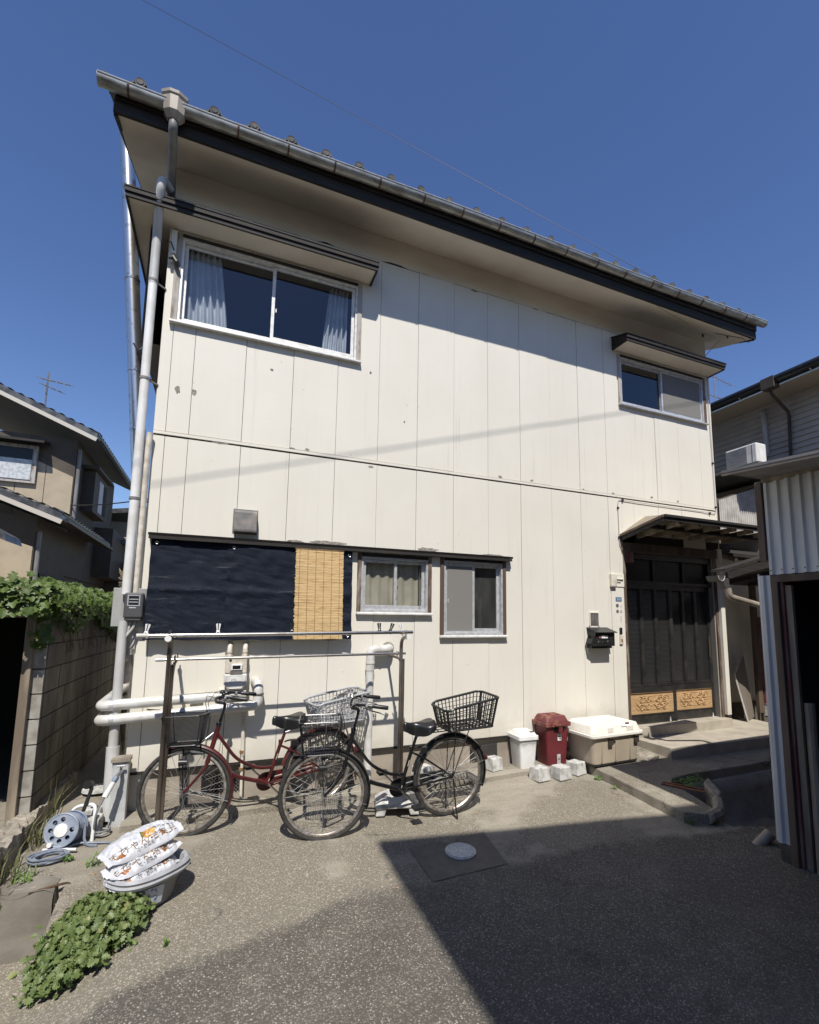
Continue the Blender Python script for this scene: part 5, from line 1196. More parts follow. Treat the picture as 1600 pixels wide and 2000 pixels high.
# maroon bin
zg2 = -.09
rb_ = thing('maroon_bin', 'tall maroon plastic bin with sun-bleached lid and front latch', 'bin', (3.93, -.135, zg2), rz=radians(-2))
mb = MB(); tub(mb, -.155, .145, -.13, .14, 0, .42, .025, .02, .03); rbb = mb.build('bin_body', M_['maroon'], rb_, local=True, smooth=True, angle=40)
mb = MB(); mb.box(-.05, -.131, .07, .05, -.12, .40); mb.box(-.155, -.06, .30, -.145, .07, .41)
mb = MB(); tub(mb, -.185, .165, -.16, .16, .42, .465, .0, .0, .035, rings=1); mb.build('lid_rim', M_['maroon_faded'], rb_, local=True, bevel=.006)
mb = MB(); tub(mb, -.165, .145, -.14, .145, .465, .53, .0, .0, .035, rings=1)
for i in range(len(mb.v)):
    if mb.v[i].z > .5: mb.v[i].x *= .80; mb.v[i].y *= .78
mb.build('lid', M_['maroon_faded'], rb_, local=True, bevel=.008)
mb = MB(); mb.box(-.05, -.06, .528, .07, .05, .54); mb.build('lid_plate', M_['maroon_faded'], rb_, local=True, bevel=.005); mb = MB(); mb.box(-.07, -.185, .43, .06, -.155, .452); mb.build('lid_handle', M_['maroon_faded'], rb_, local=True, bevel=.005)
mb = MB(); mb.box(-.02, -.175, .36, .03, -.13, .43); mb.build('front_latch', M_['maroon'], rb_, local=True, bevel=.004)
mb = MB(); mb.box(-.07, -.136, .375, .09, -.125, .41); mb.build('shadow_slot', M_['dark'], rb_, local=True)
lb = MB(); lb.box(-.012, -.1315, .265, .035, -.1285, .34); lb = lb.build('sticker', M_['white_print'], rb_, local=True)
mb = MB()
for k, (a, b_, c_, d) in enumerate(((-.005,.325,.008,.335),(.012,.32,.026,.336),(-.005,.30,.028,.312),(.0,.278,.012,.292),(.018,.275,.03,.295))): mb.box(a, -.133, b_, c_, -.1315, d)
mb.build('sticker_print', M_['black_print'], lb, local=True)
mb = MB(); mb.box(-.018, -.1235, .015, .028, -.1165, .115); st_ = mb.build('foot_plate', M_['alum'], rb_, local=True, bevel=.003)
mb = MB(); mb.tube([(.005,-.125,.065),(.005,-.121,.065)], .008, 10); mb.build('screw_hole', M_['dark'], st_, local=True)
# storage box
sb = thing('storage_box', 'large beige storage box with cream lid and dark clips beside the porch', 'storage box', (4.47, -.36, -.055), rz=radians(2.5))
mb = MB(); tub(mb, -.355, .37, -.225, .235, .012, .305, .035, .03, .05, 5); mb.build('box_body', M_['beige_plastic'], sb, local=True, smooth=True, angle=40)
mb = MB(); tub(mb, -.33, .345, -.20, .21, .0, .02, .0, .0, .05, 5, rings=1); mb.build('box_base', M_['dark'], sb, local=True)
mb = MB()
for x in (-.22, -.02, .2): mb.prism([(x-.003, .03), (x+.003, .03), (x+.003, .30), (x-.003, .30)], 'y', -.224, -.19)
mb.build('moulded_rib', M_['beige_plastic'], sb, local=True)
mb = MB(); tub(mb, -.385, .40, -.255, .26, .30, .335, .0, .0, .055, 5, rings=1); mb.build('lid_rim', M_['cream_plastic'], sb, local=True, bevel=.008, seg=3)
mb = MB(); tub(mb, -.365, .38, -.235, .24, .335, .425, .0, .0, .05, 5, rings=1)
for i in range(len(mb.v)):
    if mb.v[i].z > .40: mb.v[i].x = mb.v[i].x*.90; mb.v[i].y *= .88
ld = mb.build('lid', M_['cream_plastic'], sb, local=True, bevel=.010, seg=3)
mb = MB()
for x in (-.21, -.07, .07, .21): mb.box(x-.003, -.19, .4245, x+.003, .19, .430)
mb.box(-.30, .17, .425, .30, .20, .436); mb.box(-.14, -.236, .352, -.06, -.222, .40); mb.box(.14, -.236, .352, .24, -.222, .40)
mb.build('lid_rib', M_['cream_plastic'], ld, local=True, bevel=.004)
lb = MB(); lb.add([(.075,-.222,.395),(.21,-.222,.395),(.21,-.205,.43),(.075,-.205,.43)], [(0,1,2,3)]); lb.xf(Matrix.Translation((0,-.004,.002))); lb = lb.build('lid_label', M_['white_print'], ld, local=True)
mb = MB(); mb.add([(.135,-.2165,.415),(.195,-.2165,.415),(.195,-.2095,.430),(.135,-.2095,.430)], [(0,1,2,3)]); mb.xf(Matrix.Translation((0,-.004,.0035))); mb.build('label_print', M_['maroon'], lb, local=True)
for x in (-.09, .30):
    mb = MB(); mb.box(x-.055, -.262, .285, x+.055, -.235, .305); mb.box(x-.05, -.248, .215, x+.012, -.225, .29); mb.build('clip', simple('dark_brown_clip', (.06,.048,.038), .45), sb, local=True, bevel=.004)

# ---------------------------------------------------------------- small concrete blocks
def cblock(x, y, rz, s, label, zz=None, hz=.13):
    z = (gz(x, y) if zz is None else zz)+.002
    o_ = MB(); k = .88; a = s/2
    vs = []
    for zz_, q in ((0, 1), (hz, k)):
        for sx, sy in ((-1,-1),(1,-1),(1,1),(-1,1)): vs.append((sx*a*q*(1+.03*random.uniform(-1,1)), sy*a*q*(1+.03*random.uniform(-1,1)), zz_))
    o_.add(vs, [(3,2,1,0),(4,5,6,7),(0,1,5,4),(1,2,6,5),(2,3,7,6),(3,0,4,7)])
    o_ = o_.build('concrete_block', M_['conc_white'], None, local=True, bevel=.008)
    o_.matrix_world = Matrix.Translation((x, y, z)) @ Matrix.Rotation(rz, 4, 'Z'); WM[o_.name] = o_.matrix_world.copy()
    return tag(o_, label, 'concrete block', 'small pale concrete blocks at the wall foot')
cblock(3.555, -.42, .15, .165, 'small concrete block in front of the white bin')
cblock(3.80, -.46, .1, .165, 'small concrete block in front of the maroon bin')
cblock(4.05, -.40, .3, .165, 'browner small concrete block beside the storage box corner')
cblock(3.165, -.13, .2, .15, 'small concrete block leaning on the strip behind the black rear wheel', zz=-.09)
cblock(2.33, -.16, .2, .19, 'small concrete block against the wall behind the black bicycle frame', zz=-.09)
# large stand base with four stubby feet
cb = MB()
P = [(-.18,-.15),(.18,-.15),(.18,.15),(-.18,.15)]
for sx in (-1, 1):
    for sy in (-1, 1): cb.prism([(sx*.11, 0), (sx*.19, 0), (sx*.17, .07), (sx*.09, .07)], 'y', sy*.07, sy*.15)
cb.add([(-.19,-.16,.06),(.19,-.16,.06),(.19,.16,.06),(-.19,.16,.06),(-.19,-.16,.085),(.19,-.16,.085),(.19,.16,.085),(-.19,.16,.085),(-.08,-.08,.155),(.08,-.08,.155),(.08,.08,.155),(-.08,.08,.155)],
       [(3,2,1,0),(0,1,5,4),(1,2,6,5),(2,3,7,6),(3,0,4,7),(4,5,9,8),(5,6,10,9),(6,7,11,10),(7,4,8,11),(8,9,10,11)])
o_ = cb.build('rack_base_block', M_['conc_white'], None, local=True, bevel=.012, seg=3)
o_.matrix_world = Matrix.Translation((1.90, -.60, -.17)) @ Matrix.Rotation(-.25, 4, 'Z'); tag(o_, 'pale concrete stand base with stubby feet under the black bicycle pedals', 'stand base')

# ---------------------------------------------------------------- standpipe tap post, hose
tp = thing('tap_post', 'square grey standpipe post with tap beside the house corner', 'tap', (-.285, -.14, -.14))
mb = MB(); mb.box(-.345, -.185, -.16, -.235, -.10, .36); mb.build('post', simple('chalky_grey_post', (.50,.51,.51), .6, col2=(.36,.36,.35), scale=7), tp, bevel=.006)
mb = MB(); mb.box(-.36, -.20, .355, -.225, -.09, .385); mb.box(-.35, -.19, .385, -.235, -.10, .39); mb.build('post_cap', M_['pvc_tan'], tp, bevel=.004)
mb = MB(); mb.tube([(-.28,-.185,.29),(-.285,-.24,.29),(-.30,-.27,.265)], .014, 10); mb.tube([(-.285,-.225,.29),(-.28,-.225,.33)], .009, 8); mb.tube([(-.31,-.225,.335),(-.255,-.225,.335)], .009, 8); mb.build('tap', M_['chrome'], tp, smooth=True)
mb = MB(); mb.tube([(-.30,-.27,.265),(-.315,-.29,.235)], .02, 12); mb.build('hose_connector', M_['reel_blue'], tp, smooth=True)
mb = MB(); mb.tube([(-.315,-.29,.235),(-.36,-.33,.14)], [.017, .021], 12); mb.build('hose_sleeve', M_['white_plastic'], tp, smooth=True)
mb = MB(); mb.tube([(-.26, -.03, .33), (-.28, -.03, -.12)], .02, 8); mb.build('feed_pipe', M_['casing_pale'], tp)
hz_ = MB(); hz_.tube(fillet([(-.36,-.33,.14),(-.40,-.36,.05),(-.41,-.35,-.08),(-.40,-.33,-.15)], .08)+[(-.36+.05*cos(a*.6+3), -.30+.05*sin(a*.6+3), -.13+.002*a) for a in range(18)], .007, 6)
hz_ = hz_.build('thin_hose', M_['grey_plastic'], None, smooth=True); tag(hz_, 'thin dark hose looping down from the tap to a small ring on the ground', 'hose')

# hose reel
hr = thing('hose_reel', 'blue-grey hose reel with white hub lying tilted by the broken kerb', 'hose reel', mat=Matrix.Translation((-.575, -.40, -.03)) @ Matrix.Rotation(radians(-16), 4, 'Z') @ Matrix.Rotation(radians(-12), 4, 'X'))
RR_ = .108
def disc_holes(y0, y1):
    mb = MB(); n_ = 56
    # ring built from sectors with seven holes approximated by annular gaps
    M = Matrix.Rotation(pi/2, 4, 'X')
    hr_ = .070; hh = .0165
    bm_ = bmesh.new()
    import mathutils
    out = [bm_.verts.new((RR_*cos(2*pi*k/n_), 0, RR_*sin(2*pi*k/n_))) for k in range(n_)]
    es = [bm_.edges.new((out[k], out[(k+1) % n_])) for k in range(n_)]
    for h in range(7):
        a = pi/2+h*2*pi/7*.88*(1) - .0
        c_ = (hr_*cos(a), hr_*sin(a)); vv = [bm_.verts.new((c_[0]+hh*cos(2*pi*k/12), 0, c_[1]+hh*sin(2*pi*k/12))) for k in range(12)]
        es += [bm_.edges.new((vv[k], vv[(k+1) % 12])) for k in range(12)]
    r = bmesh.ops.triangle_fill(bm_, edges=es, use_beauty=True, use_dissolve=False)
    # drop triangles inside the holes
    kill = []
    for f_ in bm_.faces:
        c = f_.calc_center_median()
        for h in range(7):
            a = pi/2+h*2*pi/7*.88
            if hypot(c.x-hr_*cos(a), c.z-hr_*sin(a)) < hh*.93: kill.append(f_); break
    bmesh.ops.delete(bm_, geom=kill, context='FACES_ONLY')
    bm_.verts.ensure_lookup_table(); bm_.verts.index_update()
    vs = [v.co.copy() for v in bm_.verts]; fs = [tuple(v.index for v in f_.verts) for f_ in bm_.faces]
    bm_.free()
    mb.add([(v.x, y0, v.z) for v in vs], fs); mb.add([(v.x, y1, v.z) for v in vs], fs)
    mb.tube([(RR_*cos(2*pi*k/n_), (y0+y1)/2, RR_*sin(2*pi*k/n_)) for k in range(n_)], .007, 6, closed=True)
    return mb
disc_holes(-.055, -.049).build('face_disc', M_['reel_face'], hr, local=True)
disc_holes(.075, .081).build('back_disc', M_['reel_blue'], hr, local=True)
mb = MB(); M = Matrix.Translation((0,-.055,0)) @ Matrix.Rotation(pi/2, 4, 'X'); mb.lathe([(0,.0),(.045,.0),(.044,.008),(0,.010)], 28, M); mb.build('hub_cap', M_['white_plastic'], hr, local=True, smooth=True, angle=30)
mb = MB(); mb.tube([(0,-.052,0),(0,.078,0)], .045, 20); mb.build('drum', M_['reel_blue'], hr, local=True)
mb = MB(); pts = []
for k in range(260): a = k*.29; pts.append(((.075+.012*(k//90))*cos(a), -.043+.11*((k % 90)/90 if (k//90) % 2 == 0 else 1-(k % 90)/90), (.075+.012*(k//90))*sin(a)))
mb.tube(pts, .0085, 6); mb.build('wound_hose', M_['hose'], hr, local=True, smooth=True)
mb = MB(); mb.tube([(-.045,-.062,-.088),(-.045,-.085,-.088)], .016, 12); mb.build('crank_knob', M_['white_plastic'], hr, local=True, smooth=True)
mb = MB(); mb.tube(fillet([(-.09,.09,-.12),(-.03,.12,.13),(.12,.12,.15),(.15,.10,-.12)], .05), .012, 8); mb.tube([(-.09,-.06,-.12),(.13,-.06,-.125)], .010, 8); mb.build('reel_frame', M_['white_plastic'], hr, local=True, smooth=True)
mb = MB(); mb.tube(fillet([(.05,.10,.10),(.08,.10,.26),(.06,.11,.285)], .03), .014, 8); mb.tube([(.055,.07,.285),(.055,.12,.285)], .03, 14); mb.build('carry_handle', M_['black_plastic'], hr, local=True, smooth=True)
def hosecoil(cx, cy, rx, ry, turns, r_, seed, zb):
    rnd = random.Random(seed); pts = []
    for k in range(turns*24):
        a = k*2*pi/24; t_ = k//24; j = .86+.14*rnd.random() if k % 8 == 0 else None
        q = .70+.3*noise.noise((t_*1.7, a*.3, seed))+.18
        pts.append((cx+rx*q*cos(a)+.012*noise.noise((t_, 2, a)), cy+ry*q*sin(a), zb+.010+.007*(t_ % 5)+.006*noise.noise((a, t_, 9))))
    return pts
hc = MB(); hc.tube(hosecoil(-.62, -.57, .115, .085, 9, .007, 3, -.165), .0075, 6)
hc.tube(fillet([(-.56,-.50,-.14),(-.50,-.42,-.13),(-.30,-.44,-.15),(-.20,-.50,-.155),(-.12,-.62,-.165)], .06), .0075, 6)
hc.tube(fillet([(-.46,-.38,-.02),(-.45,-.42,-.12),(-.42,-.45,-.15),(-.36,-.46,-.155)], .04), .009, 6)
hc = hc.build('coiled_hose', M_['hose'], None, smooth=True); tag(hc, 'tangled blue-grey garden hose coiled on the ground in front of the reel', 'hose')
# white disc (old drain lid) behind
mb = MB(); mb.lathe([(0,0),(.13,0),(.125,.02),(0,.025)], 26, Matrix.Translation((-.58,.72,-.09))); mb = mb.build('drain_lid', M_['conc_white'], None); tag(mb, 'round pale concrete drain lid in the gap between block wall and house', 'drain lid')
mb = MB(); mb.box(-.50,-.30,-.15,-.38,-.16,-.02); mb.box(-.52,-.18,-.15,-.40,-.10,.02); mb = mb.build('reel_block', M_['conc_white'], None, bevel=.012); tag(mb, 'pale grey cement block behind the hose reel', 'concrete block')

# ---------------------------------------------------------------- planter tub and bags of soil
tb = thing('planter_tub', 'grey oval plastic planter tub holding stacked soil bags', 'planter', mat=Matrix.Translation((.055, -1.27, gz(.05, -1.27)+.004)) @ Matrix.Rotation(radians(42), 4, 'Z'))
def oval(a, b_, z, n_=40): return [(a*(abs(cos(t_))**.8)*(1 if cos(t_) > 0 else -1), b_*(abs(sin(t_))**.8)*(1 if sin(t_) > 0 else -1), z) for t_ in [2*pi*k/n_ for k in range(n_)]]
mb = MB(); prof = [(.16,.115,0),(.185,.135,.09),(.215,.160,.16),(.255,.195,.162),(.265,.205,.18),(.252,.192,.19),(.262,.202,.205),(.245,.187,.22),(.225,.165,.212),(.21,.152,.17),(.15,.11,.03)]
vs = []; fs = []
for a, b_, z in prof: vs += oval(a*.9, b_*.9, z)
for r_ in range(len(prof)-1):
    for j in range(40): fs.append((r_*40+j, r_*40+(j+1)%40, (r_+1)*40+(j+1)%40, (r_+1)*40+j))
fs.append(tuple(range(40))); fs.append(tuple((len(prof)-1)*40+j for j in range(40)))
mb.add(vs, fs); mb.m = [0 if i < 80 else 1 for i in range(len(mb.f))]
mb.build('tub_shell', [M_['grey_plastic'], M_['lgrey_plastic']], tb, local=True, smooth=True, angle=40)
lb = MB(); lb.add([(x, y-.006, z) for x, y, z in ((-.11,-.098,.03),(-.04,-.120,.03),(.0,-.123,.03),(.0,-.146,.14),(-.05,-.142,.14),(-.13,-.115,.14))], [(0,1,4,5),(1,2,3,4)]); lb.build('tub_label', M_['bag_blue'], tb, local=True)

def soil_bag(center, rz, tilt, roll, L, Wd, T, seed, label, flop=0.):
    M = Matrix.Translation(center) @ Matrix.Rotation(rz, 4, 'Z') @ Matrix.Rotation(-tilt, 4, 'Y') @ Matrix.Rotation(roll, 4, 'X')
    B = thing('soil_bag', label, 'bag', mat=M, group='white bags of potting soil')
    def surf(u, v, top=1, off=0.):
        a, b_ = 2*u-1, 2*v-1
        e = max(0, (1-abs(a)**2.4))*max(0, (1-abs(b_)**2.4)); h = T*.5*(e**.62)
        pin = 1-.16*abs(a)**5*0 + 0
        x = a*L/2*(1-.03*b_*b_); y = b_*Wd/2*(1-.30*abs(a)**5)*(1-.04*a*a)
        wr = .014*noise.noise((a*3+seed, b_*4, seed))+.012*noise.noise((a*9+seed, b_*3, seed+2))*(.4+abs(a))+.010*abs(noise.noise((a*5, b_*11+seed, seed+5)))+.006*noise.noise((a*19, b_*9, seed))
        z = top*h + wr*(e**.3) + off
        z += flop*max(0, a-.25)**1.5*-1
        return Vector((x, y, z))
    mb = MB(); mb.grid(64, 36, lambda u, v: surf(u, v, 1)); mb.grid(64, 36, lambda u, v: surf(u, v, -1))
    b_ = mb.build('bag_body', M_['bag'], B, local=True, smooth=True, angle=75)
    for ua, sg in ((0.0, -1), (1.0, 1)):
        mb = MB(); mb.grid(16, 3, lambda p, q: surf(ua, p)+Vector((sg*.028*q, 0, .004*sin(p*23+seed)*q+.012*q*sin(p*5+seed)))); mb.build('crimped_seam', M_['bag'], B, local=True, smooth=True, angle=180)
    def decal(poly, mt, name, off=.0016):
        # poly: list of (u,v) -> subdivided patch following the surface
        (u0, v0), (u1, v1) = poly; mb = MB(); mb.grid(14, 8, lambda p, q: surf(u0+(u1-u0)*p, v0+(v1-v0)*q, 1, off)); return mb.build(name, mt, b_, local=True, smooth=True, angle=180)
    def blob(uc, vc, ru, rv, mt, name, sd, off=.002):
        mb = MB(); vs = [surf(uc, vc, 1, off)]; n_ = 22
        for ring in (.5, 1.):
            for k in range(n_):
                r = ring*(.8+.3*noise.noise((k*.9, sd, 1))); vs.append(surf(uc+ru*r*cos(2*pi*k/n_), vc+rv*r*sin(2*pi*k/n_), 1, off))
        fs = [(0, 1+k, 1+(k+1) % n_) for k in range(n_)]+[(1+k, 1+n_+k, 1+n_+(k+1) % n_, 1+(k+1) % n_) for k in range(n_)]
        mb.add(vs, fs); return mb.build(name, mt, b_, local=True)
    blob(.56, .42, .11, .16, M_['bag_food'], 'printed_picture', seed+1); blob(.48, .5, .03, .12, M_['bag_green'], 'printed_picture', seed+2, .0028)
    blob(.12, .16, .075, .09, M_['bag_brown'], 'printed_picture', seed+3); blob(.60, .50, .09, .10, M_['bag_food'], 'printed_picture', seed+8); blob(.74, .22, .035, .07, M_['bag_brown'], 'printed_picture', seed+5)
    mb = MB()
    for c in (.33, .385): 
        mb.tube([surf(c+.022*cos(k*pi/8), .48+.05*sin(k*pi/8), 1, .002) for k in range(16)], .0013, 4, closed=True)
    mb.build('printed_ring', M_['bag_blue'], b_, local=True)
    for s, size, uc, vc, mt, nme in (('花ちゃん培養土', .058, .46, .25, 'brown_print', 'bag_lettering'), ('14L', .03, .21, .30, 'vent_metal', 'bag_lettering'), ('花・野菜用', .022, .44, .10, 'vent_metal', 'bag_lettering'), ('ガーデニング', .030, .86, .5, 'black_print', 'bag_lettering')):
        vs, fs = text_mesh(s, size)
        mb = MB(); mb.add([surf(min(.99, max(.01, uc+v.x/L)), min(.99, max(.01, vc+v.y/Wd)), 1, .0026) for v in vs], fs); mb.build(nme, M_[mt], b_, local=True)
    return B
Z0_ = gz(.05, -1.27)
soil_bag((.03, -1.29, Z0_+.195), radians(36), radians(3), radians(10), .35, .20, .095, 3.1, 'lowest white soil bag, sunk inside the oval planter tub')
soil_bag((.02, -1.26, Z0_+.260), radians(37), radians(7), radians(13), .38, .21, .09, 7.7, 'middle white soil bag of the stack on the planter tub', flop=.0)
soil_bag((.0, -1.20, Z0_+.335), radians(33), radians(9), radians(16), .41, .22, .10, 12.3, 'topmost white soil bag, its end hanging over the stack')

# ---------------------------------------------------------------- kerbs, retaining block, rebar
def rubble(x0, x1, y0, y1, zt, zb, mat, seed, nx_=6, ny_=24, amp=.03, name='broken_kerb'):
    rnd = random.Random(seed); mb = MB()
    def top(u, v):
        x = x0+(x1-x0)*u+.03*noise.noise((v*9, u*3, seed)); y = y0+(y1-y0)*v
        return (x+.02*noise.noise((v*23, 1, seed)), y, zt+amp*noise.noise((x*9, y*8, seed))+amp*1.1*noise.noise((x*24, y*22, seed))+amp*.5*noise.noise((x*60, y*55, seed)))
    mb.grid(nx_, ny_, top)
    T = [top(1, j/ny_) for j in range(ny_+1)]; mb.add(T+[(p[0]+.01, p[1], zb) for p in T], [(j, j+1, ny_+2+j, ny_+1+j) for j in range(ny_)])
    T = [top(i/nx_, 0) for i in range(nx_+1)]; mb.add(T+[(p[0], p[1], zb) for p in T], [(j, j+1, nx_+2+j, nx_+1+j) for j in range(nx_)])
    T = [top(i/nx_, 1) for i in range(nx_+1)]; mb.add(T+[(p[0], p[1], zb) for p in T], [(j, j+1, nx_+2+j, nx_+1+j) for j in range(nx_)])
    return mb.build(name, mat, None, smooth=True, angle=35)
o_ = rubble(-1.00, -.835, -1.05, 1.15, -.01, -.4, M_['conc'], 2, nx_=14, ny_=150, amp=.022); tag(o_, 'broken sunlit concrete kerb running along the foot of the block wall', 'kerb')
rt = MB(); n_ = 18
def rbf(u, v):
    x = -1.6+u*1.11; z = -.19-v*.46
    return (x+(.008*noise.noise((z*9, 3, 1)) if u > .9 else 0), -.955-.012*noise.noise((x*3, z*5, 2))-.012*(1 if v > .62 else 0)-.02*v, z)
rt.grid(24, 14, rbf)
rt.grid(8, 10, lambda u, v: (-.487+.01*noise.noise((u*5, v*6, 8)), -.955+u*.25, -.19-v*.46))
rt.grid(20, 6, lambda u, v: (-1.6+u*1.115, -.96+v*.28, -.19+.010*noise.noise((u*22, v*7, 4))-.03*sm(.9, 1, noise.noise((u*5, 3, 3))+1.0)*(v < .3)))
rt = rt.build('retaining_block', M_['conc_grey'] if 'conc_grey' in M_ else simple('grey_brown_concrete', (.25,.215,.175), .85, col2=(.15,.13,.105), scale=4, bs=.5, bscale=60, bd=.004, stretch=(1,1,2.5)), None, smooth=True, angle=40); tag(rt, 'low grey-brown concrete retaining block behind the leafy plant', 'retaining wall')
mb = MB(); mb.tube(fillet([(-.62,-.955,-.20),(-.50,-.93,-.19),(-.42,-.90,-.195),(-.40,-.95,-.23),(-.405,-.99,-.33)], .04), .0075, 7); mb = mb.build('bent_rebar', M_['rust'], None, smooth=True); tag(mb, 'rusty bent iron bar lying over the end of the retaining block', 'iron bar')
o_ = rubble(-1.0, -.32, -2.1, -1.92, -.50, -.75, M_['conc'], 9, 10, 8, .02, 'broken_kerb'); tag(o_, 'sunlit broken kerb edge in front of the leafy plant', 'kerb')

# ---------------------------------------------------------------- block wall, garage opening, ivy
bwl = thing('block_wall', 'weathered concrete block wall beside the gap left of the house', 'wall', (-.95, 2.4, -.15))
mb = MB(); mb.box(-.97, .015, -.3, -.905, 4.6, 1.66); mb.build('mortar_core', M_['conc_dark'], bwl)
blk = MB(); blk.box(0, 0, 0, .012, .384, .184); bme = finish_mesh(blk, 'block', M_['block'], False)
blk = MB(); blk.box(0, 0, 0, .012, .192, .184); bme2 = finish_mesh(blk, 'half_block', M_['block'], False)
eblk = MB(); eblk.box(0, 0, 0, .076, .03, .184); eme = finish_mesh(eblk, 'end_block', M_['wood_grey'] if False else simple('sunlit_block_end', (.36,.34,.30), .85, col2=(.22,.20,.17), scale=9, bs=.5, bscale=70, bd=.003), False)
for c in range(10):
    z = -.27+c*.195; y = .02 if c % 2 == 0 else .02
    k = 0
    while y < 4.5:
        half = (c % 2 == 1 and k == 0)
        inst('concrete_block', bme2 if half else bme, bwl, Matrix.Translation(Vector((-.905+random.uniform(-.002, .002), y, z))-W(bwl).translation))
        y += (.2 if half else .393); k += 1
    inst('end_block', eme, bwl, Matrix.Translation(Vector((-.975, -.012+random.uniform(-.002, .002), z))-W(bwl).translation))
gr = thing('garage_shelter', 'dark open shelter with timber jamb under the ivy', 'shelter', (-2.2, .5, -.15))
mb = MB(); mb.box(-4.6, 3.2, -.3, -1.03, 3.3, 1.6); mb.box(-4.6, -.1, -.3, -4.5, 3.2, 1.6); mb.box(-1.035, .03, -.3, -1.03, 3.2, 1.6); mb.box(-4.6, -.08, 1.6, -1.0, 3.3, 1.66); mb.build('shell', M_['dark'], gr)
mb = MB(); mb.prism([(-1.035, -.3), (-.975, -.3), (-.975, 1.58), (-1.035, 1.58)], 'y', -.06, -.01); mb.build('jamb', M_['wood_grey'], gr, bevel=.004)
mb = MB(); mb.box(-4.6, -.06, 1.50, -1.036, -.0, 1.60); mb.build('lintel_beam', M_['wood_grey'], gr, bevel=.005)
mb = MB(); mb.box(-3.0, .02, -.14, -2.4, .6, .5); mb.build('stored_crate', M_['dark'], gr)
# leaf meshes
def leafmesh(name, pts, mat, fold=.25, veins=True):
    # pts: outline half (x>=0) from base to tip; mirrored; slight V fold
    mb = MB(); L_ = [(0, 0)]+pts; n_ = len(pts)
    mid = [(0, p[1]) for p in pts]
    vs = [(0, 0, 0)]; 
    for (x, y) in pts: vs.append((x, y, abs(x)*fold-.12*y*y)); 
    nR = len(vs)
    for (x, y) in pts: vs.append((-x, y, abs(x)*fold-.12*y*y))
    tip = len(vs); vs.append((0, pts[-1][1]+.08, -.12*(pts[-1][1]+.08)**2)); c = len(vs); vs.append((0, .5, -.03))
    fs = []
    R = [0]+list(range(1, nR))+[tip]; L2 = [0]+list(range(nR, tip))+[tip]
    for ch in (R, L2):
        for a, b_ in zip(ch, ch[1:]): fs.append((c, a, b_))
    mb.add(vs, fs); return finish_mesh(mb, name, mat, True, 180)
ivyme = leafmesh('ivy_leaf', [(.18,-.12),(.48,-.02),(.34,.22),(.62,.50),(.30,.55),(.14,.82)], M_['ivy'], .3)
chrme = leafmesh('lobed_leaf', [(.10,.10),(.34,.06),(.22,.22),(.50,.34),(.30,.42),(.52,.66),(.26,.66),(.30,.90),(.10,.92)], M_['leaf'], .25)
weedme = leafmesh('weed_leaf', [(.16,.2),(.26,.5),(.16,.8)], M_['weed'], .3)
def leaf_M(p, nrm, size, spin, droop=0.):
    z = Vector(nrm).normalized(); d = Vector((sin(spin), -cos(spin), -droop)); d = (d-z*d.dot(z))
    if d.length < 1e-3: d = Vector((1, 0, 0))-z*z.x
    d.normalize(); x = d.cross(z)
    M = Matrix((x, d, z)).transposed().to_4x4(); M.translation = p
    return M @ Matrix.Scale(size, 4)
def foliage(root, me, Ms, partname, massname, campos=Vector((.37, -5.0, 1.5)), nmax=300):
    Ms = sorted(Ms, key=lambda M: -M.to_scale().x/((M.translation-campos).length) - (0.02 if M.translation.y < -9 else 0))
    Ti = W(root).inverted()
    for M in Ms[:nmax]: inst(partname, me, root, Ti @ M)
    if len(Ms) > nmax:
        mb = MB(); base = [v.co.copy() for v in me.vertices]; faces = [tuple(p.vertices) for p in me.polygons]
        for M in Ms[nmax:]: mb.add([M @ v for v in base], faces)
        o_ = mb.build(massname, me.materials[0], root, smooth=False); o_['kind'] = 'stuff'
iv = thing('ivy', 'dense ivy mat spilling over the top of the block wall and shelter', 'ivy', (-1.2, 1.0, 1.6))
rnd = random.Random(11); Ms = []
def add_ivy(x, y, z, n, s=.085): Ms.append(leaf_M(Vector((x, y, z)), n, .66*s*rnd.uniform(.7, 1.3), rnd.uniform(-.9, .9), .8))
for k in range(3000):      # mound along the top
    y = rnd.uniform(-.32, 4.3) if k % 3 else rnd.uniform(-.32, 1.2); t_ = rnd.uniform(-.35, 1.0); x0 = -1.0-rnd.random()*1.9 if y < .3 else -1.05
    h = 1.60+.17*max(0, 1-abs(t_))+.05*noise.noise((y*2, x0, 1))
    x = x0+t_*.22*1 if y > .3 else x0
    yy = y if y > .3 else rnd.uniform(-.34, .1)
    add_ivy(x, yy, h+rnd.uniform(-.05, .09), (rnd.uniform(-.4, .9), rnd.uniform(-1.1, .2), rnd.uniform(.3, 1.2)))
for k in range(1700):       # curtain on the wall face
    y = rnd.uniform(-.1, 4.3); dpt = .15+.10*noise.noise((y*1.3, 0, 0))+.10*sm(1.2, 2.8, y)-.06*sm(.5, 0, y); z = 1.70-rnd.random()**.8*dpt*1.6
    add_ivy(-.875+rnd.uniform(-.02, .07), y, z, (1, rnd.uniform(-.8, .2), rnd.uniform(.1, .8)), .08)
for k in range(900):       # front of the shelter
    x = rnd.uniform(-2.9, -.86); z = rnd.uniform(1.55, 1.80)-.02; add_ivy(x, -.22-rnd.uniform(0, .12), z, (rnd.uniform(-.3, .5), -1, rnd.uniform(.2, .9)), .085)
for k in range(60):        # hanging tuft at the wall end
    add_ivy(-.93+rnd.uniform(-.05, .09), -.05+rnd.uniform(-.06, .1), 1.33+rnd.uniform(-.05, .12)+.1*(k % 3), (rnd.uniform(0, 1), -1, .6), .075)
foliage(iv, ivyme, Ms, 'leaf', 'leaf_mass', Vector((.37, -5, 1.5)))
mb = MB()
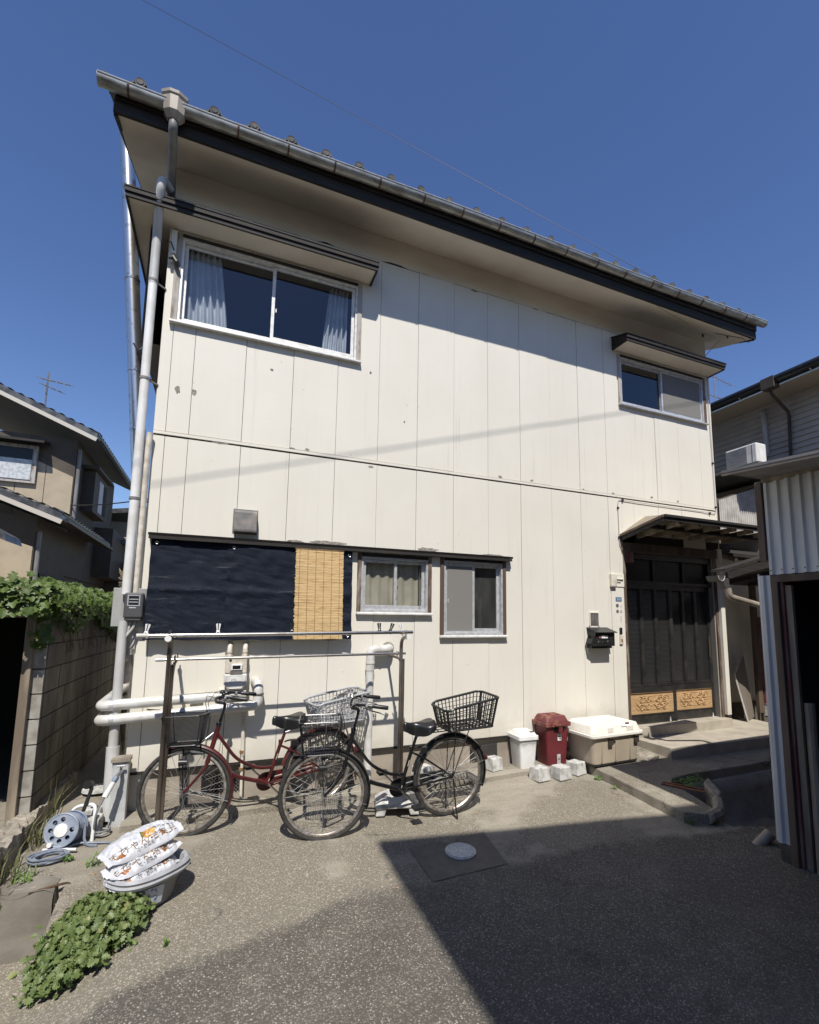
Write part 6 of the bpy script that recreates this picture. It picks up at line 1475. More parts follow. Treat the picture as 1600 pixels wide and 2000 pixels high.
for k in range(26):
    y = rnd.uniform(.0, 4.2); p = [Vector((-.89, y, 1.62))]
    for j in range(6): p.append(p[-1]+Vector((rnd.uniform(-.005, .03), rnd.uniform(-.07, .07), -.07)))
    mb.tube(p, .004, 4)
o_ = mb.build('stems', M_['wood_brown'], iv); o_['kind'] = 'stuff'
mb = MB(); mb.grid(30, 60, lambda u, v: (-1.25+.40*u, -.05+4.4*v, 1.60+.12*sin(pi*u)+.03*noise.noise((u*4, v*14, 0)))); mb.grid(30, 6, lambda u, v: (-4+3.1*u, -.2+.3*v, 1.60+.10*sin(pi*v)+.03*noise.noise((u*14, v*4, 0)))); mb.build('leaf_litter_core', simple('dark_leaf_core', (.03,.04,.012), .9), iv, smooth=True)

# leafy chrysanthemum plant
pl = thing('leafy_plant', 'wide green lobed-leaf plant growing at the edge of the driveway', 'plant', (-.16, -1.48, -.45))
rnd = random.Random(5); Ms = []; stems = MB()
cxp, cyp = -.10, -1.42
for k in range(470):
    a = rnd.uniform(0, 2*pi); r = sqrt(rnd.random()); u = r*cos(a); v = r*sin(a)
    # elongated patch along a diagonal
    X = -.175+.235*u*.87-.15*v*.5 ; Y = -1.50+.235*u*.50+.20*v*.9
    hgt = (.19+.04*noise.noise((X*5, Y*5, 0)))*(1-.55*r*r)
    zb = ghv(X, Y); top = Vector((X+u*.03, Y+v*.02-.01, zb+hgt+rnd.uniform(-.02, .04)))
    for q in range(rnd.randint(5, 8)):
        sp = rnd.uniform(0, 2*pi); rr = rnd.uniform(.01, .045); 
        n = (.7*cos(sp)+rnd.uniform(-.4, .4), .7*sin(sp)-.3, rnd.uniform(.35, 1.2))
        Ms.append(leaf_M(top+Vector((cos(sp)*rr*.3, sin(sp)*rr*.3, rnd.uniform(-.05, .02))), n, rnd.uniform(.020, .050), sp+pi/2, .3))
    if k % 3 == 0: stems.tube([(X, Y, zb-.01), top], .002, 4)
for k in range(46):
    a = rnd.uniform(0, 2*pi); u, v = cos(a)*rnd.uniform(.95, 1.25), sin(a)*rnd.uniform(.95, 1.25)
    X = -.175+.235*u*.87-.15*v*.5; Y = -1.50+.235*u*.50+.20*v*.9; zb = ghv(X, Y); tp_ = Vector((X+u*.03, Y+v*.03, zb+rnd.uniform(.04, .15)))
    stems.tube([(X-u*.03, Y-v*.03, zb), tp_], .0022, 4)
    for q in range(rnd.randint(2, 5)): Ms.append(leaf_M(tp_+Vector((rnd.uniform(-.02, .02), rnd.uniform(-.02, .02), rnd.uniform(-.05, .01))), (rnd.uniform(-.8, .8), rnd.uniform(-.9, .3), .8), rnd.uniform(.020, .042), rnd.uniform(0, 6.28), .3))
foliage(pl, chrme, Ms, 'leaf', 'leaf_mass')
o_ = stems.build('stems', M_['weed'], pl); o_['kind'] = 'stuff'

# weeds and dry grass along the kerb
def tuft(x, y, n_, h, label, spread=.05, mats='grass', lean=(0, 0), leafn=0, name='weed_tuft'):
    rnd = random.Random(int(x*1000+y*77)); z = ghv(x, y)
    o_ = MB()
    for k in range(n_):
        bx, by = x+rnd.uniform(-spread, spread), y+rnd.uniform(-spread, spread); a = rnd.uniform(0, 2*pi); hh = h*rnd.uniform(.5, 1.1)
        tx, ty = bx+cos(a)*hh*.45+lean[0]*hh, by+sin(a)*hh*.45+lean[1]*hh; mx, my = (bx*2+tx)/3, (by*2+ty)/3
        w_ = .004; px, py = -sin(a)*w_, cos(a)*w_
        o_.add([(bx-px,by-py,z-.01),(bx+px,by+py,z-.01),(mx+px,my+py,z+hh*.65),(mx-px,my-py,z+hh*.65),(tx,ty,z+hh)], [(0,1,2,3),(3,2,4)])
    base = [v.co.copy() for v in weedme.vertices]; faces = [tuple(p.vertices) for p in weedme.polygons]
    for k in range(leafn):
        M = leaf_M(Vector((x+rnd.uniform(-spread, spread), y+rnd.uniform(-spread, spread), z+rnd.uniform(.0, .04))), (rnd.uniform(-.6, .6), rnd.uniform(-.8, .3), 1), rnd.uniform(.018, .032), rnd.uniform(0, 6.28), .2)
        o_.add([M @ v for v in base], faces)
    o_ = o_.build(name, M_[mats], None); return tag(o_, label, 'weeds', 'weeds along the kerbs')
tuft(-.84, -.72, 30, .20, 'tall dry grass clump against the kerb at the picture edge', .10, lean=(.1, -.2))
tuft(-.80, -.33, 34, .20, 'green and straw grass clump behind the hose reel', .07, lean=(.2, 0))
tuft(-.76, -.02, 14, .42, 'long straw blades rising behind the reel handle', .03, lean=(.35, .1))
tuft(-.80, -.90, 30, .18, 'short grass tuft where the kerb meets the retaining block', .06)
tuft(-.45, -.05, 0, .05, 'small green weed near the standpipe foot', .05, 'weed', leafn=36)
tuft(-.50, -.62, 6, .05, 'tiny weed beside the hose coil', .03, 'weed', leafn=18)
tuft(-.33, -.72, 10, .10, 'thin weed between hose coil and planter tub', .04, 'weed', leafn=14)
tuft(-.20, -.60, 8, .12, 'wispy weed by the hose end', .04, 'weed', leafn=8)
tuft(-.70, -.78, 14, .10, 'scrubby weed just before the retaining block', .06, 'weed', leafn=20)
tuft(4.16, -.62, 3, .04, 'small bright weed at the pad step near the storage box', .025, 'weed', leafn=26)
tuft(4.17, -.86, 3, .03, 'tiny weed in the pad step crack', .02, 'weed', leafn=12)
tuft(4.30, -1.66, 6, .05, 'straggling weed at the corner of the porch pad', .05, 'weed', leafn=30)
tuft(4.50, -1.75, 4, .05, 'sparse weed at the mouth of the planting pit', .04, 'weed', leafn=10)
tuft(.20, -1.72, 6, .05, 'tiny sprig growing on the open driveway', .012, 'weed', leafn=5)

# fallen dry leaves on the paving
dlm = leafmesh('dry_leaf', [(.18,.2),(.26,.5),(.14,.8)], simple('dry_brown_leaf', (.30,.20,.10), .8, rnd=.5), .6)
fl_ = thing('fallen_leaves', 'scattered small dry leaves on the paving', 'leaves', (0, -1.5, -.3)); fl_['kind'] = 'stuff'
mb = MB(); rnd = random.Random(77); base = [v.co.copy() for v in dlm.vertices]; faces = [tuple(p.vertices) for p in dlm.polygons]
for k in range(70):
    if k % 2: x, y = rnd.uniform(-.75, .3), rnd.uniform(-1.0, -.3)
    else: x, y = rnd.uniform(-.2, 4.3), -.36-rnd.random()**2*3
    M = leaf_M(Vector((x, y, ghv(x, y)+.004)), (rnd.uniform(-.4, .4), rnd.uniform(-.4, .4), 1), rnd.uniform(.012, .026), rnd.uniform(0, 6.28), 0); mb.add([M @ v for v in base], faces)
o_ = mb.build('dry_leaf', dlm.materials[0], fl_); o_['kind'] = 'stuff'
# ivy-like weed bed on the pad, sticks, pale rock, dry stems in the pit
gv = thing('pad_weeds', 'green leafy weeds growing round a hole in the porch pad', 'weeds', (4.85, -1.22, -.13))
rnd = random.Random(8); Ms = [leaf_M(Vector((4.88+rnd.uniform(-.16, .16), -1.20+rnd.uniform(-.10, .10), pz(4.88, -1.2)+rnd.uniform(.004, .05))), (rnd.uniform(-.5, .5), rnd.uniform(-.7, .3), 1), rnd.uniform(.025, .045), rnd.uniform(0, 6.28)) for k in range(130)]
foliage(gv, weedme, Ms, 'leaf', 'leaf_mass')
mb = MB(); mb.bar((4.55,-1.10,pz(4.55,-1.1)+.008), (4.80,-1.40,pz(4.8,-1.4)+.008), .035, .012); mb = mb.build('flat_orange_stick', M_['terracotta'], None); tag(mb, 'orange-brown flat stick lying beside the pad weeds', 'stick')
mb = MB(); mb.bar((4.60,-1.08,pz(4.6,-1.08)+.008), (4.86,-1.36,pz(4.86,-1.36)+.008), .02, .012); mb = mb.build('thin_orange_stick', M_['terracotta'], None); tag(mb, 'thinner orange stick half covered by the pad weeds', 'stick')
mb = MB(); mb.add([(4.75,-1.62,-.45),(4.92,-1.52,-.45),(5.02,-1.30,-.45),(4.85,-1.38,-.45),(4.72,-1.60,-.13),(4.88,-1.52,-.11),(4.98,-1.30,-.05),(4.84,-1.36,-.06)], [(0,1,5,4),(1,2,6,5),(2,3,7,6),(3,0,4,7),(4,5,6,7)]); mb = mb.build('kerb_stone', M_['conc'], None, bevel=.012); tag(mb, 'pale slanted stone at the rim of the planting pit', 'stone')
mb = MB(); mb.tube(fillet([(4.42,-1.72,-.22),(4.60,-1.70,-.20),(4.78,-1.55,-.17)], .05), .05, 8); mb = mb.build('kerb_lump', M_['conc'], None, smooth=True); tag(mb, 'rounded mortar lump where pad and pit meet', 'rubble')
ds = MB(); rnd = random.Random(3)
for k in range(16):
    x, y = 5.0+rnd.uniform(-.25, .35), -1.72+rnd.uniform(-.12, .1); p = [Vector((x, y, -.70))]
    for j in range(6): p.append(p[-1]+Vector((rnd.uniform(-.03, .04), rnd.uniform(-.02, .02), .055)))
    ds.tube(p, .002, 4)
    for q in range(5): b_ = p[rnd.randint(2, 6)]; ds.tube([b_, b_+Vector((rnd.uniform(-.05, .05), rnd.uniform(-.03, .03), rnd.uniform(.0, .05)))], .0012, 3)
ds = ds.build('dry_shrub', M_['dry_stem'], None); tag(ds, 'dead leafless stems standing in the dark planting pit', 'plant')
mb = MB(); mb.bar((4.95,-2.02,-.56), (5.35,-2.02,-.60), .02, .06); mb = mb.build('half_buried_brick', M_['terracotta'], None); tag(mb, 'reddish tile fragment half buried at the pit edge', 'tile')
# ---------------------------------------------------------------- lean-to wing to the right of the house
wg = thing('side_wing', 'lower cream wing set back beside the black entrance door', 'building', (8.6, .5, -.1))
mb = MB(); mb.box(7.095, .50, -.1, 9.2, .62, 2.62); mb.build('wall', M_['siding'], wg)
mb = MB(); mb.box(7.095, .485, -.1, 9.2, .50, .25); mb.build('plinth', M_['conc_dark'], wg)
mb = MB(); mb.prism([(.0, 2.50), (1.6, 2.95), (1.6, 3.0), (.0, 2.55)], 'x', 7.4, 9.4); mb.build('eaves_roof', M_['black_wood'], wg)
for k in range(5): x = 7.5+k*.38; mb = MB(); mb.bar((x, .02, 2.46), (x, .5, 2.62), .045, .06); mb.build('rafter', M_['wood_brown'], wg)
tpn = thing('ribbed_screen', 'pale vertically ribbed screen panel above the porch canopy', 'screen', (8.5, .6, 3.0))
mb = MB(); nn = 84; vs = []
for i in range(nn+1): x = 7.96+1.15*i/nn; dy = .018*(1 if (i//2) % 2 else -1) ; vs += [(x, .60+dy, 3.0), (x, .60+dy, 3.56+(x-7.96)*.33)]
mb.add(vs, [(2*i, 2*i+2, 2*i+3, 2*i+1) for i in range(nn)]); mb.build('ribbed_sheet', M_['clear_panel'], tpn)
mb = MB(); mb.bar((7.96,.64,3.56), (9.12,.64,3.94), .02, .04); mb.bar((7.97,.64,2.6), (7.97,.64,3.6), .05, .05); mb.build('frame', M_['wood_brown'], tpn)
for (x, w_, mt, l) in ((8.27,.10,'wood_brown','broad dark post standing beside the entrance'),(8.41,.05,'wood_red','thin reddish plank leaning by the dark post'),(8.50,.06,'wood_grey','pale weathered plank leaning by the dark post')):
    mb = MB(); mb.box(x-w_/2, .30, .1, x+w_/2, .36, 2.4 if w_ > .08 else 1.6); mb = mb.build('timber_post', M_[mt], None, bevel=.003); tag(mb, l, 'timber', 'timbers standing beside the entrance')
mb = MB(); mb.add([(7.60,.08,.06),(8.05,.28,.06),(8.08,.42,1.02),(7.50,.17,.74),(7.60,.095,.06),(8.05,.295,.06),(8.08,.435,1.02),(7.50,.185,.74)], [(0,1,2,3),(7,6,5,4),(0,4,5,1),(1,5,6,2),(2,6,7,3),(3,7,4,0)]); bd = mb.build('leaning_board', simple('brown_backed_board', (.17,.145,.12), .8), None); tag(bd, 'brown board with pale edges leaning against the cream wing', 'board')
mb = MB(); mb.bar((7.495,.165,.74), (8.08,.415,1.025), .02, .014); mb.bar((7.495,.165,.74), (7.60,.075,.06), .014, .02); mb.build('board_edge', M_['board_white'], bd)
hb = MB()
for (a, b_, c, d) in ((7.96,.12,8.35,.145),(7.96,.285,8.35,.31),(7.96,.12,7.985,.31),(8.15,.12,8.17,.31),(8.325,.12,8.35,.31)): hb.box(a, .05, b_, c, .15, d)
hb.xf(Matrix.Translation((-.10,-.16,0))); hb = hb.build('hollow_block', M_['conc_white'], None, bevel=.004); tag(hb, 'pale hollow concrete block on its side on the porch', 'concrete block')

mb = MB(); mb.prism([(-.95,2.26),(.30,2.10),(.30,2.13),(-.95,2.29)], 'x', 7.16, 9.3); mb.build('lean_to_roof', M_['black_wood'], wg)
for k in range(4): mb = MB(); x = 7.3+k*.5; mb.bar((x, -.6, 2.19), (x, .05, 2.09), .04, .05); mb.build('rafter', M_['black_wood'], wg)
# ---------------------------------------------------------------- metal shed on the right
sh = thing('metal_shed', 'corrugated metal shed with dark open front and brown timber frame', 'shed', (5.6, -4.4, -.4))
SX, SY0 = 4.4, -2.44
def sp_(name, mt, *bx, **k):
    mb = MB()
    for b_ in bx: mb.box(*b_)
    return mb.build(name, M_[mt], sh, **k)
mb = MB(); y = SY0; vs = []; prof = []
while y > -4.75:
    prof += [(y, 0), (y-.012, -.020), (y-.034, -.020), (y-.046, 0)]; y -= .085
for (yy, dx) in prof: vs += [(SX+dx, yy, 1.885), (SX+dx, yy, 2.64)]
mb.add(vs, [(2*i, 2*i+1, 2*i+3, 2*i+2) for i in range(len(prof)-1)]); mb.build('corrugated_sheet', M_['sheet_metal'], sh)
mb = MB()
for k in range(0, len(prof), 4): mb.lathe([(0,0),(.006,0),(.004,.004)], 6, Matrix.Translation((SX-.02, prof[k][0]-.023, 1.92)) @ Matrix.Rotation(-pi/2, 4, 'Y'))
mb.build('screws', M_['rust'], sh)
sp_('lintel', 'wood_brown', (SX-.005, -4.75, 1.825, SX+.06, SY0-.003, 1.882), bevel=.003)
sp_('corner_post', 'wood_brown', (SX-.03, SY0-.0, 2.0, SX+.05, SY0+.055, 2.66), bevel=.003)
mb = MB(); n2 = [(SY0+.09,0),(SY0+.075,-.018),(SY0+.045,-.018),(SY0+.03,0),(SY0+.0,0)]; vs = []
for (yy, dx) in n2: vs += [(SX+dx, yy, -.16), (SX+dx, yy, 1.884)]
mb.add(vs, [(2*i, 2*i+1, 2*i+3, 2*i+2) for i in range(len(n2)-1)]); mb.box(SX, SY0+.09, -.16, SX+.02, SY0+.10, 1.9); mb.build('corrugated_sheet', M_['sheet_metal'], sh)
sp_('concrete_footing', 'conc_dark', (SX+.0, SY0-.04, -.6, SX+.16, SY0+.08, -.16), bevel=.01)
sp_('door_jamb', 'wood_brown', (SX-.004, SY0-.055, -.45, SX+.07, SY0-.003, 1.825), bevel=.003)
sp_('red_strip', 'wood_red', (SX+.03, SY0-.075, -.45, SX+.09, SY0-.056, 1.825))
mb = MB(); mb.tube([(SX+.10, SY0-.16, .9), (SX+.08, SY0-.17, -.30), (SX+.02, SY0-.19, -.38)], .035, 10); mb.build('inner_pale_pipe', M_['pvc_tan'], sh, smooth=True)
sp_('inner_board', 'wood_grey', (SX+.05, SY0-.125, -.4, SX+.08, SY0-.08, 1.8))
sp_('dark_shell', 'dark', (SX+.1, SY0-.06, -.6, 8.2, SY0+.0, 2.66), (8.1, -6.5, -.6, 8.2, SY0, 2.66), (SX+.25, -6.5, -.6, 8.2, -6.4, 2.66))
sp_('back_sheet', 'sheet_rusty', (SX+.12, SY0+.001, .0, 8.2, SY0+.02, 2.64))
mb = MB(); mb.add([(3.90,SY0,2.665),(8.4,SY0,2.80),(8.4,-4.9,2.66),(4.15,-4.9,2.55),(3.90,SY0,2.685),(8.4,SY0,2.82),(8.4,-4.9,2.68),(4.15,-4.9,2.57)], [(0,1,2,3),(7,6,5,4),(0,4,5,1),(1,5,6,2),(2,6,7,3),(3,7,4,0)]); sr = mb.build('roof', M_['roof_sheet'], sh)
mb = MB(); mb.bar((3.91, SY0, 2.66), (4.15, -4.8, 2.54), .015, .035); mb.build('roof_edge_board', M_['sheet_rusty'], sr)
sp_('wall_plate', 'wood_grey', (SX-.03, -4.75, 2.64, SX+.05, SY0-.002, 2.68), bevel=.003)
# small canopy, gutter and downpipe at the shed side
sc_ = thing('shed_side_gutter', 'small dark side roof with half round gutter and bent tan downpipe', 'gutter', (5.3, -1.6, -.3))
mb = MB(); mb.add([(5.14,-1.35,2.035),(5.95,-1.35,2.24),(5.95,-1.52,2.24),(5.14,-1.52,2.035),(5.14,-1.35,2.060),(5.95,-1.35,2.265),(5.95,-1.52,2.265),(5.14,-1.52,2.060)], [(0,1,2,3),(7,6,5,4),(0,4,5,1),(1,5,6,2),(2,6,7,3),(3,7,4,0)]); mb.build('side_roof', M_['black_wood'], sc_)
mb = MB(); mb.bar((5.18,-1.50,1.99), (5.95,-1.50,2.18), .03, .07); mb.build('side_beam', M_['black_wood'], sc_)
mb = MB(); vs = []; 
for y in (-1.52, -1.38):
    for j in range(9): a = pi+pi*j/8; vs.append((5.07+.050*cos(a), y, 1.985+.058*sin(a)))
    for j in range(9): a = pi+pi*j/8; vs.append((5.07+.045*cos(a), y, 1.987+.053*sin(a)))
mb.add(vs, [(j, j+1, 19+j, 18+j) for j in range(8)]+[(9+j, 27+j, 28+j, 10+j) for j in range(8)]+[(j, j+1, 10+j, 9+j) for j in range(8)]); mb.build('gutter', M_['gutter_dark'], sc_)
mb = MB(); mb.tube([(5.07+.048*cos(pi+pi*j/8), -1.522, 1.985+.056*sin(pi+pi*j/8)) for j in range(9)], .004, 5); mb.build('gutter_rim', M_['pvc'], sc_)
mb = MB(); mb.prism([(5.10,1.955),(5.20,1.965),(5.205,1.87),(5.18,1.845),(5.13,1.87)], 'y', -1.51, -1.45); mb.build('rain_head', M_['gutter_dark'], sc_, bevel=.006)
mb = MB(); mb.tube(fillet([(5.19,-1.50,1.86),(5.20,-1.50,1.775),(5.62,-1.58,1.675),(5.66,-1.60,1.60),(5.66,-1.60,1.4)], .05), .030, 12); mb.build('downpipe_bend', M_['pvc_tan'], sc_, smooth=True)
mb = MB(); mb.tube([(5.655,-1.60,1.64),(5.60,-1.66,-.42)], .027, 12); mb.build('downpipe', M_['pvc_tan'], sc_, smooth=True)
for z in (1.52, .62, -.1): mb = MB(); mb.lathe([(.031,0),(.031,.012)], 12, Matrix.Translation((5.655-.026*(1.64-z),-1.60-.03*(1.64-z),z))); mb.build('pipe_clip', M_['pvc_dark'], sc_)
bp = MB(); M = Matrix.Translation((4.52,-2.13,-.28)) @ Matrix.Rotation(radians(52), 4, 'Y') @ Matrix.Rotation(radians(12), 4, 'X'); ring = []
vs = []
for j in range(14):
    a = 2*pi*j/14; vs.append(M @ Vector((.045*cos(a), .045*sin(a), .11))); 
for j in range(14):
    a = 2*pi*j/14; vs.append(M @ Vector((.045*cos(a), .045*sin(a), -.09-.025*(j % 3))))
bp.add(vs, [(j, (j+1) % 14, 14+(j+1) % 14, 14+j) for j in range(14)]); bp = bp.build('broken_pipe_elbow', M_['pvc_tan'], None, smooth=True); tag(bp, 'broken tan pipe piece lying at the shed corner', 'pipe')

# ---------------------------------------------------------------- neighbour house on the left
LH = thing('neighbour_house', 'two-storey beige house with dark trim and tiled roofs behind the ivy', 'house', (-6.5, 11, -.1))
NX = -3.5
def lh(name, mt, mb_, par=None, **k): return mb_.build(name, M_[mt], par or LH, **k)
mb = MB(); mb.box(-11, 11.04, 2.6, NX, 16.2, 6.35); lh('upper_wall', 'brown_wall', mb)
mb = MB(); mb.box(-11, 8.56, -.2, NX, 11.04, 3.75); mb.box(-11, 11.04, -.2, NX-.05, 16.2, 2.7); lh('lower_wall', 'brown_wall', mb)
# beige board panels between battens on the faces that look at the camera
for k in range(12):
    x1 = NX-.02-k*.62; x0 = x1-.605; zt = min(6.05, 5.65+k*.62*.43); mb = MB()
    mb.prism([(x0, 2.8), (x1, 2.8), (x1, zt-.35), (x0, zt-.35+.26)], 'y', 11.02, 11.04); lh('siding_panel', 'beige_wall', mb)
    mb = MB(); zt = 3.05+k*.62*.34
    mb.prism([(x0, -.1), (x1, -.1), (x1, zt), (x0, zt+.2)], 'y', 8.54, 8.56); lh('siding_panel', 'beige_wall', mb)
def gable(yf, yb, xe, ze, slope, xr, th, name, tiles=True):
    mb = MB(); zr = ze+(xe-xr)*slope
    mb.add([(xe,yf,ze),(xr,yf,zr),(xr,yb,zr),(xe,yb,ze),(xe,yf,ze+th),(xr,yf,zr+th),(xr,yb,zr+th),(xe,yb,ze+th)], [(0,1,2,3),(7,6,5,4),(0,4,5,1),(1,5,6,2),(2,6,7,3),(3,7,4,0)]); r_ = lh(name, 'tile_far', mb)
    mb = MB(); mb.bar((xe+.0,yf-.01,ze-.05), (xr,yf-.01,zr-.05), .03, .10); mb.build('verge_board', simple('pale_verge_board', (.5,.46,.40), .6), r_)  # even pale colour for the verge board
    mb = MB(); mb.add([(xe,yf+.05,ze-.02),(xr,yf+.05,zr-.02),(xr,yb,zr-.02),(xe,yb,ze-.02)], [(0,1,2,3)]); mb.build('soffit', M_['brown_wall'], r_)
    tl = MB(); n_ = 10; 
    tl.grid(6, 1, lambda u, v: ((-.5+u)*.26, v*.25, .035*(sin(u*pi*1.3))**2+.012*v)); tl.add([(-.13,0,0),(.13,0,0),(.13,0,-.03),(-.13,0,-.03)], [(0,1,2,3)])
    tme = finish_mesh(tl, 'far_tile', M_['tile_far'], True, 50)
    # verge tiles along the gable edge and eaves tiles along the side
    L_ = hypot(xe-xr, (xe-xr)*slope); nv = int(L_/.24)
    ang = atan2(slope, 1)
    for k in range(nv):
        t_ = (k+.5)/nv; inst('roof_tile', tme, r_, Matrix.Translation(Vector((xe+(xr-xe)*t_, yf+.02, ze+th+(zr-ze)*t_+.015+random.uniform(-.008, .012)))-W(r_).translation) @ Matrix.Rotation(ang, 4, 'Y') @ Matrix.Scale(1.25, 4))
    ne = int((yb-yf)/.26)
    for k in range(ne):
        inst('roof_tile', tme, r_, Matrix.Translation(Vector((xe+.03, yf+.13+k*.26, ze+th+.01))-W(r_).translation) @ Matrix.Rotation(ang, 4, 'Y') @ Matrix.Rotation(pi/2, 4, 'Z'))
    mb = MB(); mb.tube([(xe+.07, yf+.05, ze+.0), (xe+.07, yb, ze+.0)], .05, 8); mb.build('gutter', M_['black_metal'], r_)
    return r_
gable(10.45, 16.6, -2.95, 6.30, .43, -9.0, .14, 'upper_roof'); gable(8.05, 13.2, -2.92, 3.62, .40, -9.0, .14, 'lower_roof')
# side-wall features of the neighbour
mb = MB(); mb.tube([(NX+.06,11.1,6.1),(NX+.06,11.1,4.0)], .045, 8); lh('downpipe', 'pvc_dark', mb); mb = MB(); mb.tube([(NX+.06,8.62,3.4),(NX+.06,8.62,-.1)], .045, 8); lh('downpipe', 'pvc_dark', mb)
mb = MB(); mb.box(NX+.0, 11.9, 4.55, NX+.30, 13.6, 5.75); lh('bay_window', 'brown_wall', mb)
mb = MB(); mb.box(NX+.30, 12.5, 4.65, NX+.31, 13.0, 5.6); lh('pane', 'curtain', mb); mb = MB(); mb.box(NX+.30, 13.05, 4.65, NX+.305, 13.5, 5.6); lh('pane', 'dark', mb)
mb = MB(); mb.box(NX, 11.7, 5.78, NX+.42, 13.8, 5.86); lh('bay_hood', 'brown_wall', mb)
mb = MB(); mb.box(NX, 13.9, 2.8, NX+.5, 16.2, 4.4); lh('balcony', 'brown_wall', mb)
for (y0, y1, z0, z1) in ((9.0,10.2,1.9,2.5),(9.0,10.6,.7,1.75),(10.9,12.3,.8,1.9)):
    mb = MB(); mb.box(NX+.0, y0, z0, NX+.03, y1, z1); f_ = lh('window', 'black_wood', mb)
    n_ = 3
    for k in range(n_): mb = MB(); w_ = (y1-y0)/n_; mb.box(NX+.03, y0+w_*k+.05, z0+.05, NX+.04, y0+w_*(k+1)-.05, z1-.06); mb.build('pane', M_['vent_metal'], f_)
mb = MB(); mb.box(NX, 10.6, 2.0, NX+.5, 12.6, 2.06); lh('door_hood', 'brown_wall', mb)
# upper window with floral curtain at the picture edge
mb = MB(); mb.box(-5.6, 10.93, 5.0, -4.32, 11.02, 6.02); f_ = lh('window', 'casing_pale', mb)
mb = MB(); mb.box(-5.5, 10.91, 5.08, -4.42, 10.93, 5.62); mb.build('curtain', simple('patterned_net_curtain', (.42,.44,.46), .8, col2=(.55,.57,.58), scale=14, lo=.48, hi=.53), f_)
mb = MB(); mb.box(-5.5, 10.91, 5.62, -4.42, 10.93, 5.92); mb.build('pane', M_['glass_dark'] if 'glass_dark' in M_ else M_['door_glass'], f_)
mb = MB(); mb.prism([(10.55, 6.02), (11.02, 6.12), (11.02, 6.18), (10.55, 6.08)], 'x', -5.8, -4.10); lh('window_hood', 'black_wood', mb)
# tip of a nearer roof at the frame edge
mb = MB(); mb.prism([(-4.2, 3.55), (-3.28, 3.0), (-3.24, 2.86), (-4.2, 3.3)], 'y', 6.2, 7.0); mb = mb.build('porch_roof_tip', M_['tile_far'], None); tag(mb, 'dark tiled roof corner jutting in at the far edge below the beige house', 'roof')
# farther house and greenery behind
fh = thing('far_house', 'dark tiled far house glimpsed between the beige house and the flue', 'house', (-3.5, 20, -.1))
mb = MB(); mb.box(-6.5, 18.2, -.2, -2.4, 22, 5.35); mb.build('wall', M_['beige_wall'], fh)
mb = MB(); mb.prism([(-6.8, 5.2), (-4.0, 5.55), (-2.2, 5.8), (-2.2, 6.0), (-4.0, 5.72), (-6.8, 5.35)], 'y', 17.6, 22); mb.build('roof', M_['tile_far'], fh)
mb = MB(); mb.prism([(-6.6, 3.6), (-1.5, 4.3), (-1.5, 4.45), (-6.6, 3.75)], 'y', 15.4, 17.8); mb.build('lower_roof', M_['tile_far'], fh)
mb = MB(); mb.box(-6, 15.9, -.2, -1.2, 17.8, 3.5); mb.build('lower_wall', M_['brown_wall'], fh)
mb = MB(); rnd = random.Random(2)
for k in range(60): a = rnd.uniform(0, 2*pi); mb.tube([(-1.75, 9.0, 2.35), (-1.75+.18*cos(a), 9.0+.1*sin(a), 2.35+rnd.uniform(-.15, .35))], .006, 3)
mb = mb.build('spiky_plant', M_['dry_stem'], None); tag(mb, 'dry spiky plant poking up beside the house corner pipes', 'plant')
mb = MB(); mb.box(-3.4, 8.7, -.2, -1.1, 8.85, 2.0); mb = mb.build('rear_fence', M_['brown_wall'], None); tag(mb, 'dark fence closing the gap behind the block wall', 'fence')

# antennas
def antenna(name, x, y, z0, z1, arms, label, ang):
    A = MB(); A.tube([(x, y, z0), (x, y, z1)], .022, 6)
    for (zz, L_, n_, tilt) in arms:
        d = Vector((cos(ang), sin(ang), tilt)); p = Vector((x, y, zz)); A.tube([p-d*L_*.25, p+d*L_*.75], .018, 5)
        sd = Vector((-sin(ang), cos(ang), .0))
        for k in range(n_): c = p+d*L_*(-.25+k/(n_-1)); A.tube([c-sd*.22+Vector((0,0,-.10)), c+sd*.22+Vector((0,0,.10))], .010, 4)
    A = A.build(name, M_['vent_metal'], None); tag(A, label, 'antenna')
antenna('roof_antenna', -4.65, 12.2, 7.3, 8.62, ((8.40, .75, 5, .12), (8.2, .5, 4, -.1)), 'television antenna on the beige house roof', .6)
antenna('roof_antenna', 23.7, 12.0, 8.0, 14.7, ((14.5, 3.0, 5, .10), (13.4, 3.9, 8, .14)), 'tall twin television antenna beyond the grey sided house', .25)

# ---------------------------------------------------------------- grey neighbour on the right
GX = 9.5
rh = thing('grey_neighbour_house', 'grey lap-sided neighbour house with dark eaves gutter', 'house', (12, 4, -.3))
mb = MB(); mb.box(GX+.03, -5.0, -.3, GX+6, 12, 5.60); mb.build('wall', M_['brown_wall'], rh)
n_ = 46
lbm = MB(); lbm.add([(GX-.012,-4.8,0),(GX-.012,12,0),(GX+.012,12,.098),(GX+.012,-4.8,.098),(GX+.03,-4.8,0),(GX+.03,12,0)], [(0,1,2,3),(0,4,5,1)]); lme = finish_mesh(lbm, 'siding_board', M_['grey_siding'], False)
for k in range(43): inst('siding_board', lme, rh, Matrix.Translation(Vector((0, 0, 1.2+k*.102))-W(rh).translation))
mb = MB(); mb.add([(GX-.62,-.95,5.57),(GX-.62,12,5.57),(GX+3,12,6.97),(GX+3,-.95,6.97),(GX-.62,-.95,5.69),(GX-.62,12,5.69),(GX+3,12,7.09),(GX+3,-.95,7.09)], [(0,1,2,3),(7,6,5,4),(0,4,5,1),(1,5,6,2),(2,6,7,3),(3,7,4,0)]); rr_ = mb.build('roof', M_['tile_far'], rh)
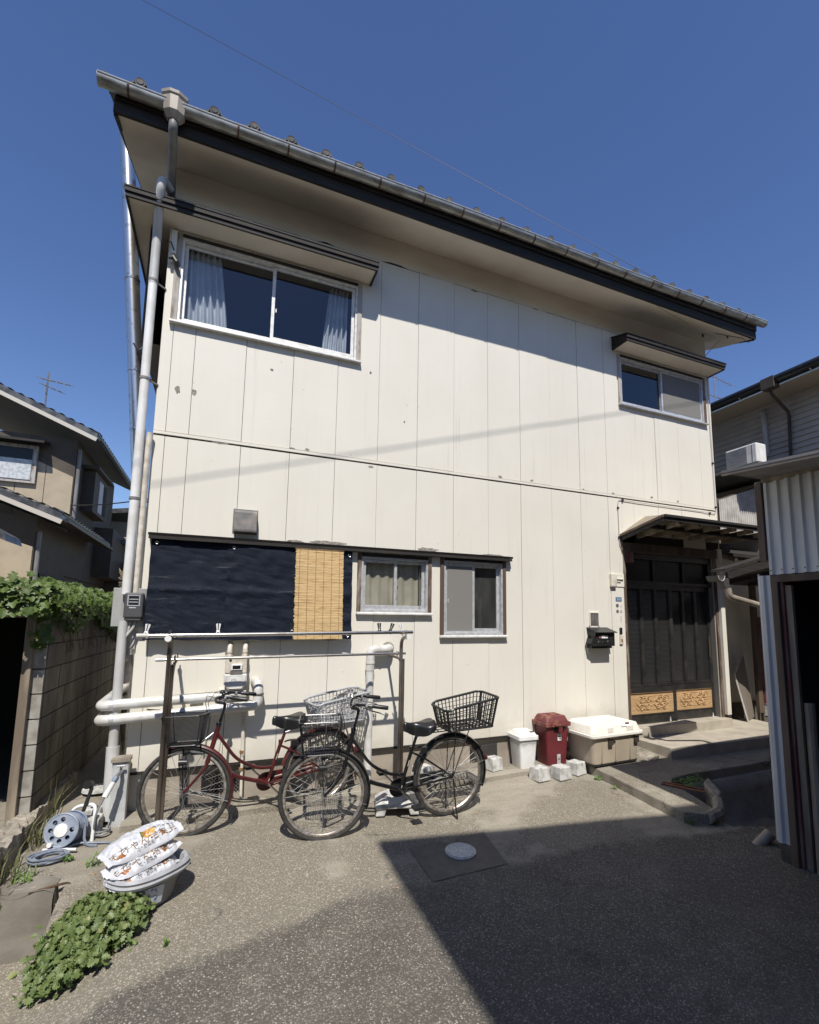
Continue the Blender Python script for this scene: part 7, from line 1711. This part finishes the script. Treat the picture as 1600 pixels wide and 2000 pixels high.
mb = MB(); mb.add([(GX-.60,-.93,5.555),(GX-.60,12,5.555),(GX+.03,12,5.555),(GX+.03,-.93,5.555)], [(0,1,2,3)]); mb.build('soffit', simple('tan_soffit', (.36,.30,.22), .7), rr_)
mb = MB(); mb.tube([(GX-.68,-.98,5.65),(GX-.68,12,5.65)], .065, 10); gt_ = mb.build('gutter', M_['black_metal'], rr_, smooth=True)
for k in range(9): mb = MB(); mb.bar((GX-.68,-.5+k*.6,5.60), (GX-.60,-.5+k*.6,5.57), .02, .02); mb.build('gutter_bracket', M_['alum'], rr_)
mb = MB(); mb.box(GX-.76, .02, 5.51, GX-.60, .24, 5.70); mb.tube(fillet([(GX-.68,.13,5.53),(GX-.66,.13,5.43),(GX-.06,.22,5.24),(GX-.06,.22,5.10),(GX-.06,.27,3.9)], .08), .028, 8); mb.build('downpipe', M_['brown_wall'], rh, smooth=True, angle=40)
mb = MB(); mb.tube(fillet([(GX-.02,.66,5.40),(GX-.07,.66,5.42),(GX-.07,.655,5.35),(GX-.07,.64,4.62),(GX-.30,.66,4.40),(8.72,.60,4.32)], .05), .042, 10); mb.build('aircon_duct', M_['pvc'], rh, smooth=True)
# lower roof carrying the air conditioner
mb = MB(); mb.prism([(8.35, 4.11), (GX, 4.11), (GX, 4.165), (8.35, 4.165)], 'y', .12, 2.9); mb.build('lower_roof', M_['roof_sheet'], rh)
mb = MB(); mb.box(GX-.40, .68, -.2, GX, 2.6, 4.0); mb.build('lower_wall', M_['beige_wall'], rh)
ac = thing('air_conditioner', 'white outdoor air conditioner unit on the low roof of the grey house', 'air conditioner', (8.62, .5, 4.25))
mb = MB(); mb.box(8.50, .235, 4.20, 8.76, .80, 4.55); mb.build('casing', M_['white_plastic'], ac, bevel=.02)
mb = MB()
for k in range(10): mb.box(8.49, .40, 4.24+k*.030, 8.50, .77, 4.249+k*.030)
mb.build('fan_grille', M_['lgrey_plastic'], ac)
mb = MB(); mb.box(8.495, .30, 4.22, 8.50, .31, 4.53); mb.box(8.52, .28, 4.165, 8.74, .34, 4.20); mb.box(8.52, .70, 4.165, 8.74, .76, 4.20); mb.build('feet', M_['lgrey_plastic'], ac)

# ---------------------------------------------------------------- building behind the camera whose shadow crosses the drive
bb_ = MB(); c0 = Vector((.40, -5.66, 0)); dx = Vector((1, -.16, 0)).normalized(); dy = Vector((.0, -1, 0))
P = [c0, c0+dx*15, c0+dx*15+dy*8, c0+dy*8]
ins = dx*.95+dy*.75
Q = [P[0]+ins, P[1]-dx*.8+dy*.75, P[2]-dx*.8-dy*.5, P[3]+dx*.95-dy*.5]
bb_.add([(p.x, p.y, -.6) for p in Q]+[(p.x, p.y, 6.40) for p in Q], [(3,2,1,0),(4,5,6,7)]+[(i, (i+1) % 4, 4+(i+1) % 4, 4+i) for i in range(4)])
rf_ = MB(); rf_.add([(p.x, p.y, 6.40) for p in P]+[(p.x, p.y, 6.52) for p in P], [(3,2,1,0),(4,5,6,7)]+[(i, (i+1) % 4, 4+(i+1) % 4, 4+i) for i in range(4)])
NB = thing('opposite_house', 'plain house across the driveway whose shadow falls over the paving', 'house', (3, -9, -.5))
bb_.build('wall', M_['brown_wall'], NB)
rf_.build('roof', M_['tile_far'], NB)
WB = thing('sky_blocker_house', 'added unseen brown house that blocks sky light from the driveway', 'house', (-8, -8, -.5))  # out of view, added to cut the sky fill on the shaded paving
mb = MB(); mb.box(-12, -13, -.6, -4.2, -3.2, 5.6); mb.build('wall', M_['brown_wall'], WB)
mb = MB(); mb.prism([(-12.5, 5.55), (-3.7, 5.55), (-8.1, 7.4)], 'y', -13.4, -2.8); mb.build('roof', M_['tile_far'], WB)
for k in range(3):
    p = c0+ins+dx*(1.2+k*2.6); q = p+dx*1.4; mb = MB(); n = Vector((.2, 1, 0)).normalized()*.03
    for z0, z1 in ((.8, 2.0), (3.6, 4.8)): mb.add([tuple(p+n+Vector((0,0,z0))), tuple(q+n+Vector((0,0,z0))), tuple(q+n+Vector((0,0,z1))), tuple(p+n+Vector((0,0,z1)))], [(0,1,2,3)])
    mb.build('window', M_['door_glass'], NB)

# ---------------------------------------------------------------- overhead cables
def cat(a, b_, sag, n_=24): a = Vector(a); b_ = Vector(b_); return [a.lerp(b_, k/n_)-Vector((0, 0, sag*4*(k/n_)*(1-k/n_))) for k in range(n_+1)]
mb = MB(); mb.tube(cat((7.52, .7, 7.29), (-8.29, 8.5, 18.60), .0), .0045, 5); mb = mb.build('overhead_cable', M_['cable'], None); tag(mb, 'thin overhead cable crossing the sky to the roof end', 'cable')
L3 = Vector((-.26, -1.0, 1.46)); pa = Vector((-2.6, 0, 1.98))+L3*3.2; pb = Vector((9.0, 0, 5.50))+L3*3.2
mb = MB(); mb.tube(cat(pa, pb, .0), .0062, 6); mb = mb.build('overhead_cable', M_['cable'], None); tag(mb, 'service cable over the driveway that casts the slanting line on the wall', 'cable')
mb = MB(); mb.tube(cat((-5.2, 14, 5.1), (-.9, 6.5, 4.0), .15), .014, 4); mb = mb.build('overhead_cable', M_['cable'], None); tag(mb, 'short cable running from the beige house behind the corner pipes', 'cable')
# loose gravel and grit along the edges of the drive
mb = MB(); rnd = random.Random(21)
for k in range(1500):
    u = rnd.random()
    if k % 3 == 0: x, y = rnd.uniform(-.7, .5), rnd.uniform(-2.2, -.3)
    elif k % 3 == 1: x, y = rnd.uniform(3.3, 4.5), -.5-rnd.random()**2*1.3
    else: x, y = rnd.uniform(-.2, 4.0), rnd.uniform(-3.4, -.35)
    if -.55 < x < -.2 and y > -.6 and k % 2: continue
    s = rnd.uniform(.003, .008); z = ghv(x, y); a = rnd.uniform(0, 3.1)
    pts = [(x+s*cos(a+q*2.1)*rnd.uniform(.7, 1.2), y+s*sin(a+q*2.1)*rnd.uniform(.7, 1.2), z) for q in range(3)]+[(x, y, z+s*.8)]
    mb.add(pts, [(0,1,3),(1,2,3),(2,0,3)])
mb = mb.build('loose_grit', M_['conc'], None); tag(mb, 'scattered grit and small stones on the paving', 'gravel', kind='stuff')
